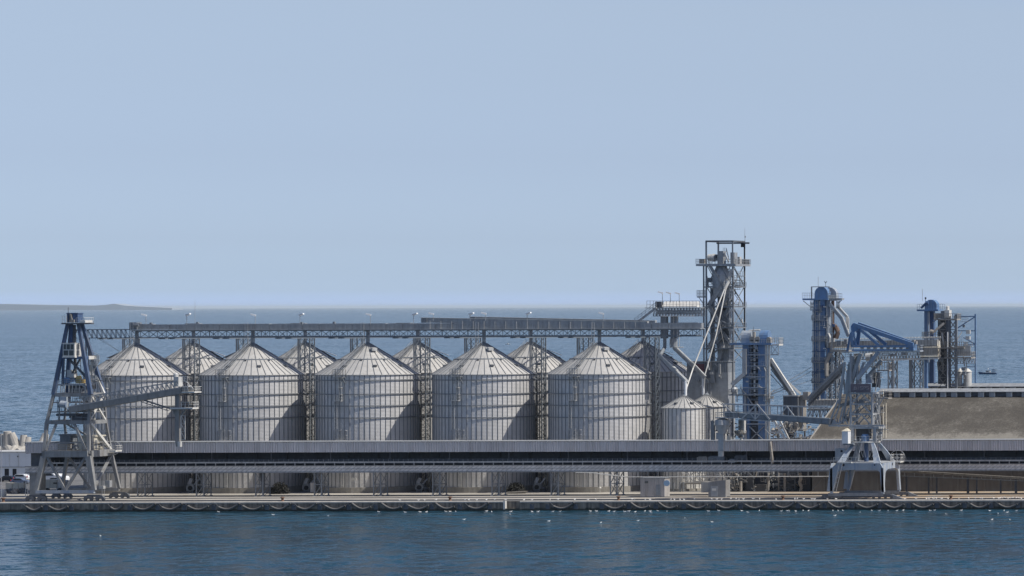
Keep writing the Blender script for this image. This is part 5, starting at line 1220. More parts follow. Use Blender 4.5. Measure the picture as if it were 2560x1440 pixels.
# ---------------------------------------------------------------- sloping belt and pipes under the gallery at the right
J = empty('sloping_belt', P(2400,1190,34), 'thin grey belt conveyor sloping down right under the gallery end', 'conveyor')
mb = MB(); mb.bar(P(2255,1178,34),P(2600,1198,34),.9,.5); part(J, 'belt_frame', mb, M['dusty'])
mb = MB(); mb.bar(P(2255,1190,33.5),P(2600,1204,33.5),.3,.2); part(J, 'walkway', mb, M['steel_mid'])
mb = MB()
for k in range(15): px = 2262+k*24; mb.bar(P(px,1190+k*.9,33.6),P(px,1178+k*1.2,33.6),.1)
part(J, 'posts', mb, M['steel'])
for px in (2267,2322,2342,2420,2442,2502,2540): part(J, 'leg', MB().bar(P(px,1237,34),P(px,1192,34),.35 if px % 4 else .5), M['steel_dark'])
# high-level pipe rack line along the gallery underside
R_ = empty('pipe_rack', P(1800,1192,28), 'thin pale pipe line hung under the gallery from the last silo to the right loader', 'pipe')
mb = MB(); mb.path([P(1440,1181,24.9),P(1480,1182,24.9),P(1565,1192.5,24.9),P(2075,1191,24.9)],.12,6); part(R_, 'pipe', mb, M['pale_steel'])
for k in range(20): px = 1595+k*25; part(R_, 'hanger', MB().bar(P(px,1192,24.9),P(px,1179,24.9),.09), M['steel'])
# pale lattice bridge under the gallery right of the grey shed
B2 = empty('low_lattice_bridge', P(1770,1200,46), 'pale lattice conveyor bridge low under the gallery behind the two sheds', 'bridge')
mb = MB(); mb.truss(P(1702,1207,46),P(1830,1203,46),(0,0,2.7),8,.22,.13,'x'); mb.truss(P(1702,1205,48.5),P(1830,1201,48.5),(0,0,2.7),8,.2,.12,'w'); part(B2, 'lattice_side', mb, M['white'])
mb = MB()
for (q0,q1,v0,v1) in ((1672,1700,1206,1222),(1700,1728,1210,1224)): mb.pbox(q0,q1,v0,v1,49,2)
mb.pbox(1705,1775,1206,1211,47,.4); part(B2, 'floor_wall', mb, M['concrete_pale'])
for px in (1684,1700,1708): part(B2, 'leg', MB().bar(P(px,1238,44),P(px,1205,44),.3), M['steel_mid'])
# machinery columns under the gallery
U2 = empty('under_gallery_frames', P(1930,1210,47), 'dark tangle of columns and dusty pipes under the gallery right of the kiosk', 'machinery')
for (q0,q1) in ((1836,1850),(1866,1882),(2008,2026)): part(U2, 'column', sbox(q0,q1,1180,1236,47,2), M['steel_dark'])
mb = MB()
for px in (1921,1947,1962): mb.tube(P(px,1182,45),P(px,1236,45),.3 if px != 1947 else .14,8)
mb.path([P(2000,1182,44),P(2003,1195,44),P(1999,1206,44),P(2004,1218,44),P(2000,1232,44)],.4,8); mb.tube(P(1852,1203,44),P(1852,1228,44),.35,8); part(U2, 'dusty_pipes', mb, M['dusty'])
part(U2, 'frame', MB().tower(Px(1926,48),Px(1990,48),47,51,GZ,P(1950,1182,48).z,3,.25,.14), M['steel_mid']); part(U2, 'frame', MB().tower(Px(1836,48),Px(1858,48),46,49,GZ,P(1850,1182,46).z,3,.25,.14), M['steel_mid'])
mb = MB()
for k in range(40):
    px = r2.uniform(1925,1998); py = r2.uniform(1186,1234); mb.bar(P(px,py,46),P(px+r2.uniform(-5,5),py+r2.uniform(-4,4),46.5),.1+.15*r2.random())
for k in range(20):
    px = r2.uniform(1825,1846); py = r2.uniform(1184,1232); mb.bar(P(px,py,44),P(px+r2.uniform(-4,4),py+r2.uniform(-4,4),44.5),.1+.2*r2.random())
part(U2, 'small_parts', mb, M['dusty'])
mb = sbox(1888,1914,1211,1236,46,2); part(U2, 'heap_box', mb, M['ware_wall'])
mb = MB(); mb.bar(P(2066,1182,40),P(2030,1226,40),.25); part(U2, 'diagonal', mb, M['steel_dark'])
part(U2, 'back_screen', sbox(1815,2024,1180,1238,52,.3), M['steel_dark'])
# the two sheds
M['shed'] = mat('dull_shed_sheet', (.36,.345,.335), .7, 0, .12, .5, (.16,.14,.12), .5)
S1 = empty('grey_shed', P(1636,1240,20), 'grey corrugated box shed on the quay in front of the last silo', 'shed')
a, b = P(1601,1239,20), P(1662,1196,20)
mb = MB(); pleat(mb,a.x,b.x,20,GZ,b.z,.5,.07); mb.box((a.x,20.02,GZ),(b.x,23.2,b.z)); part(S1, 'wall', mb, M['shed'])
mb = MB(); mb.box((a.x-.15,19.8,b.z),(b.x+.15,23.4,b.z+.15)); part(S1, 'roof', mb, M['steel_mid'])
part(S1, 'door', sbox(1640,1651,1212,1238.5,19.88,.06), M['steel_mid']); part(S1, 'wall_vent', sbox(1612,1620,1203,1208,19.88,.06), M['louver'])
mb = MB(); p = P(1666.5,1208,19.6); mb.tube(p, p+V(0,.15,0), .72, 20); s_ = single('round_disc', mb, mat('pale_blue_disc',(.25,.38,.52),.5,0,.05), 'round pale blue disc fixed beside the grey shed corner', 'disc')
S2 = empty('concrete_kiosk', P(1795,1240,18), 'small grey kiosk with sloping top on the quay, right of the corrugated shed', 'kiosk')
a, b = P(1771,1241.5,16), P(1814,1200,16); zl = P(1771,1205,16).z
mb = MB(); mb.prism([V(a.x,16,GZ),V(b.x,16,GZ),V(b.x,16,b.z),V(a.x,16,zl)],(0,3,0)); part(S2, 'wall', mb, M['grey_paint'])
mb = MB(); mb.pbox(1777,1794,1215,1241,15.95,.08); part(S2, 'door', mb, M['steel'])
part(S2, 'notice', sbox(1780,1790,1221,1227,15.9,.04), M['white'])
mb = MB(); mb.pbox(1753,1771,1205,1231,19,2); part(S2, 'side_wall', mb, M['concrete_pale'])

def clutter(parent, px0, px1, py0, py1, y0, y1, n, seed, mats=('steel','steel_mid','pale_steel','dusty'), size=1.0):
    """pipes, struts, small boxes and walkways that crowd a machine"""
    r_ = random.Random(seed)
    for k in range(n):
        p = P(r_.uniform(px0,px1), r_.uniform(py0,py1), r_.uniform(y0,y1)); c_ = r_.random(); mb = MB(); m_ = M[r_.choice(mats)]
        if c_ < .28: mb.tube(p, p+V(r_.uniform(-.5,.5),0,r_.uniform(1.2,3.6)*size), r_.uniform(.07,.2), 6); nm = 'pipe'
        elif c_ < .58: mb.bar(p, p+V(r_.uniform(-2,2)*size,r_.uniform(-.6,.6),r_.uniform(-2.4,2.4)*size), r_.uniform(.1,.22)); nm = 'strut'
        elif c_ < .76: mb.box(p, p+V(r_.uniform(.4,1.1)*size,r_.uniform(.4,1),r_.uniform(.4,1.3)*size)); nm = 'fitting_box'
        else: w_ = r_.uniform(1.,2.2)*size; mb.box(p, p+V(w_,.9,.1)); mb.rail([p+V(0,0,.1), p+V(w_,0,.1)],1.1,.6,.06); nm = 'walkway'
        part(parent, nm, mb, m_)
clutter(H, 1768, 1836, 680, 900, YH_-.3, YH_+5, 70, 31)
clutter(H, 1838, 1858, 690, 830, YH_+DH-2, YH_+DH, 10, 32)
clutter(E_, 1872, 1926, 990, 1100, YE-.5, YE+2, 18, 33)
clutter(E_, 1822, 1858, 960, 1010, YE-1, YE+1, 8, 34)
clutter(N, 1926, 2000, 1045, 1100, 46, 49, 24, 35, ('dusty','pale_steel','steel'))
clutter(T, 2030, 2082, 765, 980, YT-.8, YT-.2, 22, 41, ('steel','steel_mid','pale_steel','blue_dark'), .7)
clutter(E_, 1856, 1914, 870, 985, YE-.5, YE-.2, 14, 42, ('steel','pale_steel','blue_pale'), .6)
clutter(T, 2064, 2120, 850, 1000, YT-1, YT+3, 30, 36)
clutter(G2, 2345, 2428, 790, 955, ym-.5, ym+2.5, 46, 37)
clutter(Q, 2205, 2345, 884, 898, YQ-1.4, YQ-.8, 16, 38, ('dusty','steel_mid'))
clutter(U2, 1830, 2000, 1185, 1232, 44, 47, 30, 39, ('steel_mid','steel','dusty'), .8)
clutter(Bd, 1738, 1812, 910, 960, yb-.9, yb-.5, 8, 40, ('steel_mid','steel'), .6)
M['upper_grey'] = mat('weathered_light_grey_paint', (.37,.385,.395), .6, 0, .16, .9, (.17,.15,.14), .5)
# ---------------------------------------------------------------- right ship loader on its arched portal
YR, YR2 = 4.6, 17.2
bp = M['blue_pale']
K_ = empty('portal_loader', P(2140,1240,11), 'blue and grey ship loader on an arched four-legged portal at the right', 'crane')
def pp(pts, y): return [P(a,b,y) for a, b in pts]
def arc(c, r0, r1, a0, a1, n): return [(c[0]+r0*math.cos(R(a0+(a1-a0)*i/n)), c[1]-r1*math.sin(R(a0+(a1-a0)*i/n))) for i in range(n+1)]
face = [(2067,1228),(2071,1196),(2074.5,1174),(2092,1158),(2200,1158),(2206.5,1170),(2210.5,1230),(2204,1230),(2200.5,1192)]+arc((2190,1186),10.5,11,20,95,5)+arc((2106,1186),12,11,85,170,5)+[(2089,1205),(2083,1228)]
fx = pp(face, YR)
for yy, nm in ((YR, 'front_portal'), (YR2-.8, 'rear_portal')):
    mb = MB(); off = yy-YR
    mb.prism([v+V(0,off,0) for v in fx], (0,.8,0)); fp = part(K_, nm, mb, bp)
    if off == 0:
        for q in (2108.5, 2186.5):
            m_ = MB(); p = P(q,1162.5,YR-.02); m_.tube(p, p+V(0,.04,0), .3 if q < 2150 else .18, 14); part(fp, 'inspection_hole', m_, M['blackish'])
# side arches in depth
def sidepoly(x, dx, nm):
    zt, zs, zg = P(2206,1158,YR).z, P(2206,1172,YR).z, GZ+1.3
    y0, y1 = YR, YR2
    pts = [(y0,zg),(y0,zs+.2),(y0+1.0,zt+.0),(y1-2.2,zt),(y1-.3,zs-.4),(y1,zg),(y1-.6,zg)]
    n = 8
    for i in range(n+1):
        t_ = math.pi*i/n; ct = math.cos(t_); pts.append(((y0+y1)/2+((y1-y0)/2-1.15)*math.copysign(abs(ct)**.55,ct), zg+3.2+(zs-zg-3.3)*math.sin(t_)**.55))
    pts.append((y0+.6,zg))
    mb = MB(); mb.prism([V(x,a,b) for a,b in pts], (dx,0,0)); return part(K_, nm, mb, bp)
xr_ = P(2209,1200,YR).x
sp_ = sidepoly(xr_-.55, .55, 'side_portal'); sidepoly(P(2075,1200,YR).x, .55, 'side_portal')
m_ = MB(); p = V(xr_, (YR+YR2)/2+.3, P(2218,1160,11).z); m_.tube(p, p+V(.03,0,0), .36, 16); part(sp_, 'inspection_hole', m_, M['blackish'])
# splayed column legs up to the slewing ring
zr_ = P(2165,1106,11).z; zt_ = P(2206,1158,YR).z
cx, cy = P(2166,1104,11).x, (YR+YR2)/2
corners = [(P(2088,1158,YR).x,YR+.5,-1,-1),(P(2200,1158,YR).x,YR+.5,1,-1),(P(2200,1158,YR).x,YR2-.5,1,1),(P(2088,1158,YR).x,YR2-.5,-1,1)]
for (x,y,sx,sy) in corners:
    mb = MB(); top = V(cx+sx*2.3, cy+sy*2.1, zr_+.3); bot = V(x, y, zt_-.3); inn = V(cx+sx*2.4, cy+sy*2.4, zt_-.3)
    mid = bot.lerp(top,.5)+V(-sx*.2,0,-.2)
    th = V(0,.55*-sy,0)
    mb.prism([bot, bot.lerp(top,.55)+V(sx*.1,0,.1), top, V(top.x-sx*.6,top.y,top.z), (bot.lerp(top,.5))+V(-sx*.95,0,-.25), V(x-sx*1.7,y-sy*.15,zt_-.2)], th); part(K_, 'column_leg', mb, bp)
mb = MB(); mb.lathe(V(cx,cy,0),[(.5,zt_-.5),(.5,zr_)],16); part(K_, 'centre_column', mb, M['blue_dark'])
mb = MB()
for k in range(12):
    t_ = 2*math.pi*k/12; mb.tube(V(cx+2.5*math.cos(t_),cy+2.5*math.sin(t_),zr_), V(cx+(1.3+.9*(k%2))*math.cos(t_+.25),cy+(1.3+.9*(k%2))*math.sin(t_+.25),zt_+1.2), .07, 5)
part(K_, 'hanging_cables', mb, M['upper_grey'])
mb = MB(); mb.box((corners[0][0],YR+.9,zt_),(corners[1][0],YR2-.9,zt_+.15)); part(K_, 'portal_deck', mb, M['upper_grey'])
mb = MB(); mb.rail([P(2084,1157,YR),P(2150,1157,YR)],1.3,1.1,.06); mb.pbox(2092,2128,1155,1158,YR-.15,.8); part(K_, 'deck_railing', mb, M['white'])
mb = MB(); a = P(2228,1153,YR2-3); b = P(2254,1153,YR2-3); mb.deck(a.x,b.x,YR2-4,YR2-1,a.z,.3,True,.8,1.6); part(K_, 'side_balcony', mb, M['white'])
mb = MB(); c = P(2244,1144,YR2-2)
for k in range(28):
    f = lambda t: c+V(1.75*math.cos(t),0,1.75*math.sin(t)); a0, a1 = 2*math.pi*k/28, 2*math.pi*(k+1)/28
    mb.tube(f(a0), f(a1), .06, 5)
    if k % 4 == 0: mb.tube(c, f(a0), .04, 4)
part(K_, 'cable_reel', mb, M['upper_grey'])
mb = MB(); mb.ladder(P(2086,1229,YR-.5),P(2102,1159,YR-.5),.75,step=1.0,w=.1); part(K_, 'portal_ladder', mb, M['pale_steel'])
mb = MB(); mb.pbox(2088,2113,1121,1152,YR+3,2.5); eb = part(K_, 'electric_cabinet', mb, M['upper_grey'])
mb = MB(); p = P(2104,1128,YR+2.95); mb.tube(p, p+V(0,.06,0), .28, 12); part(eb, 'cabinet_dial', mb, M['blackish'])
mb = MB(); a, b = P(2105,1109,YR+2), P(2120,1078,YR+2); mb.box((a.x,YR+2,a.z),(b.x,YR+4.8,b.z)); oc = part(K_, 'operator_cabin', mb, M['white_clean'])
mb = MB(); apex = V((a.x+b.x)/2,YR+3.4,b.z+.75); v = [V(a.x-.1,YR+1.9,b.z),V(b.x+.1,YR+1.9,b.z),V(b.x+.1,YR+4.9,b.z),V(a.x-.1,YR+4.9,b.z),apex]; mb.add(v,[(0,1,4),(1,2,4),(2,3,4),(3,0,4),(3,2,1,0)]); part(oc, 'cabin_roof', mb, M['cream'])
mb = MB(); mb.box((a.x+.2,YR+2.2,a.z-.35),(b.x+1.2,YR+4.6,a.z-.02)); part(oc, 'cabin_bracket', mb, M['steel_mid'])
# sills and bogies
for yy in (YR+.4, YR2-.4):
    mb = MB(); x0, x1 = P(2070,1232,YR).x, P(2208,1232,YR).x; mb.box((x0,yy-.35,GZ+.75),(x1,yy+.35,GZ+1.45)); part(K_, 'sill_beam', mb, M['steel_mid'])
    for xc in (x0+.8, x1-.3):
        b_ = MB(); b_.prism([V(xc-2.6,yy-.3,GZ+.45),V(xc+2.6,yy-.3,GZ+.45),V(xc+2.0,yy-.3,GZ+1.15),V(xc-2.0,yy-.3,GZ+1.15)],(0,.6,0)); bo = part(K_, 'bogie', b_, M['steel_dark'])
        for k in range(4):
            w = MB(); x = xc-2.1+k*1.4; w.tube((x,yy-.2,GZ+.5),(x,yy+.2,GZ+.5),.34,12); part(bo, 'wheel', w, M['steel_dark'])
    b_ = MB(); b_.prism([V(x1+2.2,yy-.3,GZ+.1),V(x1+4.6,yy-.3,GZ+.1),V(x1+2.0,yy-.3,GZ+1.2)],(0,.6,0)); part(K_, 'rail_clamp', b_, M['steel_mid'])
# slewing deck and upper frame
mb = MB(); mb.lathe(V(cx,cy,0),[(.1,zr_),(3.2,zr_),(3.2,zr_+.3),(.1,zr_+.3)],28); part(K_, 'slewing_ring', mb, M['pale_steel'])
mb = MB(); mb.rail([V(cx-3,cy-2.4,zr_+.3),V(cx+3,cy-2.4,zr_+.3),V(cx+3,cy+2.4,zr_+.3)],1.2,.8,.06); part(K_, 'ring_railing', mb, M['pale_steel'])
zb0 = P(2165,1066,11).z
mb = MB(); mb.box((cx-3.3,cy-2.2,zb0-.5),(cx+3.6,cy+3,zb0)); part(K_, 'slewing_frame', mb, M['upper_grey'])
for sx in (-2.6, 2.6):
    for sy in (-1.8, 2.2): part(K_, 'frame_post', MB().bar((cx+sx,cy+sy,zr_+.3),(cx+sx,cy+sy,zb0-.4),.7), M['upper_grey'])
part(K_, 'slewing_motor', MB().lathe(V(cx+.2,cy-1.4,0),[(.9,zr_+.3),(1.0,zr_+1.4),(.7,zr_+2.0),(.0,zr_+2.0)],14), bl)
part(K_, 'machine_room', sbox(2140,2172,1070,1097,cy-.5,2), M['ware_wall'])
# lattice superstructure
xs_ = [cx-3.0, cx+2.0]; yA, yB = cy-1.9, cy+2.6
zt1 = P(2150,884,10).z; zs1 = P(2150,983,10).z
for x in xs_:
    for y in (yA, yB): part(K_, 'tower_post', MB().bar((x,y,zb0),(x,y,zs1 if x > cx else zt1),.42), M['upper_grey'])
lv = [zb0, zb0+2.9, zb0+5.3, zs1]
mb = MB()
for i in range(3):
    a, b = lv[i], lv[i+1]
    for y in (yA, yB): mb.bar((xs_[0],y,b),(xs_[1],y,b),.3); mb.bar((xs_[0],y,a),((xs_[0]+xs_[1])/2,y,b),.25); mb.bar((xs_[1],y,a),((xs_[0]+xs_[1])/2,y,b),.25)
    mb.bar((xs_[1],yA,b),(xs_[1],yB,b),.4); mb.bar((xs_[1],yA,a),(xs_[1],(yA+yB)/2,b),.22); mb.bar((xs_[1],yB,a),(xs_[1],(yA+yB)/2,b),.22)
part(K_, 'tower_bracing', mb, M['upper_grey'])
# sign board
a, b = P(2127.5,981,yA-.3), P(2177.5,959.5,yA-.3)
mb = MB(); mb.box((a.x,yA-.5,a.z),(b.x,yA-.3,b.z)); sg = part(K_, 'sign_board', mb, M['sign'], label='mauve sign board with a pale emblem and letters')
def stroke(pts, w):
    m_ = MB(); W_, H_ = b.x-a.x, b.z-a.z
    q = [V(a.x+W_*u, yA-.52, a.z+H_*v) for u, v in pts]
    for s_, e_ in zip(q, q[1:]): m_.bar(s_, e_, w, w)
    return m_
part(sg, 'emblem', stroke([(.10,.30),(.19,.30),(.16,.52),(.22,.74)],.10), M['letters'])
part(sg, 'emblem', stroke([(.16,.50),(.26,.60),(.31,.44),(.30,.30)],.09), M['letters'])
part(sg, 'emblem', stroke([(.20,.31),(.22,.48),(.25,.31)],.09), M['letters'])
part(sg, 'letter', stroke([(.59,.68),(.48,.68),(.48,.52),(.59,.50),(.59,.34),(.48,.34)],.11), M['letters'])
part(sg, 'letter', stroke([(.645,.33),(.645,.68),(.735,.68),(.735,.50),(.645,.50)],.11), M['letters'])
part(sg, 'letter', stroke([(.88,.68),(.78,.68),(.78,.52),(.88,.50),(.88,.34),(.78,.34)],.11), M['letters'])
part(sg, 'emblem_bar', stroke([(.395,.33),(.395,.68)],.05), M['letters'])
# machinery between the sign and the boom
mb = MB(); mb.pbox(2164,2178,950,958,yA+.6,2); part(K_, 'counterweight', mb, M['blue_pale'])
part(K_, 'winch_house', sbox(2164,2176,935,951,yA+1.0,2.2), M['blue_pale'])
part(K_, 'rear_shaft', sbox(2180,2196,930,968,yB-1,1.6), M['steel_dark'])
mb = MB()
for (p, q, w) in (((2118,985),(2134,890),.7),((2098,1010),(2112,905),.5),((2112,985),(2124,905),.4),((2106,1060),(2118,985),.4),((2126,965),(2152,884),.8),((2142,958),(2160,905),.5),((2136,925),(2150,958),.4)): mb.bar(P(*p,yA+.8), P(*q,yA+.8), w)
part(K_, 'upper_frame', mb, M['upper_grey'])
clutter(K_, 2100, 2200, 885, 985, yA, yB, 46, 51, ('upper_grey','pale_steel','steel_mid','dusty'))
clutter(K_, 2128, 2200, 990, 1062, yA+.5, yB, 34, 52, ('upper_grey','pale_steel','steel_mid','dusty'))
clutter(K_, 2086, 2128, 990, 1060, yA, yB, 20, 53, ('upper_grey','pale_steel','steel_mid'))
clutter(K_, 2132, 2200, 1066, 1098, cy-2, cy+2, 12, 54, ('upper_grey','steel_mid'))
mb = MB(); mb.bar(P(2197,880,yA),P(2143,948,yA),.85,.8); part(K_, 'luffing_strut', mb, bp)
mb = MB(); mb.bar(P(2204,900,yA+1.5),P(2170,940,yA+1.5),.6); mb.bar(P(2190,925,yA+1.5),P(2165,946,yA+1.2),.5); part(K_, 'luffing_strut', mb, M['steel_mid'])
part(K_, 'stair_cage', sbox(2134,2146,884,936,yA+1.2,1.0), M['dusty'])
mb = MB(); mb.bar(P(2135,935,yA+1),P(2137,895,yA+1),.18); mb.bar(P(2137,895,yA+1),P(2143,888,yA+1),.18); mb.rail([P(2134,935,yA+.9),P(2147,935,yA+.9)],1.8,.4,.08); part(K_, 'stair_rail', mb, M['white'])
mb = MB(); mb.ladder(P(2196,1095,yA+2),P(2196,985,yA+2),.7,step=.8,w=.1); part(K_, 'mast_ladder', mb, M['pale_steel'])
mb = MB(); a_, b_ = P(2186,948,yA+1), P(2206,948,yA+1); mb.deck(a_.x,b_.x+1,yA+3,yA+5,P(2196,925,yA).z,.3,True,.6,1.7); part(K_, 'mast_platform', mb, M['dusty'])
# boom (raised blue jib)
mb = MB()
yj, yk = yA-.2, yA+2.2
mb.prism([P(2128,830,yj),P(2127,815,yj),P(2132,808.5,yj),P(2138,810,yj),P(2146,818,yj),P(2143,827,yj),P(2134,830,yj)],(0,.7,0))
mb.bar(P(2134,811.5,yj+.3),P(2283,862,yj+.3),.95,.9); jb = part(K_, 'boom', mb, bl)
mb = MB(); mb.prism([V(v.x,yk,v.z) for v in (P(2132,832,yj),P(2131,815,yj),P(2137,809,yj),P(2144,811,yj),P(2150,820,yj))],(0,.6,0)); mb.bar(P(2146,809.5,yk),P(2283,858,yk),.85,.8); part(jb, 'boom_chord', mb, bl)
mb = MB(); mb.bar(P(2128,866,yj),P(2285,866.5,yj),.55,.45); mb.bar(P(2132,875.5,yj),P(2285,874.5,yj),.6,.4); mb.bar(P(2128,866,yk),P(2285,864,yk),.5,.4); mb.bar(P(2130,875.5,yk),P(2290,874,yk),.5,.4); part(jb, 'boom_lower_chord', mb, bl)
mb = MB()
for (p,q,yy,w) in (((2130,830),(2130,865),yj,.55),((2134,830),(2140,864),yj,.3),((2140,864),(2148,822),yk,.5),((2150,826),(2146,862),yk,.35),((2152,825),(2196,862),yj,.6),((2171,825),(2216,862),yk,.65),((2127,832),(2118,880),yk,.4)): mb.bar(P(*p,yy),P(*q,yy),w)
part(jb, 'boom_web', mb, bl)
part(jb, 'boom_gusset', MB().prism(pp([(2129,862),(2129,846),(2143,864)],yj),(0,.5,0)), bl)
part(jb, 'boom_end', sbox(2271,2283,858,876,yj-.1,2.8), bl)
mb = MB(); a_, b_ = P(2282,876,yj), P(2300,876,yj); mb.deck(a_.x,b_.x,yj,yj+2.5,a_.z,.3,True,.6,1.2); part(jb, 'end_platform', mb, bp)
mb = MB(); mb.pbox(2287,2291,853,861,yj+.5,.8); mb.pbox(2280,2286,850,862,yj+1,1); part(jb, 'end_machine', mb, M['dusty'])
for k in range(8):
    part(jb, 'idler_bracket', sbox(2151+k*16.2,2158.5+k*16.2,868.3,872.5,yj+.4,.5), M['cream'])
mb = MB(); mb.bar(P(2110,880,yj),P(2290,877.5,yj),.22,.2); part(jb, 'cable_tray', mb, M['pale_steel'])
# low conveyor arm reaching left with its spout
ya = 8.5
mb = MB()
for yy in (ya, ya+2.4): mb.bar(P(1812,1034,ya)+V(0,yy-ya,0),P(2075,1054,ya)+V(0,yy-ya,0),.3,1.15)
mb.bar(P(1812,1041,ya)+V(0,1.2,0),P(2075,1061,ya)+V(0,1.2,0),2.3,.2); am = part(K_, 'loading_arm', mb, M['steel_mid'])
mb = MB(); mb.bar(P(1812,1030,ya-.1),P(2075,1046,ya-.1),.25,.2); part(am, 'arm_edge', mb, M['white'])
mb = MB()
for yy in (0, 2.4):
    mb.bar(P(1804,1010,ya)+V(0,yy,0),P(2060,1019,ya)+V(0,yy,0),.26)
    for k in range(10): q = 1809+k*27; mb.bar(P(q,1010+.035*(q-1804),ya)+V(0,yy,0),P(q,1042,ya)+V(0,yy,0),.16)
for (p,q,w) in (((1892,1011),(1852,1049),.3),((1892,1011),(1924,1049),.35),((1888,1018),(1888,1048),.3),((1872,1030),(1888,1048),.25),((1904,1032),(1888,1048),.25),((1967,1016),(1950,1038),.25),((1967,1016),(1985,1040),.25),((1809,1012),(1830,1032),.2)): mb.bar(P(*p,ya-.2),P(*q,ya-.2),w)
part(am, 'arm_railing', mb, M['upper_grey'])
mb = MB(); mb.bar(P(1848,1049,ya),P(1925,1052,ya),.35,.3); mb.deck(P(1790,1043,ya).x,P(1848,1043,ya).x,ya-.5,ya+2.5,P(1820,1043,ya).z,.25,True,1.0,1.1); part(am, 'spout_platform', mb, M['upper_grey'])
mb = MB(); c = P(1806,1078,ya+1); c0_ = V(c.x,ya+1,0); mb.lathe(c0_,[(.8,c.z-.6),(1.0,c.z),(1.7,P(1806,1062,ya).z),(1.6,P(1806,1050,ya).z),(.6,P(1806,1046,ya).z)],14); hp = part(am, 'spout_hopper', mb, M['upper_grey'])
mb = MB(); mb.bar(P(1804,1080,ya+1),P(1804,1128,ya+1),1.15,1.15); part(hp, 'spout_tube', mb, M['upper_grey'])
mb = MB(); mb.bar(P(1802.5,1124,ya+1.2),P(1802.5,1141,ya+1.2),1.0,1.0); part(hp, 'spout_tip', mb, M['pale_steel'])
mb = MB()
for k in range(26):
    px = r2.uniform(1782,1862); py = r2.uniform(1052,1100); mb.bar(P(px,py,ya+2.5),P(px+r2.uniform(-8,8),py+r2.uniform(-9,9),ya+3),.1+.15*r2.random())
part(am, 'spout_linkage', mb, M['steel_dark'])
for (q0,q1,v0,v1,m_) in ((1777,1785,1052,1100,'steel_mid'),(1789,1795,1058,1076,'pale_steel'),(1846,1857,1050,1094,'steel_mid'),(1857,1861,1050,1082,'white'),(1790,1798,1082,1098,'blue_pale'),(1818,1824,1088,1100,'white'),(1849,1854,1090,1100,'white')): part(am, 'spout_frame', sbox(q0,q1,v0,v1,ya+3.2,.8), M[m_])
mb = MB(); mb.lathe(V(P(1836,1092,ya).x,ya+4,P(1836,1095,ya).z),[(.4,0),(1.3,1.0),(1.4,1.6),(.4,1.7)],14); part(am, 'round_valve', mb, M['dusty'])
mb = MB()
for (p,q,w) in (((2072,1062),(2095,1000),.3),((2082,1064),(2100,1012),.25),((2098,1060),(2108,1015),.3),((2108,1058),(2122,1020),.25),((2100,1060),(2116,1036),.25),((2120,1060),(2110,1040),.25)): mb.bar(P(*p,ya+.5),P(*q,ya+.5),w)
mb.prism(pp([(2078,1062),(2082,1050),(2097,1060)],ya+.2),(0,1,0)); mb.bar(P(2072,1064,ya+.3),P(2210,1064,ya+.3),.4); part(am, 'arm_root', mb, M['upper_grey'])
mb = MB(); mb.prism(pp([(2085,1022),(2126,1012),(2128,1000),(2100,1010)],ya+4),(0,2,0)); part(K_, 'loading_hood', mb, M['dusty'])
# ---------------------------------------------------------------- fenders on chains
tubes_flat = [(65,105),(123,170),(470,521),(607,657),(813,863),(1021,1071),(1513,1562),(1720,1768),(1792,1841),(1863,1912),(2001,2049),(2144,2194),(2213,2260),(2283,2333),(2354,2401),(2426,2472),(2496,2543)]
tubes_left = [(1088,1136),(1576,1624),(1646,1693),(879,927),(2069,2117),(953,1003)]       # left end higher
tubes_right = [(338,388),(405,455),(547,598),(1171,1221),(1384,1435),(1940,1988),(277,309),(680,726),(744,791)]
def fender(a, b, hl, hr, label, gname):
    y = -.42; p0, p1 = P(a,1264,y), P(b,1264,y); z = 1.05
    mb = MB(); n = 14; pts = []
    for i in range(n+1):
        t_ = i/n; pts.append(V(p0.x+(p1.x-p0.x)*t_, y, z + hl*(1-t_)**1.6 + hr*t_**1.6 - .75*math.sin(math.pi*t_) - .0))
    o = Vector(pts[n//2]); t = empty('tube_fender', o, label, 'fender', gname)
    mb.sweep(pts, .25, 10); part(t, 'rubber_tube', mb, M['rubber'], smooth=True)
    for e, s_ in ((pts[0], -1), (pts[-1], 1)):
        c = MB(); top = V(e.x+s_*.9, -.1, GZ-.35)
        c.tube(e, top, .06, 5); part(t, 'chain', c, M['steel_dark'])
for a, b in tubes_flat: fender(a, b, .25, .25, 'curved rubber tube fender hanging level on two chains from the quay wall', 'tube fenders hanging level')
for a, b in tubes_left: fender(a, b, .85, .0, 'curved rubber tube fender on the quay wall with its left end pulled higher', 'tube fenders sloping down right')
for a, b in tubes_right: fender(a, b, .0, .85, 'curved rubber tube fender on the quay wall with its right end pulled higher', 'tube fenders sloping down left')
# shackle blocks in the wall between fenders
sh = [115,180,240,325,395,462,535,600,668,735,800,873,940,1015,1080,1150,1225,1330,1370,1440,1505,1573,1640,1710,1783,1852,1925,1996,2062,2130,2200,2272,2343,2412,2478,2545]
proto = None
for px in sh:
    p = P(px,1261,-.05)
    if proto is None:
        mb = MB(); mb.box((p.x-.5,-.16,.35),(p.x+.5,.02,1.55)); mb.box((p.x-.22,-.3,1.2),(p.x+.22,-.16,1.5))
        proto = single('mooring_plate', mb, M['steel_dark'], 'dark square iron plate set in the quay wall between two fenders', 'plate', 'iron plates along the quay wall', loc=V(p.x,-.05,.35))
    else:
        o = proto.copy(); COL.objects.link(o); o.location = V(p.x,-.05,.35)
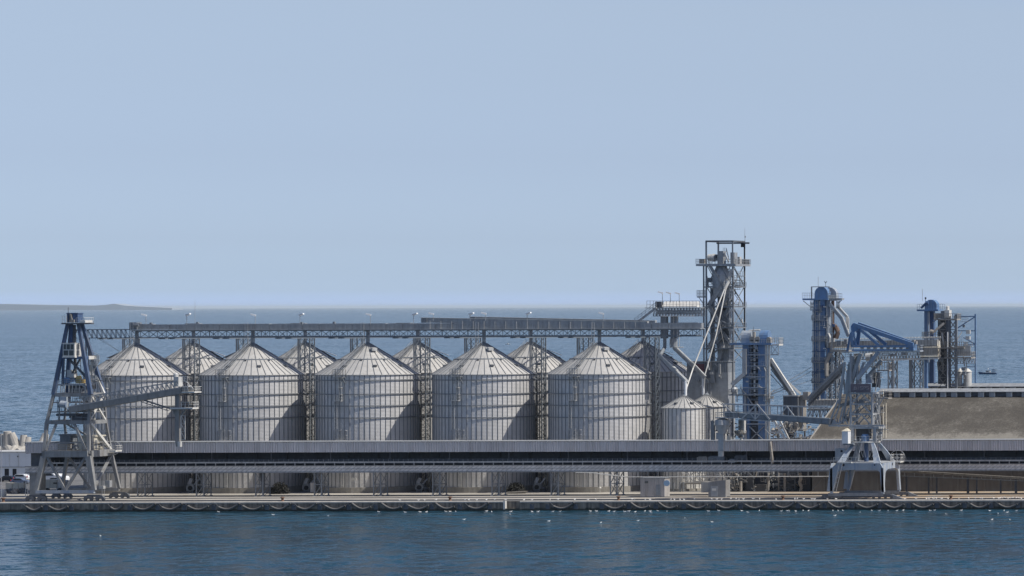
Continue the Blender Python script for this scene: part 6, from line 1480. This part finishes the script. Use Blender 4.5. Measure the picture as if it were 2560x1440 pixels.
# bollards
boll = [(706,1250,'rusty orange bollard on the quay edge in front of the third trestle'),(1125,1249,'pale rusty bollard on the quay edge left of the white step'),(1546,1248,'rusty bollard on the quay edge below the most braced trestle'),(1957,1247,'dark bollard on the quay edge left of the right loader'),(2377,1249,'dark rusty bollard on the quay edge right of the right loader'),(8,1252,'bollard on the quay edge at the far left end')]
proto = None
for px, py, lab in boll:
    p = P(px, 1252.5, .7); loc = V(p.x, .75, GZ+.1)
    if proto is None:
        mb = MB(); mb.lathe(loc,[(.42,0),(.36,.15),(.26,.3),(.28,.62),(.48,.72),(.48,.9),(.3,1.0),(0,1.0)],16); proto = single('bollard', mb, M['rusty'], lab, 'bollard', 'bollards along the quay edge', loc=loc, smooth=True)
    else: o = proto.copy(); COL.objects.link(o); o.location = loc; o['label'] = lab
# ---------------------------------------------------------------- gulls
def gull(loc, heading):
    t = bpy.data.objects.new('gull', None); COL.objects.link(t); t.location = loc; t.rotation_euler = (0,0,heading); return t
def gull_meshes():
    L0 = V(0,0,0); body = MB(); n = 10
    prof = [(-.30,.0,.30),(-.26,.05,.29),(-.15,.11,.25),(0,.135,.22),(.12,.12,.235),(.2,.085,.28),(.245,.06,.36),(.27,.065,.41),(.31,.05,.42),(.345,.018,.41)]
    ring = []
    for x, r, z in prof: ring.append([V(x, r*math.cos(2*math.pi*i/n), z+r*.95*math.sin(2*math.pi*i/n)) for i in range(n)])
    vv = [v for r_ in ring for v in r_]; fs = [(k*n+i,k*n+(i+1)%n,(k+1)*n+(i+1)%n,(k+1)*n+i) for k in range(len(ring)-1) for i in range(n)]
    body.add(vv, fs+[tuple(range(n))[::-1], tuple(range((len(ring)-1)*n, len(ring)*n))])
    wing = MB()
    for s_ in (-1,1): wing.add([V(.12,s_*.12,.29),(V(-.05,s_*.14,.31)),V(-.42,s_*.05,.30),V(-.28,s_*.10,.21),V(.05,s_*.14,.2)],[(0,1,2,3,4)])
    beak = MB(); beak.bar(V(.34,0,.405),V(.42,0,.385),.03)
    legs = MB()
    for s_ in (-.05,.05): legs.bar(V(.02,s_,0),V(.0,s_,.13),.02)
    return [('body',body,M['bird']),('wings',wing,M['bird_grey']),('beak',beak,M['yellow']),('legs',legs,M['yellow'])]
gm = gull_meshes(); proto = {}
rg = random.Random(11)
def new_gull(loc, kind, label, group):
    h = rg.uniform(0, 2*math.pi)
    if kind not in proto:
        t = gull(loc, h); proto[kind] = t
        for nm, mb, m_ in gm:
            if nm == 'legs' and kind == 'float': continue
            me = bpy.data.meshes.new(nm); me.from_pydata([v - V(0,0,.14 if kind == 'float' else 0) for v in mb.v], [], mb.f); me.materials.append(m_)
            o = bpy.data.objects.new(nm, me); COL.objects.link(o); o.parent = t
    else:
        t = proto[kind].copy(); COL.objects.link(t); t.location = loc; t.rotation_euler = (0,0,h)
        for ch in proto[kind].children: c = ch.copy(); COL.objects.link(c); c.parent = t
    t.scale = (1.0,)*3
    tag(t, label, 'gull', group)
water = [(547,1281),(683,1288),(820,1291),(947,1281),(1013,1282),(1050,1281),(1066,1281),(1115,1280),(1125,1280),(1139,1280),(1216,1279),(1229,1281),(1277,1280),(1275,1287),(1330,1280),(1345,1280),(1382,1280),(1400,1280),(1476,1279),(1491,1279),(1522,1279),(1535,1280),(1562,1280),(1572,1279),(1588,1281),(1612,1279),(1625,1279),(1628,1282),(1645,1279),(1667,1280),(1771,1279),(1780,1306),(1797,1278),(1854,1278),(1870,1282),(1898,1278),(1953,1279),(1968,1278),(1973,1279),(1989,1279),(2008,1278),(2021,1278),(2082,1278),(2087,1290),(2095,1278),(2108,1278),(2150,1282),(2180,1278),(2198,1278),(2220,1278),(2242,1278),(2258,1277),(2288,1278),(2326,1278),(2336,1277),(2366,1287),(2403,1277),(2474,1278),(2495,1285),(2510,1278),(2518,1282),(2525,1301),(2541,1278),(251,1341),(1372,1304),(1502,1308),(1160,1300),(1595,1303),(1712,1296),(2480,1300)]
for px, py in water:
    v0 = py-PY+ROLL*(px-PX); yy = max(.0, 0)+HCAM*FPX/v0-YC
    yy = min(yy, -1.3); p = P(px, py, yy); new_gull(V(p.x, yy, 0), 'float', 'white gull floating on the harbour water below the quay', 'gulls on the water')
stand = [1000,1046,1062,1090,1162,1172,1192,1216,1236,1264,1310,1330,1375,1395,1437,1470,1490,1580,1586,1613,1625,1677,1686,1700,1710,1736,1780,1792,1804,1827,1840,1847,1858,1883,1899,1940,1987,1993,2009,2030,2036,2068,2090,2262,2290,2316,2322,2334,2341,2354,2370,2397,2422,2438,2451,2456,2484,2497,2500,2505,2512,2520,2526,2531,2540,2548,2553]
for px in stand:
    yy = rg.choice([.5,1.5,2.2,3.8]) if px < 2480 else rg.uniform(.4,7); p = P(px, 1250, yy); z = GZ+.1 if yy < 1.2 else GZ+.004
    new_gull(V(p.x, yy, z), 'stand', 'white gull standing on the paving close to the quay edge', 'gulls on the quay')
for px, py, lab in ((597,1220,'white gull perched on the fourth trestle brace'),):
    pass
# ---------------------------------------------------------------- dark bushes and plant between the silos
def leaf_clump(c, rx, rz, n, seed):
    r = random.Random(seed); mb = MB()
    for i in range(n):
        a, b = r.uniform(0,2*math.pi), math.acos(r.uniform(-.15,1)); k = r.uniform(.7,1.04)
        p = c+V(rx*k*math.sin(b)*math.cos(a), rx*.8*k*math.sin(b)*math.sin(a), rz*k*math.cos(b))
        d = V(r.uniform(-1,1),r.uniform(-1,1),r.uniform(-1,1)).normalized(); e = d.cross(V(r.uniform(-1,1),r.uniform(-1,1),r.uniform(-1,1))).normalized(); s_ = r.uniform(.18,.42)
        mb.add([p-d*s_-e*s_*.3, p+e*s_*.4, p+d*s_+e*s_*.2, p-e*s_*.5], [(0,1,2,3)])
    return mb
for px, lab, w in ((699,'round dark tangled bush against the second silo base',2.25),(1291,'low dark tangled bush against the fourth silo base',2.2)):
    p = P(px,1232,40.0); t = empty('bush', V(p.x,40,GZ), lab, 'bush', 'dark bushes by the silos')
    part(t, 'foliage', leaf_clump(V(p.x,40,GZ), w, 2.75 if px < 1000 else 2.6, 900, px), M['bush'])
    mb = MB(); rr = random.Random(px)
    for k in range(9): a = rr.uniform(0,6.28); mb.tube(V(p.x,40,GZ), V(p.x+w*.8*math.cos(a),40+1.2*math.sin(a),GZ+rr.uniform(.8,2.2)), .07, 5, .02)
    part(t, 'stems', mb, M['bush'])
# aeration fans between the silos
fans = [(770,'grey aeration fan unit between the second and middle silo bases'),(1052,'grey aeration fan unit between the middle and fourth silo bases'),(1346,'grey aeration fan unit between the last two front silo bases'),(480,'grey aeration fan unit between the first two front silo bases')]
protoF = None
for px, lab in fans:
    p = P(px,1232,46); loc = V(p.x,46,GZ)
    if protoF is None:
        protoF = t = empty('aeration_fan', loc, lab, 'fan', 'aeration fans between silos')
        mb = MB(); mb.tube(loc+V(-.2,-.5,1.2), loc+V(-.2,.5,1.2), 1.05, 18); mb.box(loc+V(-.9,-.5,0),loc+V(.6,.5,.5)); part(t, 'fan_casing', mb, M['steel_mid'])
        mb = MB(); mb.tube(loc+V(-.2,-.56,1.2), loc+V(-.2,-.5,1.2), .55, 14); part(t, 'fan_inlet', mb, M['blackish'])
        mb = MB(); mb.tube(loc+V(.8,0,.8), loc+V(1.8,0,.8), .38, 10); mb.box(loc+V(.8,-.4,0),loc+V(1.8,.4,.4)); part(t, 'fan_motor', mb, M['steel_dark'])
        mb = MB(); mb.bar(loc+V(-.6,0,2.0), loc+V(-.2,.4,3.4), .8); mb.bar(loc+V(.2,0,1.6),loc+V(1.2,1,3.2),.3); part(t, 'fan_duct', mb, M['steel'])
    else: t = copy_tree(protoF, loc); t['label'] = lab
# low walls and small boxes by the silos
for (q0,q1,v0,v1,y,m_,nm,lab,cat) in ((776,786,1207,1231,44,'parapet','control_cabinet','grey control cabinet standing left of the middle silo','cabinet'),
    (878,890,1195,1201,41.6,'white','sign_plate','small pale plate fixed to the middle silo wall','plate'),):
    single(nm, sbox(q0,q1,v0,v1,y,.9 if nm != 'sign_plate' else .12), M[m_], lab, cat)
mb = MB()
for k in range(6): mb.bar(P(1262+k*3,1231.5-(k%3)*.8,37+k*.3),P(1310+k*2,1230-(k%3)*1.2,38+k*.3),.16,.12)
single('timber_stack', mb, M['dusty'], 'loose stack of pale planks lying in front of the dark low bush', 'planks')
mb = MB(); p = P(1500,1221.5,40); mb.tube(V(p.x,40,GZ),V(p.x,40,p.z),.05,6); mb.lathe(V(p.x,40,p.z),[(.05,0),(.3,.1),(.25,.35),(0,.45)],10); single('small_lamp', mb, M['white'], 'small white-headed lamp by the rightmost silo base', 'lamp')
mb = MB(); p = P(820,1226,30); mb.tube(V(p.x,30,GZ),V(p.x,30,p.z),.05,6); mb.lathe(V(p.x,30,p.z),[(.05,0),(.3,.1),(.25,.3),(0,.4)],10); single('small_lamp', mb, M['white'], 'small white-headed lamp post beside the fourth trestle', 'lamp')

# ---------------------------------------------------------------- left background: breakwater blocks, white building, cars, crates
def tetrapod(c, s_, rot):
    mb = MB(); ax = [V(0,0,1)]+[V(math.cos(R(rot+a))*.94,math.sin(R(rot+a))*.94,-.33) for a in (0,120,240)]
    q = c+V(0,0,.33*s_*1.1+.4)
    from mathutils import Matrix
    rt = Matrix.Rotation(R(rot*1.7 % 50 - 20), 3, 'Y') @ Matrix.Rotation(R(rot % 40 - 25), 3, 'X')
    for a in ax: mb.tube(q, q+(rt @ a)*s_*1.4, s_*.46, 12, s_*.30)
    return mb
pods = [(4,1128,1.9,10,'leftmost big concrete breakwater block, partly out of the picture'),(21,1128,2.2,70,'concrete breakwater block second from the left, leaning right'),(42,1128,2.1,30,'tall upright concrete breakwater block above the white building'),(58,1128,1.8,100,'concrete breakwater block beside the gallery left end'),(32,1132,1.3,50,'small concrete breakwater block low between bigger ones'),(66,1128,1.6,15,'pale breakwater block peeping over the gallery left end'),(104,1126,1.9,45,'breakwater block just visible over the gallery beside the loader leg')]
for px, py, s_, rot, lab in pods:
    y = 232.0; p = P(px, py, y); c = V(p.x, y, p.z-.6)
    single('tetrapod', tetrapod(c, s_*1.55, rot), M['concrete_pale'], lab, 'block', 'breakwater blocks', loc=c, smooth=False)
mb = MB()
mb.prism([V(-420,222,GZ),V(-420,229,5.2),V(-420,250,5.2),V(-420,262,GZ)],(640,0,0)); struct('breakwater_bank', mb, M['concrete_pale'])
Bw = empty('white_building', P(30,1190,140), 'long white flat-roofed building at the far left with two dark doorways', 'building')
y = 138.0; a, b = P(-60,1192,y), P(98,1131,y); zm = P(30,1167,y).z
mb = MB(); mb.box((a.x,y,GZ),(b.x,y+12,b.z)); part(Bw, 'wall', mb, M['white_clean'])
mb = MB(); mb.box((a.x,y-.25,b.z),(b.x+.25,y+12.2,b.z+.25)); part(Bw, 'roof', mb, M['pale_steel'])
mb = MB(); mb.box((a.x,y-.2,zm-.15),(b.x+.1,y,zm+.05)); part(Bw, 'cornice', mb, M['steel'])
for q0,q1 in ((11.5,22),(31.5,41)):
    mb = MB(); mb.pbox(q0,q1,1172,1190,y-.05,.06); part(Bw, 'doorway', mb, M['blackish'])
mb = MB(); mb.pbox(43,46.5,1139.5,1143,y-.05,.06); part(Bw, 'round_vent', mb, M['blackish'])
for q in (22.5, 46): part(Bw, 'wall_pilaster', sbox(q,q+1,1135,1166,y-.12,.12), M['white'])
def car(px, py, y, paint, label, name='parked_car', face=1, sc=1.0, tail=False):
    p = P(px, py, y); c = V(p.x, y, GZ); t = empty(name, c, label, 'car', 'cars parked at the far left')
    L_, W_, H_ = 4.4*sc, 1.8*sc, 1.5*sc
    prof = [(-.5,.2),(-.5,.55),(-.46,.62),(-.36,.95),(-.28,1.0),(.08,1.0),(.24,.66),(.46,.58),(.5,.45),(.5,.2)]
    mb = MB(); mb.prism([c+V(face*u*L_,-W_/2,v*H_) for u,v in prof],(0,W_,0)); bd_ = part(t, 'body', mb, paint)
    mb = MB(); mb.prism([c+V(face*u*L_,-W_/2-.01,v*H_) for u,v in ((-.36,.64),(-.29,.93),(.06,.93),(.18,.66))],(0,W_+.02,0)); part(bd_, 'side_windows', mb, M['glass'])
    for u in (-.31,.31):
        for s_ in (-1,1):
            w = MB(); q = c+V(u*L_,s_*(W_/2-.1),.32*sc); w.tube(q-V(0,.12,0),q+V(0,.12,0),.32*sc,14); part(t, 'wheel', w, M['blackish'])
    l_ = MB(); l_.box(c+V(-face*.5*L_-.03,-W_/2,.5*H_),c+V(-face*.5*L_+.06,-W_/2+.35,.75*H_)); part(t, 'tail_light', l_, M['red'])
    return t
dk = mat('dark_car_paint',(.02,.024,.035),.25,.2,.05); wh = mat('white_car_paint',(.75,.76,.76),.25,0,.03); sv = mat('blue_grey_car_paint',(.16,.2,.28),.25,.3,.05)
car(16,1196,112,dk,'dark car parked under the left doorway of the white building',face=-1)
car(48,1194,118,wh,'white hatchback parked in front of the white building right end',face=-1,sc=1.12)
car(52,1204,98,sv,'blue grey car parked in front of the white hatchback',face=1,sc=1.0)
car(129,1198,108,wh,'white van with a red rear light seen between the loader legs','parked_van',face=1,sc=1.75)
car(146,1200,100,dk,'dark car seen between the loader legs behind the cream truck',face=1)
# cream truck and crates
Tk = empty('tank_truck', P(130,1228,62), 'cream parked truck seen between the loader front legs', 'truck')
part(Tk, 'cargo_box', sbox(111,141,1199,1221,60,3), M['cream'])
part(Tk, 'truck_cab', sbox(141,156,1204,1225,60.3,2.6), M['white'])
mb = MB(); mb.pbox(133,142,1206,1210,59.9,.12); part(Tk, 'cab_window', mb, M['glass'])
for q in (118,148): part(Tk, 'wheel', MB().tube(P(q,1225,59.8),P(q,1225,59.8)+V(0,.4,0),.5,14), M['blackish'])
for i,(q0,q1,lab) in enumerate(((14,30,'cream storage crate at the left end of its row'),(31,45,'cream storage crate in the middle of its row'),(46,59,'cream storage crate at the right end of its row'))):
    y_ = 58.0; a = P(q0,1220,y_); b = P(q1,1207,y_); t = empty('storage_crate', V((a.x+b.x)/2,y_,GZ), lab, 'crate', 'cream crates at the far left')
    mb = MB(); mb.box((a.x,y_,GZ+.5),(b.x,y_+1.3,b.z)); part(t, 'crate_body', mb, M['cream'])
    mb = MB(); mb.box((a.x,y_-.02,GZ),(a.x+.15,y_+1.3,GZ+.5)); mb.box((b.x-.15,y_-.02,GZ),(b.x,y_+1.3,GZ+.5)); mb.box((a.x,y_+.1,GZ+.35),(b.x,y_+1.2,GZ+.5)); part(t, 'pallet', mb, M['steel_dark'])
for i,(q0,q1,lab) in enumerate(((10,27,'dark heap of scrap left of the loader'),(29,50,'brown covered bundle below the cream crates'),(52,64,'small scrap heap beside the gallery end ladder'))):
    r = random.Random(i+5); mb = MB()
    for k in range(26):
        q = r.uniform(q0,q1); y_ = 44+r.random()*3; p = P(q,1230,y_); h = r.uniform(.2,1.5)*(1-abs((q-(q0+q1)/2)/(q1-q0))); mb.bar(V(p.x,y_,GZ),V(p.x+r.uniform(-.7,.7),y_+r.uniform(-.5,.5),GZ+h),r.uniform(.15,.5))
    single('scrap_heap', mb, M['steel_dark'] if i != 1 else M['dusty'], lab, 'heap', 'heaps at the far left')
mb = MB(); mb.tube(P(3,1254,2),P(3,1078,2),.11,8,.07); t = empty('lamp_post', V(P(3,1254,2).x,2,GZ), 'tall lamp post at the left picture edge', 'lamp'); part(t, 'pole', mb, M['steel'])
mb = MB(); p = P(3,1078,2); mb.bar(p+V(-.5,0,0),p+V(.4,0,.05),.3,.15); part(t, 'lamp_head', mb, M['steel_mid'])
mb = MB(); mb.lathe(V(P(3,1228,30).x,30,GZ),[(1.1,0),(1.2,1.0),(.9,1.6),(0,1.8)],16); single('pale_tank', mb, M['white'], 'low pale round tank at the left picture edge', 'tank', smooth=True)
# ---------------------------------------------------------------- boats out at sea
def boat(px, py, label, L_, scale=1.0, small=False):
    v0 = py-PY+ROLL*(px-PX); Y = HCAM*FPX/v0; y = Y-YC; p = P(px, py, y); c = V(p.x, y, 0)
    t = empty('fishing_boat' if not small else 'small_boat', c, label, 'boat')
    hl = MB(); n = 10; ring = []
    for i in range(n+1):
        u = i/n; x = (u-.5)*L_; w = L_*.14*(1-(abs(u-.55)/.56)**2.6)+.02; sh = L_*.075+L_*.06*max(0,(.35-u)/.35)**1.5
        ring.append([c+V(x-(.06*L_ if u == 0 else 0),-w,sh), c+V(x,-w*.6,-.3), c+V(x,w*.6,-.3), c+V(x-(.06*L_ if u == 0 else 0),w,sh)])
    vv = [v for r_ in ring for v in r_]; fs = []
    for i in range(n):
        for k in range(3): fs.append((i*4+k,(i+1)*4+k,(i+1)*4+k+1,i*4+k+1))
        fs.append((i*4+3,(i+1)*4+3,(i+1)*4,i*4))
    hl.add(vv, fs+[(0,1,2,3),(n*4+3,n*4+2,n*4+1,n*4)]); part(t, 'hull', hl, M['blue_dark'] if not small else M['white'])
    if small: 
        part(t, 'cabin', MB().box(c+V(-.6,-.5,.5),c+V(.8,.5,1.5)), M['white']); return
    part(t, 'bulwark', MB().bar(c+V(-L_*.25,-L_*.12,L_*.09),c+V(L_*.46,-L_*.11,L_*.085),.12,.35), M['white'])
    part(t, 'wheelhouse', MB().box(c+V(-L_*.1,-L_*.08,L_*.07),c+V(L_*.12,L_*.08,L_*.19)), M['white'])
    part(t, 'wheelhouse_roof', MB().box(c+V(-L_*.12,-L_*.09,L_*.19),c+V(L_*.14,L_*.09,L_*.2)), M['steel_mid'])
    part(t, 'wheelhouse_window', MB().box(c+V(-L_*.09,-L_*.082,L_*.13),c+V(L_*.03,-L_*.078,L_*.175)), M['glass'])
    mb = MB(); mb.tube(c+V(0,0,L_*.2),c+V(0,0,L_*.33),.1,6); mb.tube(c+V(0,0,L_*.29),c+V(0,0,L_*.33),.42,8); part(t, 'radar_mast', mb, M['white_clean'])
    mb = MB()
    for s_ in (-1,1):
        for x in (.27,.36): mb.bar(c+V(L_*x,s_*L_*.08,L_*.07),c+V(L_*x,s_*L_*.08,L_*.27),.2)
    mb.box(c+V(L_*.26,-L_*.085,L_*.26),c+V(L_*.37,L_*.085,L_*.285)); part(t, 'stern_gantry', mb, M['blue_dark'])
    mb = MB(); mb.bar(c+V(L_*.36,0,L_*.26),c+V(L_*.5,0,L_*.25),.12); mb.bar(c+V(L_*.38,0,L_*.22),c+V(L_*.5,0,L_*.18),.12); mb.bar(c+V(-L_*.32,0,L_*.1),c+V(-L_*.32,0,L_*.22),.1); part(t, 'derrick', mb, M['dusty'])
boat(2470, 935, 'dark blue fishing boat with white wheelhouse on the sea at the right', 12.2)
boat(1270, 861, 'tiny white boat far out on the sea between two silo roofs', 6.5, small=True)
